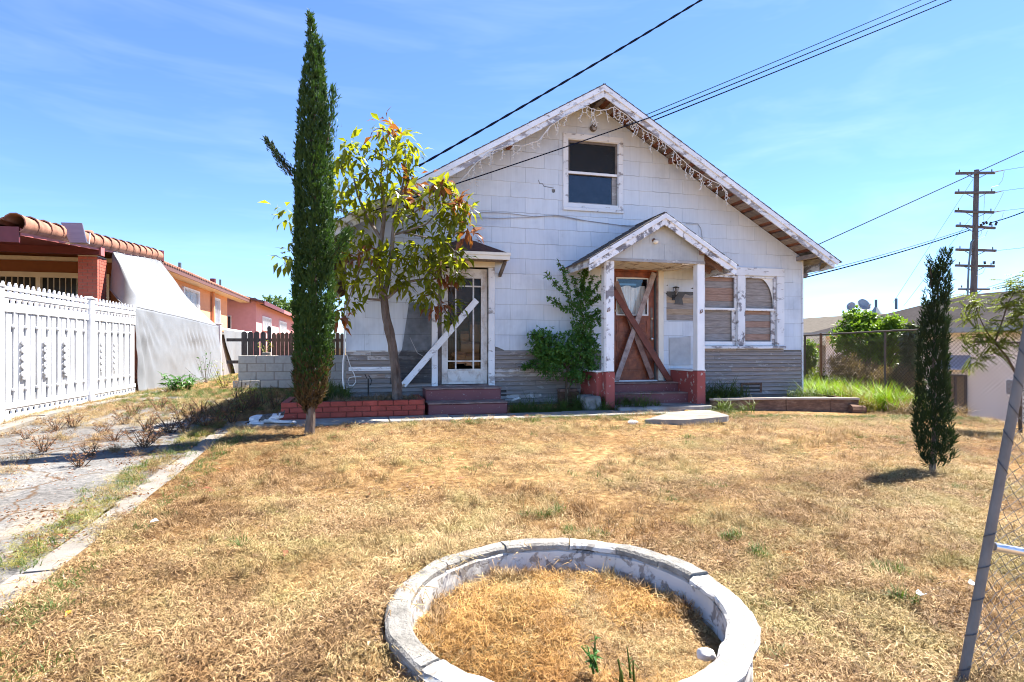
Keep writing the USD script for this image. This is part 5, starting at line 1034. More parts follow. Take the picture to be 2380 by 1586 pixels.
cl = [(880, 308), (905, 314), (930, 330), (863, 350), (915, 360), (890, 385), (862, 415), (936, 400), (940, 470), (912, 450), (900, 485), (878, 440), (926, 505), (948, 360), (800, 345), (784, 372), (817, 368), (842, 400), (770, 390), (800, 418), (776, 438), (826, 448), (792, 468), (765, 480), (815, 490), (842, 478), (782, 510), (858, 500),
      (785, 590), (790, 640), (800, 702), (776, 722), (820, 620), (812, 660), (780, 660), (852, 600), (842, 550), (815, 560), (770, 610), (870, 590), (900, 582), (890, 620), (926, 600), (872, 640), (942, 622), (960, 598), (912, 650), (862, 665), (930, 660),
      (985, 590), (1012, 588), (1000, 622), (1040, 600), (1062, 602), (986, 650), (1022, 640), (1050, 640), (968, 690), (1000, 712), (1022, 735), (990, 680), (1036, 708), (1010, 432), (1032, 440), (1014, 472), (1050, 476), (1072, 484), (1010, 512), (1026, 542), (1000, 560), (1040, 572), (1022, 520), (1062, 522), (1078, 545), (1045, 500), (955, 570), (970, 455), (955, 520), (660, 498), (655, 600)]
rust = [(946, 432), (942, 458), (835, 578), (800, 590), (1010, 425), (1052, 470), (775, 740), (880, 300)]
r = np.random.default_rng(31); singles = []; rest = {'tree_leaf': [], 'tree_leaf_rust': []}
for k, (x, y) in enumerate(cl + rust):
    c = T3(x, y, r.uniform(-.55, .28)); mat = 'tree_leaf_rust' if k >= len(cl) or r.random() < .05 else 'tree_leaf'; n = int(r.integers(19, 28))
    a = r.random(n) * 2 * np.pi; D = np.c_[np.cos(a), np.sin(a), r.uniform(-1.9, .35, n)]; D[: n // 4, 2] += .8; D = unit(D)
    P = c + D * r.uniform(.0, .09, n)[:, None] + np.c_[r.normal(size=(n, 2)) * .06, r.normal(size=n) * .06 + .06]
    N_ = unit(np.c_[np.cos(a) * .9, np.sin(a) * .9, np.ones(n) * .9] + r.normal(size=(n, 3)) * .25)
    L_ = r.uniform(.15, .25, n); P[:, 1] = np.minimum(P[:, 1], -.16)
    v, f = leaf_mesh(P, D, N_, L_, L_ * r.uniform(.30, .40, n), .14, .10); rest[mat].append((v, f)); singles += [(L_[i] - .02 * (P[i, 1] + 1), mat, k, i) for i in range(n)]
    obj('twig', MB().tube([c + [0, 0, -.12], c + [0, 0, .06]], .006, 4), 'twig', t) if k % 2 else None
order = sorted(range(len(singles)), key=lambda i: -singles[i][0])[:300]; big300 = {}
for i in order: big300.setdefault((singles[i][1], singles[i][2]), []).append(singles[i][3])
kk = {'tree_leaf': [], 'tree_leaf_rust': []}
cnt = {}
for k in range(len(cl) + len(rust)):
    mat = [s for s in singles if s[2] == k][0][1]; j = cnt.get(mat, 0); cnt[mat] = j + 1; v, f = rest[mat][j]; n = len(v) // 5; take = set(big300.get((mat, k), []))
    for i in range(n):
        lv, lf = v[i * 5:i * 5 + 5], np.array([[0, 1, 2], [0, 2, 3], [1, 4, 2], [2, 4, 3]])
        if i in take: obj('leaf', (lv, lf), mat, t)
        else: kk[mat].append(lv)
for mat, nm in (('tree_leaf', 'foliage'), ('tree_leaf_rust', 'rust_foliage')):
    n = len(kk[mat]); v = np.vstack(kk[mat]); f = (np.arange(n)[:, None, None] * 5 + np.array([[0, 1, 2], [0, 2, 3], [1, 4, 2], [2, 4, 3]])[None]).reshape(-1, 3); tag(obj(nm, (v, f), mat, t), kind='stuff')
# ---- leafy clouds for shrubs
def leaf_cloud(pts, n, L_, W_, seed, up=.5, droop=.15, outc=None):
    r = np.random.default_rng(seed); idx = r.integers(0, len(pts), n); P = np.asarray(pts)[idx]
    D = unit(r.normal(size=(n, 3)) + [0, 0, up]); N_ = unit(r.normal(size=(n, 3)) * .6 + [0.3, -.3, 1.0])
    return leaf_mesh(P, D, N_, L_ * r.uniform(.6, 1.35, n), W_ * r.uniform(.7, 1.2, n), droop, .2)
def ball_pts(n, centers, seed, hollow=.35):
    r = np.random.default_rng(seed); out = []
    for c, rad in centers:
        k = int(n * rad[0] * rad[2] / sum(q[1][0] * q[1][2] for q in centers)) + 8
        d = unit(r.normal(size=(k, 3))) * (hollow + (1 - hollow) * r.random(k) ** .5)[:, None]
        lump = .35 + 1.3 * meshkit.fbm(d * 2.4 + np.array(c), 3, seed)
        out.append(np.array(c) + d * np.array(rad) * lump[:, None])
    return np.vstack(out)
vz = lambda x, y, Y=-.42: on_y(1200 + x * .2296, 600 + y * .2296, Y)
sc_v = 9.6 / FPX * .2296
VS = thing('climbing_shrub', 'leafy dark green shrub climbing beside the left porch post', 'shrub', (*vz(505, 1500)[:2], .42))
C = [(vz(620, 950), (300, 0, 215)), (vz(700, 720, -.4), (150, 0, 190)), (vz(610, 500, -.3), (85, 0, 95)), (vz(270, 830, -.35), (150, 0, 115)), (vz(340, 1080, -.4), (165, 0, 130)), (vz(400, 960, -.45), (150, 0, 110)), (vz(780, 1000, -.5), (95, 0, 200)), (vz(600, 1190, -.5), (115, 0, 85)), (vz(240, 950, -.35), (95, 0, 80)), (vz(830, 620, -.3), (50, 0, 90))]
C = [(c, (a * sc_v, .26, b * sc_v)) for c, (a, _, b) in C]
P = ball_pts(3300, C, 5); P[:, 1] = np.clip(P[:, 1], -.85, -.06); P = P[~((P[:, 0] > 3.90) & (P[:, 0] < 4.06) & (P[:, 1] > -1.0))]
tw = [[(420, 20), (500, 200), (540, 330), (560, 430)], [(290, 140), (400, 260), (480, 340), (550, 430)], [(300, 395), (420, 470), (520, 530)], [(660, 150), (670, 300), (650, 450)], [(780, 170), (720, 350), (690, 450)], [(860, 220), (780, 340), (700, 430)], [(580, 200), (610, 320), (640, 440)], [(720, 100), (690, 200), (670, 320)], [(850, 390), (760, 450), (700, 500)], [(20, 1100), (120, 1110), (200, 1040)], [(130, 770), (260, 800), (330, 860)], [(860, 530), (800, 560), (740, 620)]]
mt = MB(); r = np.random.default_rng(8); ex = []
for q in tw:
    Y_ = r.uniform(-.45, -.15); pp = np.array([vz(x, y, Y_) for x, y in q]); mt.tube(pp, .005, 4); s = np.linspace(0, 1, len(pp))
    u = r.random(34); ex.append(np.stack([np.interp(u, s, pp[:, k]) for k in range(3)], 1) + r.normal(size=(34, 3)) * .02)
mt.tube([vz(500, 1500), vz(505, 1350), vz(512, 1150), vz(560, 1000)], [.02, .017, .015, .01], 7); mt.tube([vz(490, 1470), vz(560, 1250), vz(650, 1000), vz(680, 700), vz(650, 450)], [.012, .011, .01, .009, .006], 6); mt.tube([vz(540, 1150), vz(430, 1000), vz(300, 870)], [.011, .009, .006], 6)
obj('stem', mt, 'twig', VS)
v1 = leaf_cloud(np.vstack([P] + ex + ex), 8600, .066, .035, 9, .15)
tag(obj('foliage', v1, 'vine_leaf', VS), kind='stuff')
t = thing('rusty_box', 'rusty square box standing in the grass under the climbing shrub', 'box', (*on_y(1303, 945, -.2)[:2], .42)); a, b = on_y(1302, 911, -.2), on_y(1340, 945, -.2)
obj('box_body', cbox(a[0], b[0] + .04, -.22, -.05, .40, a[2], .006), 'timber_brown', t); obj('box_lid', cbox(a[0] - .01, b[0] - .0, -.235, -.05, a[2] + .001, a[2] + .05, .006), 'plank_brown', t)
t = thing('garden_stake', 'thin wooden stake leaning before the rusty box', 'stake', (*on_y(1316, 940, -.3)[:2], .42)); obj('shaft', MB().bar(on_y(1316.5, 948, -.32), on_y(1317, 905, -.28), .03, .02, (0, 1, 0)), 'board_tan', t)
# ---- beyond the right-hand fence
def shrub(name, label, cs, n, L_, W_, mat, seed, X, group=None, up=.4, stems=True, cat='shrub'):
    c3 = []
    for px, py, rx, ry in cs:
        p = on_x(px, py, X); Z = (p - CAM) @ FW; s = Z / FPX; c3.append((p, (rx * s * .8, rx * s * 1.0, ry * s)))
    pm = np.mean([c[0] for c in c3], 0); gz = float(ground_h(pm[0], pm[1])); tt = thing(name, label, cat, (pm[0], pm[1], gz), group=group)
    P = ball_pts(n // 2, c3, seed); P = P[P[:, 0] > 10.56] if X > 10.6 else P
    m = MB()
    for k, (c, rd) in enumerate(c3):
        for j in range(3): m.tube([(pm[0] + .1 * j - .1, pm[1] + .08 * k, gz - .05), (np.array((pm[0], pm[1], gz)) + c) / 2 + [.1 * j - .1, .05 * j, 0], c + [0, .1 * (j - 1), rd[2] * .4]], [.02, .014, .005], 5)
    obj('stem', m, 'twig', tt); tag(obj('foliage', leaf_cloud(P, n, L_, W_, seed + 1, up), mat, tt), kind='stuff'); return tt
shrub('leafy_shrub', 'large bright green shrub behind the rusty chain-link fence', [(2000, 790, 66, 48), (2062, 790, 48, 48), (1988, 750, 34, 30), (2030, 840, 70, 36), (2075, 755, 24, 20), (1960, 800, 24, 20), (2020, 745, 16, 22), (2090, 800, 24, 24)], 6500, .12, .06, 'shrub_leaf', 41, 11.7)
shrub('leafy_shrub', 'narrow pale green bush between the house corner and the rusty fence post', [(1880, 830, 22, 42), (1872, 880, 20, 40)], 2600, .09, .045, 'shrub_leaf', 42, 11.2)
shrub('weedy_bush', 'pale yellow-green weedy bush at the foot of the rusty fence near the house', [(1905, 895, 32, 36), (1945, 905, 40, 26), (1990, 915, 36, 20)], 2600, .1, .03, 'feather_leaf', 47, 10.95)
shrub('silvery_shrub', 'silvery-leaved bush half hidden by the small cypress', [(2118, 800, 26, 46), (2112, 870, 26, 40), (2128, 900, 22, 30)], 3200, .11, .055, 'silver_leaf', 43, 11.3)
shrub('dry_brush', 'tangled heap of dry brown brush under the green shrub', [(1990, 868, 52, 34), (2050, 890, 52, 36), (2095, 900, 36, 46), (1950, 850, 28, 24)], 7000, .2, .012, 'dry_brush', 44, 11.0, cat='brush')
# ---- feathery sapling on the far right
SY = lambda x, y: deep(x, y, 9.0)
sp_ = SY(2372, 955); t = thing('feathery_sapling', 'feathery young tree leaning left at the right edge by the fence', 'tree', (sp_[0], sp_[1], float(ground_h(sp_[0], sp_[1]))))
g0 = sp_.copy(); g0[2] = float(ground_h(sp_[0], sp_[1])) - .05
obj('trunk', MB().tube([g0, SY(2370, 930), SY(2366, 905), SY(2362, 870), SY(2340, 830), SY(2312, 797)], [.026, .024, .022, .02, .016, .013], 8), 'twig', t)
for q, r0 in (([(2312, 797), (2292, 770), (2275, 735), (2262, 695)], .010), ([(2312, 797), (2330, 745), (2345, 700), (2372, 660)], .014), ([(2362, 870), (2375, 820), (2385, 780)], .012), ([(2340, 830), (2312, 822), (2280, 832)], .008), ([(2300, 785), (2270, 783), (2246, 790)], .007)):
    obj('branch', MB().tube([SY(*p) for p in q], np.linspace(r0, .004, len(q)), 6), 'twig', t)
cl = [(2255, 690), (2250, 712), (2270, 702), (2262, 732), (2330, 690), (2345, 672), (2360, 700), (2340, 722), (2355, 742), (2370, 722), (2300, 750), (2280, 770), (2245, 790), (2262, 786), (2300, 785), (2320, 802), (2330, 762), (2275, 830), (2265, 842), (2310, 820), (2346, 655), (2376, 662), (2380, 640), (2335, 782), (2374, 750), (2390, 690), (2395, 720), (2365, 685), (2385, 740)]
r = np.random.default_rng(51); PP, DD, NN = [], [], []
for x, y in cl:
    for fr in range(9):
        c = SY(x, y) + r.normal(size=3) * .05; d = unit(np.array([r.normal(), r.normal(), r.uniform(-1.1, .5)])); s_ = unit(np.cross(d, [0, 0, 1.0])); ln = r.uniform(.14, .24)
        for k in range(9):
            u = (k + 1) / 9
            for sg in (-1, 1): PP.append(c + d * ln * u + [0, 0, -.03 * u * u]); DD.append(s_ * sg + d * .5 + [0, 0, -.2]); NN.append([.2, 0, 1])
n = len(PP); tag(obj('foliage', leaf_mesh(PP, DD, np.array(NN) + r.normal(size=(n, 3)) * .2, .06 * r.uniform(.7, 1.2, n), .021), 'feather_leaf', t), kind='stuff')
# ---- far tree behind the pink house
p = deep(645, 722, 66); c3 = [(p, (3.0, 3, 1.6)), (p + [2.2, 0, -.6], (2.4, 2, 1.6)), (p + [-1.8, 1, -1.0], (2.2, 2, 1.4))]
t = thing('distant_tree', 'small green treetop above the far end of the pink house', 'tree', (p[0], p[1], .3)); obj('trunk', MB().tube([(p[0], p[1], .2), (p[0], p[1], p[2])], [.3, .15], 8), 'bark', t); tag(obj('crown', leaf_cloud(ball_pts(900, c3, 3), 2200, .5, .3, 4), 'far_leaf', t), kind='stuff')
# ------------------------------------------------------------------ red brick planter, timber planter
py_, px0, px1 = -1.08, -1.15, 0.905
P_ = thing('brick_planter', 'low red-painted brick planter bed at the foot of the young tree', 'planter', ((px0 + px1) / 2, -.6, .35))
zt_ = .615
obj('mortar_bed', MB().box(px0 + .012, px1 - .012, py_ + .012, py_ + .1, .25, zt_ - .012).box(px1 - .1, px1 - .012, py_ + .101, -.02, .25, zt_ - .012).box(px0 + .012, px0 + .1, py_ + .101, -.02, .25, zt_ - .012), 'mortar_red', P_)
for r_ in range(4):
    z1_ = zt_ - r_ * .078; x = px0 - (.105 if r_ % 2 else 0)
    while x < px1 - .02:
        a, b = max(x, px0), min(x + .222, px1)
        if b - a > .03: obj('brick', cbox(a + .003, b - .003, py_ + RNG.uniform(-.004, .004), py_ + .1, z1_ - .072, z1_ - RNG.uniform(0, .004), .004), 'brick_red', P_)
        x += .226
    for X0 in (px1 - .1, px0):
        y = py_ + .102 + (.1 if r_ % 2 else 0)
        while y < -.05:
            obj('brick', cbox(X0, X0 + .1, y, min(y + .22, -.03), z1_ - .072, z1_, .004), 'brick_red', P_); y += .226
obj('soil', sheet(np.linspace(px0 + .09, px1 - .09, 24), np.linspace(py_ + .09, -.025, 12), lambda x, y: .565 + (meshkit.fbm(np.c_[x * 5, y * 5, 0 * x], 3, 2) - .5) * .05), 'soil', P_, smooth=True)
TP = thing('timber_planter', 'old brown timber planter edging below the boarded window pair', 'planter', (7.2, -1.1, .3))
bnd = [5.80, 7.28, 8.22, 8.86]; tz = [.525, .515, .495, .475]
for k in range(3):
    a, b = bnd[k] + .004, bnd[k + 1] - .004
    P8 = [(a, -1.13, .10), (b, -1.13, .08), (b, -1.05, .08), (a, -1.05, .10), (a, -1.125 - .01 * (k % 2), tz[k] - .03), (b, -1.125, tz[k + 1] - .03), (b, -1.05, tz[k + 1] - .03), (a, -1.05, tz[k] - .03)]
    obj('plank', wobble(subdiv(hexa(P8), .14), .012, 5, k), 'timber_brown', TP)
    P8 = [(a, -1.15, tz[k] - .029), (b, -1.15, tz[k + 1] - .029), (b, -1.03, tz[k + 1] - .029), (a, -1.03, tz[k] - .029), (a, -1.15, tz[k] + .004), (b, -1.15, tz[k + 1] + .004), (b, -1.03, tz[k + 1] + .004), (a, -1.03, tz[k] + .004)]
    obj('cap_board', wobble(subdiv(hexa(P8), .18), .006, 5, k), 'timber_top', TP)
obj('end_plank', wobble(subdiv(hexa([(8.80, -1.045, .1), (8.86, -1.045, .1), (8.74, .35, .1), (8.68, .35, .1), (8.80, -1.045, .46), (8.86, -1.045, .46), (8.74, .35, .50), (8.68, .35, .50)]), .18), .01, 5), 'timber_brown', TP)
obj('end_log', MB().tube([(8.60, -1.17, .28), (8.90, -1.19, .26)], [.09, .085], 9), 'timber_brown', TP)
obj('soil', sheet(np.linspace(5.81, 8.79, 30), np.linspace(-1.04, -.03, 10), lambda x, y: .43 - .02 * (x - 5.8) + (meshkit.fbm(np.c_[x * 5, y * 5, 0 * x], 3, 2) - .5) * .06), 'soil', TP, smooth=True)
# ------------------------------------------------------------------ planks nailed and leaning across the doors
def plank(name, label, a, b, w, h, mat, seed, group=None):
    t = thing(name, label, 'plank', (np.array(a) + b) / 2); obj('board', wobble(subdiv(bar(a, b, h, w, (0, -1, 0.001) if False else np.cross(np.array(b, float) - a, [0, 1.0, 0]), .002), .16), .004, 5, seed), mat, t)
zz_ = lambda x, y, Y: on_y(1380 + x * .2295, 600 + y * .2296, Y)
plank('nailed_plank', 'dark red plank crossing the red door and reaching past its frame', zz_(205, 330, -.10), zz_(780, 1262, -.12), .115, .025, 'plank_red', 1)
plank('nailed_plank', 'brown plank lying lowest across the red door', zz_(222, 240, -.032), zz_(590, 1215, -.032), .10, .022, 'plank_brown', 2)
plank('nailed_plank', 'weathered grey-pink plank slanting up to the right over the red door', zz_(612, 150, -.068), zz_(228, 1240, -.068), .10, .022, 'plank_grey', 3)
plank('leaning_plank', 'white peeling plank slanting across the glazed side door', on_y(937, 896, -.11), on_y(1108, 698, -.085), .105, .025, 'paint_trim', 4)
obj('splinter', MB().bar(on_y(940, 893, -.115), on_y(930, 902, -.118), .03, .014, (0, 1, 0)).bar(on_y(946, 892, -.115), on_y(935, 898, -.118), .02, .012, (0, 1, 0)), 'board_tan', stage.GetPrimAtPath('/World/leaning_plank'))
# torn insect screen hanging beside the side door
t = thing('torn_insect_screen', 'dark torn insect screen hanging on the wall left of the side door', 'screen', (.9, -.05, 1.6))
yy = np.linspace(0, 1, 22); V = []
for b in yy:
    zt2 = 2.16 - 1.36 * b; xl = np.interp(b, [0, .58, .8, 1], [.735, .62, .45, .42]); xr = 1.112
    for s in np.linspace(0, 1, 14): V.append((xl + (xr - xl) * s, -.045 - .02 * math.sin(s * 5 + b * 6) * (1 - s) - .012, zt2))
i, j = np.meshgrid(np.arange(21), np.arange(13), indexing='ij'); V = np.array(V)
obj('mesh_sheet', (V, np.stack([i * 14 + j, (i + 1) * 14 + j, (i + 1) * 14 + j + 1, i * 14 + j + 1], -1).reshape(-1, 4)), 'insect_screen', t, smooth=True)
obj('loose_wire', MB().tube([V[14 * 9] + [.1, -.01, 0], V[14 * 13 + 7] + [0, -.02, 0], V[14 * 14 + 10] + [0, -.02, 0]], .003, 4), 'icicle', t)
# cardboard boxes behind the glass
for k, (a, b, c, d, lab) in enumerate(((1056, 1082, 818, 842, 'large cardboard box behind the left of the door glass'), (1083, 1114, 822, 846, 'cardboard box lowest at the right behind the door glass'), (1072, 1114, 794, 816, 'wide cardboard box in the middle behind the door glass'), (1070, 1090, 770, 792, 'small cardboard box high up behind the door glass'), (1092, 1116, 748, 792, 'tall cardboard box at the right behind the door glass'))):
    y_ = .16 + .03 * k; x0_, z1_ = XZ(a, c, y_); x1_, z0_ = XZ(b, d, y_)
    t = thing('cardboard_box', lab, 'box', ((x0_ + x1_) / 2, y_ + .1, z0_)); obj('carton', cbox(x0_, x1_, y_, y_ + .2, z0_ - .03, z1_, .004), 'cardboard', t); obj('flap', hexa([(x0_, y_ - .004, z1_ - .05), (x1_, y_ - .004, z1_ - .05), (x1_, y_ - .001, z1_ - .05), (x0_, y_ - .001, z1_ - .05), (x0_, y_ - .014, z1_ + .0), (x1_, y_ - .014, z1_ + .0), (x1_, y_ - .008, z1_ + .0), (x0_, y_ - .008, z1_ + .0)]), 'plank_brown', t)
t = thing('loose_lath', 'bare timber lath standing diagonally behind the broken pane', 'plank', on_y(1075, 845, .14)); obj('board', MB().bar(on_y(1050, 822, .13), on_y(1100, 850, .13), .05, .02, (0, 1, 0)), 'cardboard', t)
# ------------------------------------------------------------------ round ring in the lawn
RG = thing('concrete_ring', 'round white-painted concrete ring planter in the front lawn', 'planter', (*RING_C, .1))
def ring_part(a0, a1, r0, r1, z0, z1, n, amp, seed, taper=0.0):
    a = np.linspace(a0, a1, n); V = []
    for t_ in a:
        for rr, zz in ((r1, z0), (r1 + taper, (z0 + z1) / 2), (r1, z1 - .012), (r1 - .012, z1), (r0 + .012, z1), (r0, z1 - .012), (r0, (z0 + z1) / 2), (r0, z0)): V.append((RING_C[0] + rr * math.cos(t_), RING_C[1] + rr * math.sin(t_), zz))
    m = 8; F = [(k * m + j, (k + 1) * m + j, (k + 1) * m + (j + 1) % m, k * m + (j + 1) % m) for k in range(n - 1) for j in range(m)]
    F += [(0, 1, 2, 3), (0, 3, 4, 7), (7, 4, 5, 6)]; e = (n - 1) * m; F += [(e + 3, e + 2, e + 1, e), (e + 7, e + 4, e + 3, e), (e + 6, e + 5, e + 4, e + 7)]
    v, f = np.array(V), np.array(F)
    v, f = wobble(subdiv((v, f), .05), amp, 9, seed); v[:, 2] += TILT * ((v[:, :2] - RING_C) @ FW[:2]); return v, f
cam_a = math.atan2(CAM[1] - RING_C[1], CAM[0] - RING_C[0])                    # towards the camera
rt_a = cam_a + math.pi / 2                                                  # towards the picture's right
rim = .302; TILT = .022
fa = lambda deg: rt_a + math.radians(deg)                                   # 0 = right, 90 = far side, 180 = left
obj('ring_wall', ring_part(fa(0), fa(359.99), RING_R - .092, RING_R - .004, .0, rim - .034, 97, .008, 1), 'ring_white', RG)
for k, (a, b, m_, dz, dr) in enumerate(((27, 45, 'cap_concrete', .006, .008), (45.6, 66, 'cap_concrete', .002, 0), (66.3, 88, 'ring_white', .0, 0), (88.4, 118, 'cap_concrete', .002, .002), (118.4, 150, 'cap_concrete', .0, -.002), (150.4, 187, 'cap_concrete', .002, 0), (187.5, 229, 'cap_concrete', .004, .004))):
    obj('cap_stone', ring_part(fa(a), fa(b), RING_R - .088 - dr, RING_R + .004 + dr, rim - .033, rim + dz, max(6, int((b - a) / 3)), .011, 10 + k), m_, RG)
obj('painted_rim', ring_part(fa(229.5), fa(386), RING_R - .105, RING_R + .012, rim - .0335, rim - .006, 60, .022, 30, .004), 'ring_white', RG)
q = on_ground(1655, 1490, .2); t = thing('white_rubble', 'white chunk of broken plaster inside the ring at the right', 'rubble', (q[0], q[1], .22)); obj('chunk', wobble(trimesh.creation.icosphere(3, .026).apply_scale([1.2, .9, 1.0]).apply_translation([q[0] - .0, q[1] + .03, .225]), .02, 18), 'pale_stone', t)
# ------------------------------------------------------------------ leaning chain-link gate at the right edge
GZ = 2.3
gp = lambda lat, z, back=0.0: CAM + FW * (GZ + back) + RT * lat + np.array([0, 0, z - CAM[2]])
lat0 = (2236 - CX) / FPX * GZ; z0_ = CAM[2] - (1586 - HZ) / FPX * GZ; lat1 = (2380 - CX) / FPX * GZ; z1_ = CAM[2] - (819 - HZ) / FPX * GZ
dv = unit([lat1 - lat0, z1_ - z0_]); du = np.array([dv[1], -dv[0]])
GT = thing('chain_link_gate', 'leaning chain-link gate leaf with a grey tube frame at the right edge', 'gate', gp(lat0, z0_))
g = lambda a, b, back=0.0: gp(lat0 + du[0] * a + dv[0] * b, z0_ + du[1] * a + dv[1] * b, back)
obj('frame_post', tube([g(0, -.08), g(0, .5), g(0, 1.1), g(0, 1.72)], .0175, 18), 'galv', GT, smooth=40)
obj('frame_post', tube([g(1.15, -.05), g(1.15, 1.72)], .021, 12), 'galv', GT, smooth=40); obj('top_rail', tube([g(0, 1.70), g(1.15, 1.70)], .019, 10), 'galv', GT, smooth=40); obj('bottom_rail', tube([g(.02, .03 - .06), g(1.13, .03 - .06)], .017, 10), 'galv', GT, smooth=40)
bm = (1586 - 1268) / FPX * GZ / dv[1]
obj('middle_rail', tube([g(.024, bm), g(1.13, bm)], .0165, 14), 'galv_new', GT, smooth=40)
m = MB(); pt = .052
def clip_line(c, sgn, w, h):
    pts = []
    for a in (0, w):
        b = c + sgn * a
        if 0 <= b <= h: pts.append((a, b))
    for b in (0, h):
        a = (b - c) / sgn
        if 0 < a < w: pts.append((a, b))
    return pts[:2] if len(pts) >= 2 else None
for sgn in (1, -1):
    c = -1.2 if sgn > 0 else 0.0
    while c < 1.7 + (1.2 if sgn < 0 else 0):
        q = clip_line(c, sgn * 1.12, 1.12, 1.66)
        if q and np.hypot(q[0][0] - q[1][0], q[0][1] - q[1][1]) > .06:
            n = max(3, int(np.hypot(q[0][0] - q[1][0], q[0][1] - q[1][1]) / .035)); s = np.linspace(0, 1, n)
            A = q[0][0] + (q[1][0] - q[0][0]) * s; B_ = q[0][1] + (q[1][1] - q[0][1]) * s
            sag = .022 * np.sin(A * 7 + B_ * 3) * np.sin(B_ * 5)
            P = np.array([g(.03 + a + .012 * math.sin(b * 9), b + .0 + w_, .028 + .003 * sgn * (1 if kk_ % 2 else -1) + .025 * math.sin(b * 4 + a * 6) * min(1, a * 6)) for kk_, (a, b, w_) in enumerate(zip(A, B_, sag))])
            m.tube(P, .0014, 4, False)
        c += pt
tag(obj('wire_mesh', m, 'mesh_wire', GT), kind='stuff')
for k, b in enumerate((.06, .20, .34, .47, .60, .86, .98, 1.09, 1.2, 1.31, 1.42)):
    a_ = np.linspace(-.7, math.pi + .9, 10); obj('wire_tie', MB().tube([g(-.0195 * math.cos(q_ - .2) , b + .03 * (q_ / 3 - .5) * (1 if k < 5 else -1.6), -.0195 * math.sin(q_)) for q_ in a_], .0024, 5), 'wire', GT)
# ------------------------------------------------------------------ chain-link fence along the right side
FXR = 10.5
CF = thing('chain_link_fence', 'rusty chain-link fence running behind the house on the right', 'fence', (FXR, 0, .2))
top = lambda y: 1.70 + .018 * (2.5 - y)
gz_ = lambda y: float(ground_h(FXR, y))
for px in (1871, 1908, 2057, 2200, 2372):
    y = on_x(px, 800, FXR)[1]; rs = px == 1908
    obj('post', tube([(FXR, y, gz_(y) - .2), (FXR, y, (top(y) if px < 2150 else 1.5) + (.03 if rs else -.02))], .03 if rs else .022, 8), 'rust' if rs else 'mesh_rust', CF)
obj('top_rail', tube([(FXR, 4.2, top(4.2)), (FXR, 1.6, top(1.6)), (FXR, -.5, top(-.5)), (FXR, -1.45, top(-1.45) - .02)], .019, 8), 'mesh_rust', CF)
ya, yb = on_x(2255, 795, FXR), on_x(2385, 797, FXR); obj('lower_rail', tube([ya, yb, (FXR, yb[1] - 1.5, yb[2] - .02)], .018, 8), 'mesh_rust', CF)
m = MB(); pt = .075
for sgn in (1, -1):
    c = -8.0
    while c < 8:
        q = []
        for y in np.linspace(-4.6, 4.2, 60):
            z = gz_(y) + .02 + sgn * (y - c) ; ht = (top(y) if y > -1.4 else 1.72)
            if gz_(y) + .02 <= z <= ht: q.append((FXR + .028 + .004 * sgn, y, z))
        if len(q) > 1: m.tube([q[0], q[-1]], .0035, 3, False)
        c += pt
tag(obj('wire_mesh', m, 'mesh_rust', CF), kind='stuff')
# ------------------------------------------------------------------ grey-roofed building beyond
GB = thing('grey_roofed_building', 'long off-white building with grey shingle roof beyond the fence', 'building', (20, 0, -1.4))
WX = 18.0; y0_, y1_ = -9, 9.6; ez = 2.02
obj('wall', MB().add(*yplate(sbox(y0_, -1.6, y1_, ez), WX, .2)).box(WX, 26, y1_ - .2, y1_ - .001, -1.6, ez) if False else MB().add(*yplate(sbox(y0_, -1.6, y1_, ez), WX + .2, .2)).box(WX + .201, 26, y1_ - .2, y1_, -1.6, ez), 'white_wall', GB)
rz = 3.42; rx = 22.3
R_ = obj('roof', hexa([(WX - .55, y0_ - 1, ez - .06), (WX - .55, y1_ + .55, ez - .06), (27, y1_ + .55, ez - .06), (27, y0_ - 1, ez - .06), (rx - .1, y0_ - 1, rz), (rx - .1, y1_ - 2.2, rz), (rx + .1, y1_ - 2.2, rz), (rx + .1, y0_ - 1, rz)]), 'grey_roof', GB)
obj('gutter', cbox(WX - .62, WX - .53, y0_ - 1, y1_ + .55, ez - .16, ez + .0), 'fascia_teal', R_)
def roofpt(px, py):                                             # where a photo ray meets the roof's near slope
    n = np.cross([0, 1.0, 0], [rx - WX + .45, 0, rz - ez + .06]); p0 = np.array([WX - .55, 0, ez - .06]); d = ray(px, py); return CAM + d * (n @ (p0 - CAM)) / (n @ d)
rr = roofpt
for px, py, ty in ((2036, 722, 697), (2083, 713, 694)):
    a = rr(px, py); Z = (a - CAM) @ FW; h = (py - ty) / FPX * Z
    v_ = obj('vent_pipe', tube([a - [0, 0, .1], a + [0, 0, h]], .05, 8), 'pipe_teal', GB)
    if px < 2050: obj('flashing', tube([a - [0, 0, .12], a + [0, 0, .14]], [.22, .06], 8), 'fascia_teal', v_)
a, b = on_x(2200, 870, WX), on_x(2249, 870, WX); zd = a[2]
DR = obj('door', yplate(sbox(b[1], zd - 2.03, a[1], zd), WX - .02, .03), 'door_dark', GB)
for k in range(2):
    for j in range(2):
        w_ = (a[1] - b[1]) / 2; obj('door_panel', yplate(sbox(b[1] + w_ * k + .05, zd - 1.95 + j * 1.0, b[1] + w_ * (k + 1) - .05, zd - 1.05 + j * 1.0), WX - .045, .02), 'window_dark', DR)
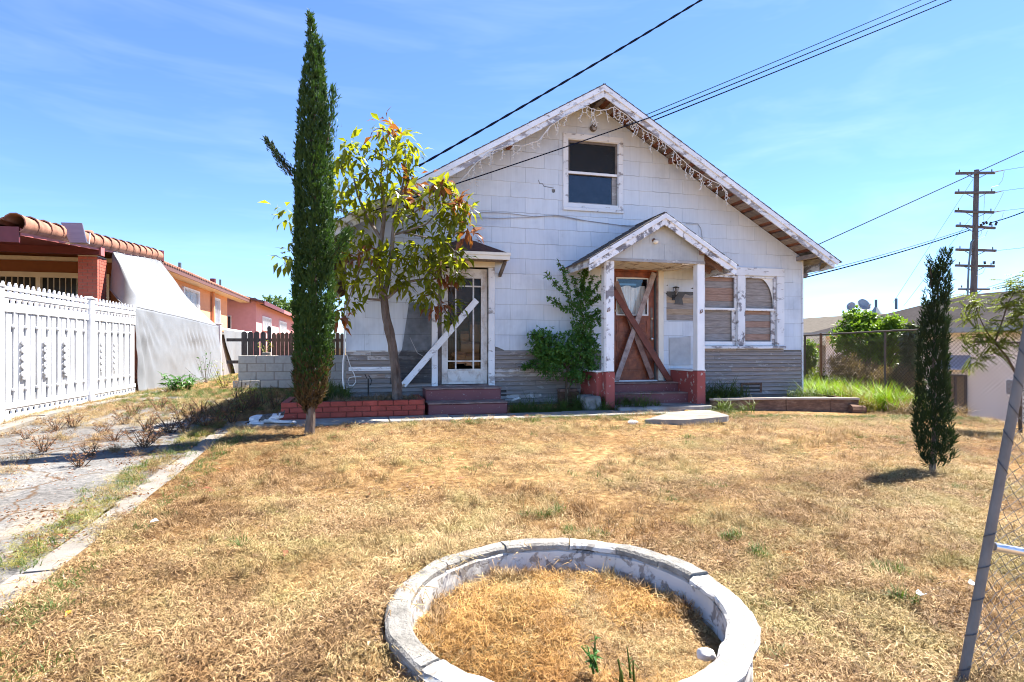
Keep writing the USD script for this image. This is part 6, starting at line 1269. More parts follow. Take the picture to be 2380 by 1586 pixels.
AW = obj('awning', MB().add(*hexa([(WX - .45, b[1] - .1, on_x(2230, 859, WX)[2]), (WX - .45, a[1] + .1, on_x(2230, 859, WX)[2]), (WX - .001, a[1] + .1, on_x(2230, 857, WX)[2]), (WX - .001, b[1] - .1, on_x(2230, 857, WX)[2]), (WX - .44, b[1] - .1, on_x(2230, 856, WX)[2]), (WX - .44, a[1] + .1, on_x(2230, 856, WX)[2]), (WX - .001, a[1] + .1, on_x(2230, 826, WX)[2]), (WX - .001, b[1] - .1, on_x(2230, 826, WX)[2])])), 'awning', GB)
a, b = on_x(2339, 880, WX), on_x(2366, 921, WX); WN = obj('window', yplate(sbox(b[1], b[2], a[1], a[2]), WX - .02, .03), 'white_metal', GB); obj('pane', yplate(sbox(b[1] + .04, b[2] + .04, a[1] - .04, a[2] - .04), WX - .045, .02), 'window_blue', WN)
TB = thing('tan_roofed_house', 'low house with a pale tan roof peeking past the house corner', 'house', (22, 16, -1.3))
obj('wall', MB().box(18.5, 27, 10.6, 26, -1.6, 1.55), 'white_wall', TB)
obj('roof', hexa([(18, 10.2, 1.5), (28, 10.2, 1.5), (28, 26, 1.5), (18, 26, 1.5), (22.8, 11.8, 2.98), (23.2, 11.8, 2.98), (23.2, 26, 2.98), (22.8, 26, 2.98)]), 'tan_roof', TB)
for k, (px, py, rad, face, lab) in enumerate(((1978, 712, .17, (-.75, -.35, .35), 'smaller satellite dish on the roof ridge, turned sideways with its arm'), (2007, 711, .27, (-.15, -1, .42), 'larger round satellite dish on the grey roof'))):
    c = rr(px, 724) if k == 0 else rr(px, 728); Z = (c - CAM) @ FW; c_d = deep(px, py, Z); fn = unit(np.array(face)); e1 = unit(np.cross(fn, [0, 0, 1.0])); e2 = np.cross(e1, fn)
    t = thing('satellite_dish', lab, 'satellite dish', c); V, F = [], []; nr_, na = 4, 20; rad = rad * Z / 24
    for i in range(nr_ + 1):
        for j in range(na): a_ = 2 * math.pi * j / na; q = rad * i / nr_; V.append(c_d + e1 * q * math.cos(a_) + e2 * q * math.sin(a_) * 1.08 + fn * (q * q / rad * .35 - .05))
    F = [(i * na + j, (i + 1) * na + j, (i + 1) * na + (j + 1) % na, i * na + (j + 1) % na) for i in range(nr_) for j in range(na)]
    V = np.array(V); V2 = V - fn * .02; n = len(V); F = np.array(F); obj('reflector', (np.vstack([V, V2]), np.vstack([F, F[:, ::-1] + n])), 'dish', t, smooth=True)
    obj('mast', tube([c - [0, 0, .1], c + [0, 0, .05], c_d - fn * .07], .03, 8), 'dish', t)
    tip = c_d + fn * rad * 1.3 - e2 * rad * .5; obj('feed_arm', tube([c_d - e2 * rad * .9 + fn * .02, tip], .012, 5), 'dish', t); obj('feed_horn', tube([tip - fn * .06, tip + fn * .03], [.035, .05], 8), 'dish', t)
# ------------------------------------------------------------------ utility pole and wires
UZ = 32.0; up = lambda zx, zy, dz=0.0: deep(2180 + zx / 4.9, 380 + zy / 4.9, UZ + dz)
b0 = up(408, 1560); b0[2] = -1.6
UP = thing('utility_pole', 'tall wooden utility pole with seven crossarms behind the grey roof', 'utility pole', b0)
obj('pole', tube([b0, up(408, 1430), up(425, 800), up(440, 75)], [.19, .165, .14, .115], 12), 'pole_wood', UP, smooth=40)
arms = [((200, 116), (650, 108)), ((192, 334), (650, 332)), ((190, 545), (640, 560)), ((208, 710), (650, 738)), ((205, 982), (660, 995)), ((200, 1163), (640, 1174)), ((235, 1432), (585, 1433))]
for k, ((xa, ya_), (xb, yb_)) in enumerate(arms):
    p, q = up(xa, ya_, .25 if k < 3 else -.1), up(xb, yb_, -.45 if k < 3 else .1)
    A_ = obj('crossarm', bar(p, q, .11, .13 if k < 6 else .09, c=.006), 'pole_wood', UP); mid = (p + q) / 2
    pole_x = np.interp((ya_ + yb_) / 2, [75, 1430], [440, 408])
    for s, e in ((-1, p), (1, q)):
        w_ = up(pole_x, (ya_ + yb_) / 2 + 70); obj('brace', bar(w_, up(pole_x, (ya_ + yb_) / 2) + (e - mid) * .5 - [0, 0, .06], .03, .03), 'pole_wood', A_)
    for j in ((.1, .92) if k < 6 else (.1,)):
        c = p + (q - p) * j + [0, 0, .07]; obj('insulator', tube([c, c + [0, 0, .06], c + [0, 0, .14]], [.02, .035, .02], 6), 'pole_wood', A_)
for x1, y1, x2, y2 in ((640, 100, 765, 76), (650, 335, 748, 312), (640, 555, 760, 538)): obj('dead_end', tube([up(x1, y1, -.5), up(x2, y2, -.7)], [.035, .02], 6), 'cable_grey', UP)
obj('riser_conduit', tube([up(335, 1560, -.2), up(350, 1180, -.2), up(368, 1000, -.2), up(380, 900, -.15), up(405, 870, -.1)], .05, 7), 'pipe_teal', UP)
for q in ([(485, 690), (500, 720)], [(515, 665), (525, 700)], [(545, 660), (560, 690)], [(605, 670), (590, 705)], [(670, 670), (655, 705)], [(530, 1115), (535, 1150)], [(635, 1115), (632, 1150)]): obj('cutout', tube([up(*p, -.2) for p in q], .06, 6), 'black_iron', UP)
def sag(a, b, s=0.0, n=14):
    a, b = np.asarray(a, float), np.asarray(b, float); u = np.linspace(0, 1, n)[:, None]; p = a + (b - a) * u; p[:, 2] -= s * 4 * u[:, 0] * (1 - u[:, 0]); return p
for q in ([(755, 90), (735, 190), (690, 250), (600, 275)], [(748, 330), (690, 450), (610, 590), (560, 650)], [(530, 350), (525, 500), (520, 650)], [(745, 560), (730, 620), (690, 650)], [(500, 760), (490, 810), (450, 850)], [(565, 765), (540, 830), (455, 872)], [(540, 1190), (510, 1250), (440, 1280)]): obj('jumper_wire', tube([up(*p, -.3) for p in q], .012, 4), 'cable_grey', UP)
def wire(name, label, pts, r, mat='wire', s=0.0, group=None):
    P = [np.asarray(p, float) for p in pts]; t = thing(name, label, 'cable', P[0], group=group); L_ = []
    for a, b in zip(P[:-1], P[1:]): L_ += list(sag(a, b, s))
    obj('strand', tube(np.array(L_), r, 5), mat, t); return t
# service cables towards the house
c1a, c1b = deep(974, 386, 11.6), deep(1760, -80, 12.5)
P = sag(c1a, c1b, .05, 70); k = np.arange(70); tw_ = .014
t = thing('twisted_service_cable', 'thick twisted dark cable rising over the left roof slope', 'cable', c1a)
for s in range(2): obj('strand', tube(P + np.c_[np.zeros(70), tw_ * np.sin(k * 1.1 + s * math.pi), tw_ * np.cos(k * 1.1 + s * math.pi)], .015, 5), 'cable', t)
nr = on_y(1512, 273, YF - .06); far_ = deep(2260, -35, 14); lo_ = on_y(860, 493, YF - .05)
wire('service_drop_cable', 'dark cable crossing the gable from the left eave to the upper right', [lo_, nr, far_], .010, 'cable', .02)
wire('service_drop_cable', 'thin upper cable running from the right roof slope to the upper right', [on_y(1500, 268, .3), deep(2235, -40, 14)], .008, 'cable', .02)
wire('service_drop_cable', 'lowest thick cable running from the right roof slope to the upper right', [on_y(1520, 280, .3), deep(2270, -24, 14)], .012, 'cable', .02)
wire('overhead_wire', 'long wire climbing from behind the house past the top of the pole', [deep(1870, 583, 15), deep(2420, 333, 19)], .014, 'thin_wire')
wire('overhead_wire', 'thick wire from behind the house to the fourth crossarm', [deep(1830, 655, 24), up(370, 757)], .028, 'cable', .12)
wire('overhead_wire', 'thin wire just above the thick one to the fourth crossarm', [deep(1830, 650, 24), up(350, 742)], .014, 'thin_wire', .1)
wire('overhead_wire', 'thick wire leaving the fourth crossarm to the right', [up(620, 672, -.3), deep(2420, 476, 22)], .026, 'cable', .05)
wire('overhead_wire', 'faint wire leaving the top crossarm to the right', [up(765, 76, -.7), deep(2420, 382, 26)], .009, 'thin_wire')
wire('overhead_wire', 'faint wire leaving the second crossarm to the right', [up(750, 312, -.7), deep(2420, 432, 26)], .009, 'thin_wire')
wire('overhead_wire', 'faint wire leaving the third crossarm to the right', [up(760, 538, -.7), deep(2420, 480, 26)], .009, 'thin_wire')
wire('overhead_wire', 'faint wire leaving the fifth crossarm to the right', [up(660, 995), deep(2420, 572, 26)], .01, 'thin_wire')
wire('overhead_wire', 'low wire from the bottom crossarm to the right edge', [up(560, 1415), deep(2420, 630, 22)], .012, 'thin_wire')
wire('guy_wire', 'thin guy wire slanting down left from the pole top', [up(400, 180), deep(2075, 705, 27)], .008, 'thin_wire')
wire('guy_wire', 'thin guy wire slanting down left from below the third crossarm', [up(390, 600), deep(2100, 712, 27)], .008, 'thin_wire')
# ------------------------------------------------------------------ icicle lights under the gable
def icicles(label, pts, seed, n, zd):
    r = np.random.default_rng(seed); P = np.array([on_y(1280 + x * .2104, 180 + y * .2104, YF - .035) if zd == 'a' else on_y(x, y, YF - .035) for x, y in pts])
    t = thing('icicle_lights', label, 'string lights', P[0]); s = np.linspace(0, 1, len(P)); u = np.linspace(0, 1, 60); C_ = np.stack([np.interp(u, s, P[:, k]) for k in range(3)], 1)
    C_[:, 2] -= .012 * np.abs(np.sin(u * len(P) * 2)); obj('cable', tube(C_, .007, 4), 'icicle', t); d, bb = MB(), MB()
    for k in range(n):
        c = C_[int((k + r.random() * .8) / n * 59)]; ln = r.choice([.08, .14, .22, .28]) * r.uniform(.7, 1.1); m_ = max(3, int(ln / .045)); q = [c]
        for j in range(m_): q.append(q[-1] + np.array([r.normal() * .018, r.normal() * .004, -ln / m_]))
        d.tube(q, .0055, 4, False)
        for p in q[1:]:
            dd = unit(np.array([r.choice([-1, 1]) * .8, 0, -.5 + r.normal() * .4])); d.tube([p, p + dd * .024], .0045, 4, False); bb.tube([p + dd * .022, p + dd * .045], [.009, .005], 4)
    tag(obj('drops', d, 'icicle', t), kind='stuff'); tag(obj('bulbs', bb, 'icicle', t), kind='stuff')
icicles('icicle lights hanging along the left slope of the gable', [(1056, 432), (1085, 404), (1108, 376), (1140, 352), (1180, 337), (1215, 338), (1250, 328), (1278, 294), (1300, 277), (1335, 258)], 61, 17, 'n')
icicles('icicle lights looped just under the gable peak', [(320, 345), (400, 318), (440, 335), (500, 358), (580, 360), (640, 345), (710, 320)], 62, 7, 'a')
icicles('icicle lights hanging along the right slope of the gable', [(700, 322), (800, 385), (900, 470), (940, 505), (1050, 590), (1200, 670), (1370, 815), (1440, 895), (1560, 1000), (1700, 1095), (1870, 1180), (1950, 1260)], 63, 30, 'a')
# ------------------------------------------------------------------ dry grass and small growth
def instancer(name, protos, mat, pos, seed, smin, smax, tilt=.25, kind_label=None):
    r = np.random.default_rng(seed); n = len(pos)
    pi = UsdGeom.PointInstancer.Define(stage, path_for(name)); rel = pi.CreatePrototypesRel(); root = pi.GetPath()
    for k, pm in enumerate(protos):
        m = usdkit.mesh(stage, f'{root}/blades_{k:03d}' if k else f'{root}/blades', pm, M(mat)); rel.AddTarget(m.GetPath())
    pi.CreateProtoIndicesAttr(Vt.IntArray.FromNumpy(r.integers(0, len(protos), n).astype(np.int32)))
    pi.CreatePositionsAttr(Vt.Vec3fArray.FromNumpy(np.asarray(pos, np.float32)))
    a = r.random(n) * np.pi; ax = np.c_[r.normal(size=(n, 2)) * tilt * .5, np.ones(n)]; ax /= np.linalg.norm(ax, axis=1, keepdims=True)
    pi.CreateOrientationsAttr(Vt.QuathArray([Gf.Quath(float(math.cos(t)), Gf.Vec3h(*(float(x) * math.sin(t) for x in v))) for t, v in zip(a, ax)]))
    s = r.uniform(smin, smax, n); pi.CreateScalesAttr(Vt.Vec3fArray.FromNumpy(np.c_[s, s, s * r.uniform(.7, 1.2, n)].astype(np.float32)))
    return tag(pi.GetPrim(), kind='stuff')
def tuft(n, rad, L0, L1, W, el0, el1, seed, droop=.25):
    r = np.random.default_rng(seed); q = r.random(n) ** .5 * rad; a = r.random(n) * 2 * np.pi; P = np.c_[q * np.cos(a), q * np.sin(a), r.uniform(-.012, .008, n)]
    el = np.radians(r.uniform(el0, el1, n)); b = r.random(n) * 2 * np.pi; D = np.c_[np.cos(el) * np.cos(b), np.cos(el) * np.sin(b), np.sin(el)]
    N_ = np.c_[-np.sin(el) * np.cos(b), -np.sin(el) * np.sin(b), np.cos(el)] + r.normal(size=(n, 3)) * .35
    return leaf_mesh(P, D, N_, r.uniform(L0, L1, n), W * r.uniform(.6, 1.3, n), droop, .12)
def in_view(x, y, pad=.08):
    dx, dy = x - CAM[0], y - CAM[1]; Z = dx * FW[0] + dy * FW[1]; lt = dx * RT[0] + dy * RT[1]; return (Z > .8) & (np.abs(lt) < Z * (.885 + pad) + .25)
def on_lawn(x, y):
    r = np.hypot(x - RING_C[0], y - RING_C[1])
    ok = (x > -1.60 + .06 * np.sin(y * 5)) & (y < -1.66) & (r > RING_R + .01) & (x < 11.3)
    ok |= (x > 8.95) & (y >= -1.66) & (y < 4) & (x < 11.3)
    return ok & ~((x > cs[0][0]) & (x < cs[3][0]) & (y > cs[5][1]) & (y < cs[1][1]))
lawn_z = lambda x, y: soil_h(x, y)
def scatter(n, x0, x1, y0, y1, seed, ok=on_lawn, dens=None):
    r = np.random.default_rng(seed); x, y = r.uniform(x0, x1, n), r.uniform(y0, y1, n); k = in_view(x, y) & ok(x, y)
    if dens is not None: k &= r.random(n) < dens(x, y)
    x, y = x[k], y[k]; return np.c_[x, y, lawn_z(x, y)]
flat = [tuft(85, .13, .022, .07, .0038, -6, 34, 100 + k, .35) for k in range(6)] + [tuft(46, .11, .02, .055, .004, 15, 75, 110 + k) for k in range(3)] + [tuft(40, .12, .05, .11, .0034, -2, 25, 120 + k, .4) for k in range(1)]
pat = lambda x, y: np.clip((meshkit.fbm(np.c_[x * 1.2, y * 1.2, 0 * x], 4, 77) - .33) * 4.5, .12, 1)
near = scatter(60000, -2, 6, -9.6, -5.2, 1, dens=lambda x, y: .5 * pat(x, y))
farp = scatter(60000, -2, 11.4, -5.2, 4, 2, dens=lambda x, y: .36 * pat(x, y))
instancer('dry_grass', flat, 'straw', np.vstack([near, farp]), 3, .7, 1.25)
up_ = [tuft(40, .05, .04, .12, .0035, 35, 88, 130 + k) for k in range(4)]
clump = lambda s, lo: (lambda x, y: np.clip((meshkit.fbm(np.c_[x * s, y * s, 0 * x], 3, 21) - lo) * 6, 0, 1))
instancer('standing_dry_grass', up_, 'straw', np.vstack([scatter(30000, -2, 11.4, -9.6, 3, 5, dens=lambda x, y: .35 * clump(1.1, .5)(x, y))]), 6, .6, 1.2)
grn = [tuft(34, .06, .03, .085, .004, 25, 85, 140 + k) for k in range(4)]
edge_d = lambda x, y: np.maximum(np.exp(-((y + 1.85) / .22) ** 2) * .8 * (x > 1.2), np.maximum(np.exp(-((x + 1.5) / .14) ** 2) * .45, .10 * clump(1.6, .6)(x, y)))
instancer('green_grass', grn, 'green_grass', np.vstack([scatter(22000, -1.7, 11, -9.6, -1.66, 8, dens=edge_d)]), 9, .6, 1.15)
for k, (px, py, s) in enumerate(((1253, 1202, 1.0), (1290, 1196, .7), (2075, 1322, 1.0), (1388, 1247, .7), (1310, 1243, .6), (1700, 1255, .7), (960, 990, .8), (1600, 1018, .7), (560, 1272, .9), (2105, 1395, .6), (1750, 1290, .9), (40, 1560, 1.4), (960, 1570, 1.2))):
    q = on_ground(px, py, .01); lab = ('green grass tuft just beyond the ring, largest of the pair there', 'small green grass tuft right of the larger one beyond the ring', 'bright green tuft in the right of the lawn near the gate', 'green tuft touching the far rim of the ring', 'tiny green tuft left of the far rim of the ring', 'green tuft beyond the right rim of the ring', 'green tuft by the path near the red brick planter', 'green tuft in the middle of the lawn below the broken slab', 'wide green tuft near the driveway edging', 'lowest green tuft beside the gate post', 'green tuft right of the ring beyond its broken cap', 'large green tuft in the lower left corner', 'green tuft at the left foot of the ring')[k]
    t = thing('grass_tuft', lab, 'grass tuft', q); m = MB()
    for j in range(3): v, f = tuft(40, .06 * s, .03, .10, .0042, 25, 85, 300 + 7 * k + j); m.add(v + [RNG.normal() * .05 * s, RNG.normal() * .05 * s, 0], f)
    tag(obj('blades', m, 'green_grass', t, local=True), kind='stuff')
flk = [leaf_mesh(q_ := np.random.default_rng(k).normal(size=(14, 3)) * [.07, .07, .006] + [0, 0, .012], np.random.default_rng(k + 9).normal(size=(14, 3)) * [1, 1, .15], np.random.default_rng(k + 19).normal(size=(14, 3)) * .5 + [0, 0, 1], np.random.default_rng(k + 29).uniform(.012, .034, 14), np.random.default_rng(k + 39).uniform(.005, .012, 14), .1, .3) for k in range(4)]
instancer('leaf_litter', flk, 'litter', scatter(26000, -2, 9, -9.6, -1.66, 61, dens=lambda x, y: .22 * clump(.9, .44)(x, y)), 62, .7, 1.3)
ring_in = lambda x, y: np.hypot(x - RING_C[0], y - RING_C[1]) < RING_R - .12
gold = [tuft(110, .10, .03, .085, .003, -5, 50, 150 + k, .4) for k in range(5)] + [tuft(60, .07, .03, .07, .0028, 15, 80, 160 + k, .4) for k in range(3)]
instancer('ring_straw', flat, 'straw', scatter(900, RING_C[0] - .8, RING_C[0] + .8, RING_C[1] - .8, RING_C[1] + .8, 11, ring_in), 12, .5, .9)
heap = lambda x, y: np.clip((meshkit.fbm(np.c_[x * 3.1, y * 3.1, 0 * x], 3, 14) - .5 + .12 * (x < RING_C[0] + .1) + .06 * (y > RING_C[1])) * 7, 0, 1)
instancer('ring_gold_straw', gold, 'straw_gold', scatter(1500, RING_C[0] - .8, RING_C[0] + .8, RING_C[1] - .8, RING_C[1] + .8, 16, ring_in, heap), 17, .6, 1.15)
rim_in = lambda x, y: (np.abs(np.hypot(x - RING_C[0], y - RING_C[1]) - (RING_R - .16)) < .045) & (y > RING_C[1] - .05)
instancer('rim_grass', up_, 'straw', scatter(900, RING_C[0] - .8, RING_C[0] + .8, RING_C[1] - .8, RING_C[1] + .8, 13, rim_in) * [1, 1, 1], 14, .5, 1.0)
def sprout(name, label, base, mat, n, h, seed, L_=.03, W_=.015, spread=.35, cat='weed', group=None, nst=4, smat='twig'):
    r = np.random.default_rng(seed); t = thing(name, label, cat, base, group=group); ms, P, D = MB(), [], []
    for k in range(nst):
        d = unit([r.normal() * spread, r.normal() * spread, 1]); hh = h * r.uniform(.6, 1.0); b = np.array([r.normal() * .02, r.normal() * .02, -.02]); bend = np.array([r.normal() * .08, r.normal() * .08, 0]) * hh
        pp = [b, b + d * hh * .5, b + d * hh + bend]; ms.tube(pp, [.005, .004, .002], 4)
        for j in range(max(2, n // nst)): u = r.uniform(.15, 1); P.append(b + d * hh * u + bend * u * u); D.append([r.normal(), r.normal(), r.uniform(-.2, .9)])
    obj('stem', ms, smat, t, local=True); k = len(P)
    tag(obj('foliage', leaf_mesh(P, D, np.c_[r.normal(size=(k, 2)) * .4, np.ones(k)], L_ * r.uniform(.6, 1.3, k), W_ * r.uniform(.7, 1.2, k), .2, .2), mat, t, local=True), kind='stuff'); return t
q = on_ground(1388, 1545, .1); sprout('green_seedling', 'green leafy seedling growing inside the ring near its front', q, 'weed_green', 42, .13, 71, .028, .012, smat='weed_green')
q = on_ground(1460, 1570, .1); sprout('green_seedling', 'thin green stalk right of the leafy seedling in the ring', q, 'green_grass', 16, .14, 72, .03, .006, .12, smat='green_grass')
# weeds in the driveway
protos = [sprout('driveway_weed', 'small dry brown weed in the middle of the broken driveway', on_ground(342, 1000, -.02), 'weed_brown', 130, .27, 81, .042, .016, .5, group='dry weeds in the driveway', nst=10)]
for px, py, s in ((100, 1050, .9), (185, 1085, .9), (335, 1040, 1.1), (352, 1028, .9), (395, 1005, 1.1), (430, 1000, 1.0), (450, 985, 1.2), (480, 995, 1.0), (505, 985, 1.1), (265, 1025, .7), (290, 985, .9), (240, 1010, .7), (130, 1000, .8), (170, 992, .9), (540, 985, 1.1), (60, 1020, .6), (210, 1062, .7), (310, 965, 1.0), (370, 955, 1.1), (420, 965, 1.0), (520, 965, 1.2), (560, 960, 1.3), (590, 955, 1.2), (470, 960, 1.1)):
    copy_of(protos[0], 'driveway_weed', 'small dry brown weed ' + ('in the near half of the broken driveway' if py > 1025 else 'in the middle of the broken driveway' if py > 975 else 'at the far end of the driveway by the yard grass'), on_ground(px, py, -.03), RNG.uniform(0, 360), s, 'dry weeds in the driveway')
on_drive = lambda x, y: (x < -1.6) & (x > -4.7) & (y < 4.3)
dz_ = lambda P: P - [0, 0, .0]
def drive_scatter(n, seed, dens, x0=-4.75, x1=-1.5, y0=-8.5, y1=5):
    r = np.random.default_rng(seed); x, y = r.uniform(x0, x1, n), r.uniform(y0, y1, n); k = in_view(x, y) & (r.random(n) < dens(x, y)); x, y = x[k], y[k]; return np.c_[x, y, ground_h(x, y) - .02]
crack = lambda x, y: np.clip(1 - np.abs(meshkit.fbm(np.c_[x * .9, y * .9, 0 * x], 2, 33) - .5) * 26, 0, 1)
dd = lambda x, y: np.maximum(np.maximum(np.exp(-((x + 1.95) / .13) ** 2) * .4 * (.25 + .75 * (meshkit.noise(np.c_[x * 2, y * 1.4, 0 * x], 4) > .45)), np.exp(-((x + 4.6) / .22) ** 2) * .9), np.maximum(crack(x, y) * .35 * (y > -5.5), np.clip((y + 2.6) / 3.0, 0, 1) * (.03 + .34 * (meshkit.fbm(np.c_[x * 1.5, y * 1.5, 0 * x], 3, 5) > .54))))
instancer('driveway_grass', flat[:3] + up_, 'straw', drive_scatter(17000, 41, dd), 42, .5, 1.0)
instancer('driveway_yellow_grass', flat[:4] + grn, 'yellow_grass', drive_scatter(14000, 48, lambda x, y: np.exp(-((x + 1.98) / .12) ** 2) * .95 * np.clip((meshkit.noise(np.c_[x * 1.2, y * 1.1, 0 * x], 9) - .15) * 3, 0, 1)), 49, .5, .95)
instancer('driveway_litter', flk, 'weed_brown', drive_scatter(9000, 50, lambda x, y: np.maximum(crack(x, y) * .6, np.clip((meshkit.fbm(np.c_[x * 2, y * 2, 0 * x], 3, 8) - .48) * 2, .01, .22))), 51, .7, 1.4)
instancer('driveway_green_grass', grn, 'green_grass', drive_scatter(9000, 43, lambda x, y: np.maximum(np.exp(-((x + 2.0) / .12) ** 2) * .3, np.clip((y - .6) / 2, 0, 1) * .4 * (x < -2.2) * (meshkit.fbm(np.c_[x * 1.1, y * 1.1, 0 * x], 3, 6) > .47))), 44, .6, 1.3)
back = lambda x, y: ((x > -3.6) & (x < -.3) & (y > -.9) & (y < 4.85)) | ((x < -3.4) & (y > 2.6) & (y < 14) & (x > -4.7))
bp = np.random.default_rng(3); bx_ = np.r_[bp.uniform(-3.6, -.35, 900), bp.uniform(-4.7, -3.3, 900)]; by_ = np.r_[bp.uniform(-.6, 4.8, 900), bp.uniform(2.6, 13, 900)]
instancer('yard_grass', up_ + grn, 'straw', np.c_[bx_, by_, ground_h(bx_, by_)][::3], 46, .5, 1.2); instancer('yard_green_grass', grn, 'green_grass', np.c_[bx_ + .06, by_ + .05, ground_h(bx_, by_)][::3], 47, .6, 1.7)
# broad-leaved weeds by the tarpaulin, tall stalks, yellow weed
for k, (px, py, mat, n, h, L_, W_, lab) in enumerate(((405, 915, 'weed_green', 90, .5, .17, .06, 'bright green broad-leaved weed at the foot of the grey tarpaulin, left one'), (436, 910, 'weed_green', 70, .45, .16, .06, 'bright green broad-leaved weed beside the first one by the tarpaulin'), (482, 892, 'weed_green', 40, 1.0, .13, .035, 'tall green stalk weed before the white corner post'), (520, 905, 'weed_yellow', 90, .8, .07, .035, 'pale yellow-green weed in front of the torn grey sheet'), (570, 945, 'weed_yellow', 110, .55, .05, .03, 'yellow-leaved weed before the left end of the block wall'), (592, 950, 'weed_brown', 90, .5, .05, .02, 'brown dry weed before the middle of the block wall'), (640, 950, 'weed_brown', 120, .42, .05, .018, 'olive dry weed just left of the tall cypress'), (615, 945, 'weed_green', 60, .35, .06, .012, 'thin green weed between the dry weeds by the block wall'), (552, 935, 'weed_brown', 80, .5, .05, .02, 'dark dry weed behind the yellow-leaved weed'))):
    p = on_ground(px, py, -.02); sprout('weed', lab, p, mat, n, h, 90 + k, L_, W_, .45, nst=9)
# grasses against the house and in the beds
def bed(name, mat, x0, x1, y0, y1, zf, n, seed, protos_, s0, s1): r = np.random.default_rng(seed); x, y = r.uniform(x0, x1, n), r.uniform(y0, y1, n); return instancer(name, protos_, mat, np.c_[x, y, zf(x, y)], seed + 1, s0, s1)
tall = [tuft(26, .06, .12, .32, .007, 50, 88, 200 + k, .35) for k in range(4)]
bed('porch_side_grass', 'green_grass', 2.3, 4.9, -1.15, -.75, lambda x, y: ground_h(x, y) - .03, 420, 51, grn + tall[:1], .7, 1.3)
bed('planter_grass', 'green_grass', -.95, -.25, -.6, -.05, lambda x, y: .57 + 0 * x, 60, 52, tall, .7, 1.2); bed('planter_dry_grass', 'dry_brush', -1.0, .8, -.98, -.1, lambda x, y: .57 + 0 * x, 120, 53, up_, .8, 1.5)
bed('house_side_grass', 'green_grass', -1.2, -.35, -.05, 2.2, lambda x, y: ground_h(x, y), 160, 54, tall, .8, 1.5)
bed('timber_bed_grass', 'green_grass', 5.85, 6.9, -.75, -.15, lambda x, y: .43 - .02 * (x - 5.8), 26, 55, tall, 1.0, 1.9)
bed('timber_bed_grass', 'green_grass', 8.1, 8.75, -.75, -.1, lambda x, y: .40 + 0 * x, 16, 56, tall, .8, 1.5)
lx_, ly_ = np.random.default_rng(57).uniform(8.7, 10.4, 1500), np.random.default_rng(58).uniform(-1.4, 3.8, 1500)
k_ = (ly_ > -1.2 + (10.4 - lx_) * -.0) & ((np.random.default_rng(60).random(1500) < .8) & (lx_ - 8.72 > np.clip(-ly_ * .5, -.4, 5))) ; instancer('lime_grass', tall, 'lime_grass', np.c_[lx_, ly_, ground_h(lx_, ly_)][k_], 59, .9, 2.1)
bed('lime_dry_grass', 'yellow_grass', 8.75, 10.4, -1.2, 3.0, lambda x, y: ground_h(x, y), 300, 64, tall, .8, 2.0)
bed('brown_grass', 'dry_brush', 9.3, 10.9, -1.6, 2.5, lambda x, y: ground_h(x, y), 240, 60, tall, .8, 1.7)
bed('step_side_grass', 'green_grass', 5.55, 6.3, -1.5, -1.2, lambda x, y: ground_h(x, y) - .01, 40, 63, grn + tall[:1], .8, 1.4)
t = sprout('planter_weed', 'glossy green weed growing in the timber bed below the boarded windows', (6.35, -.5, .42), 'weed_green', 60, .42, 74, .09, .018, .4)
t = sprout('planter_weed', 'small yellow-green sprig growing at the front of the timber planter', on_ground(1750, 958, -.02), 'weed_yellow', 12, .2, 75, .06, .02, .2, nst=2)
# fallen leaves, litter
lf = None
spots = [(1080, 975, 'o'), (1090, 975, 'o'), (1065, 977, 'o'), (1160, 978, 'd'), (1150, 990, 'd'), (1165, 988, 'd'), (1145, 984, 'd'), (935, 1003, 'd'), (910, 1005, 'd'), (850, 985, 'd'), (865, 1025, 'd'), (872, 1027, 'd'), (848, 1046, 'd'), (1013, 996, 'd'), (1120, 975, 'd'), (1135, 972, 'd'), (1070, 1112, 'd'), (1005, 1122, 'd'), (1110, 1175, 'd'), (862, 1148, 'd'), (660, 1285, 'd'), (455, 1140, 'd'), (480, 1135, 'd'), (490, 1141, 'd'), (800, 998, 'd'), (785, 1005, 'd'), (820, 1010, 'd'), (760, 992, 'd'), (808, 990, 'd'), (775, 1015, 'd'), (1240, 970, 'd'), (1255, 968, 'd'), (1225, 966, 'd'), (1195, 968, 'd'), (520, 1090, 'd'), (135, 1245, 'd'), (155, 1425, 'o'), (960, 972, 'd'), (975, 970, 'd'), (895, 988, 'd'), (730, 1003, 'd'), (680, 985, 'o'), (530, 985, 'd'), (545, 990, 'd')]
src = {}
for k, (px, py, c) in enumerate(spots):
    q = on_ground(px, py, .03); zone = 'on the path before the side steps' if px > 1000 and py < 1000 else 'by the brick planter and the cypress foot' if py < 1032 and px > 640 else 'by the driveway edging' if px < 600 else 'in the open lawn'; lab = ('brown' if c == 'd' else 'orange') + ' fallen leaf lying ' + zone; grp = 'brown fallen leaves' if c == 'd' else 'orange fallen leaves'
    if c not in src:
        t = thing('fallen_leaf', lab, 'leaf', q, group=grp); obj('blade', leaf_mesh([[-.05, 0, 0]], [[1, .2, .05]], [[.1, .25, 1]], .11, .036, .08, .12), 'dead_leaf' if c == 'd' else 'orange_leaf', t, local=True); obj('stalk', MB().tube([(-.05, 0, 0), (-.07, -.01, .004)], .0015, 4), 'twig', t, local=True); src[c] = t
    else: copy_of(src[c], 'fallen_leaf', lab, q, RNG.uniform(0, 360), RNG.uniform(.6, 1.1), grp)
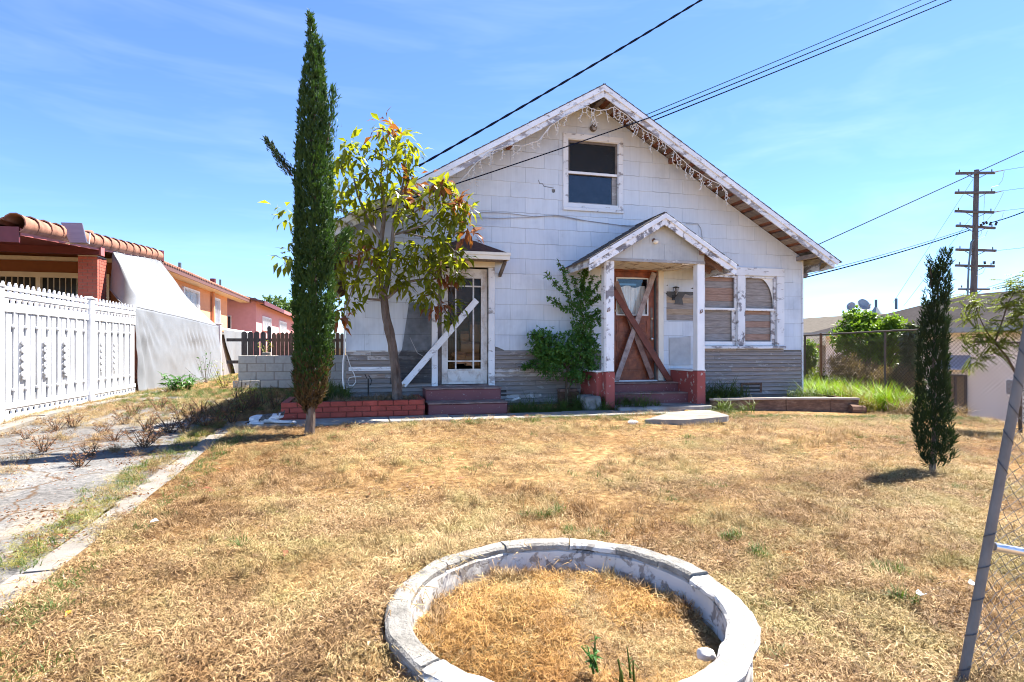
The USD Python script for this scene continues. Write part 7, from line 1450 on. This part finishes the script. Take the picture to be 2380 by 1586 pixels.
for px, py, lab in ((2140, 1382, 'scrap of pale blue paper lying in the lawn near the gate post'), (358, 1213, 'white scrap lying in the lawn near the driveway edging'), (2262, 1358, 'white scrap against the leaning gate post')):
    q = on_ground(px, py, .04); t = thing('paper_scrap', lab, 'litter', q); v = np.array([(-.02, -.015, 0), (.02, -.018, .008), (.024, .014, 0), (.004, .02, .016), (-.022, .012, .004)]); obj('sheet', (np.vstack([v, v + [0, 0, .003]]), np.array([(0, 1, 2), (0, 2, 3), (0, 3, 4), (7, 6, 5), (8, 7, 5), (9, 8, 5)])), 'paper_scrap', t, local=True)
q = on_ground(1470, 983, .01); t = thing('pale_stone', 'small pale stone at the path edge before the porch', 'stone', q); obj('stone', wobble(trimesh.creation.icosphere(3, .055).apply_scale([1.5, 1, .5]).apply_translation(q + [0, 0, .01]), .02, 14), 'pale_stone', t)
# ------------------------------------------------------------------ cat lying on the path end
cq = on_ground(628, 985, .008); cf = lambda x, y, w=0.0: cq + RT * (x - 860) / 1636 - FW * w + np.array([0, 0, (830 - y) / 1636])
CT = thing('lying_cat', 'grey and white cat lying on the path left of the cypress', 'cat', cq)
def ball(c, r_): s = trimesh.creation.icosphere(2, r_); return s.vertices + c
chains = [[((470, 735, .0), .045), ((560, 735, .0), .062), ((680, 730, -.01), .060), ((800, 715, -.01), .062), ((900, 705, -.01), .060), ((970, 690, .0), .052), ((1045, 665, .01), .036), ((1110, 640, .02), .040)],
          [((1110, 640, .02), .040), ((1108, 662, .05), .022)], [((1110, 635, .02), .041), ((1118, 618, .015), .036)],
          [((560, 735, .03), .05), ((620, 750, .06), .032), ((490, 800, .085), .020)], [((490, 800, .085), .019), ((600, 805, .09), .017), ((760, 808, .09), .015)],
          [((930, 740, .03), .034), ((1030, 770, .06), .021), ((1150, 775, .06), .018), ((1300, 778, .06), .018), ((1340, 778, .06), .020)], [((940, 760, -.03), .03), ((1060, 785, -.02), .02), ((1200, 790, .0), .017), ((1420, 795, .01), .017)],
          [((455, 770, .0), .026), ((405, 800, .03), .018), ((380, 815, .07), .015), ((450, 818, .11), .012)]]
parts_ = []
for ch in chains:
    for (a, ra), (b, rb) in zip(ch[:-1], ch[1:]): parts_.append(m3.Manifold.hull_points(np.vstack([ball(cf(*a), ra), ball(cf(*b), rb)])))
for ex_, ey in ((1055, 560), (1195, 530)):
    bx__ = 1080 if ex_ < 1100 else 1150
    parts_.append(m3.Manifold.hull_points(np.vstack([ball(cf(bx__ - 18, 605, .02), .009), ball(cf(bx__ + 22, 600, .015), .009), ball(cf(ex_, ey, .012), .004)])))
body = m3.Manifold.batch_boolean(parts_, m3.OpType.Add).refine_to_length(.009); v, f, _ = meshkit.arrays(body)
tm = trimesh.Trimesh(v, f, process=True); trimesh.smoothing.filter_taubin(tm, lamb=.5, nu=.52, iterations=8); v = np.array(tm.vertices)
U = (v - cq) @ RT * 1636 + 860; Hh = 830 - (v - cq)[:, 2] * 1636; Wd = -(v - cq) @ FW
col = np.tile(np.array([.62, .62, .64]), (len(v), 1)); nz = meshkit.fbm(v * 14, 3, 5) - .5
grey = ((U > 640 + nz * 260) & (U < 900 + nz * 200) & (Hh < 752 + nz * 120)) | ((U > 1030) & (Hh < 640 + nz * 30) & (np.abs(U - 1105 - nz * 10) > 20)) | ((U > 1040) & (Hh < 585)); col[grey] = [.12, .11, .105]; stripes = grey & (np.sin(U / 13 + nz * 14 + Hh / 30) > .45); col[stripes] = [.07, .062, .06]
col[(U < 440) & (Hh > 770)] = [.05, .045, .045]; col[(U > 700) & (U < 860) & (Hh > 700) & (Hh < 790)] *= .9
obj('body', (v, tm.faces), 'fur', CT, smooth=True, color=col)
for ex_ in (1090, 1130): obj('eye', (lambda s: (s.vertices * .0055 + cf(ex_, 632, .058), s.faces))(trimesh.creation.icosphere(1, 1)), 'black_iron', CT)
obj('nose', (lambda s: (s.vertices * .006 + cf(1107, 655, .072), s.faces))(trimesh.creation.icosphere(1, 1)), 'pink_wall', CT)
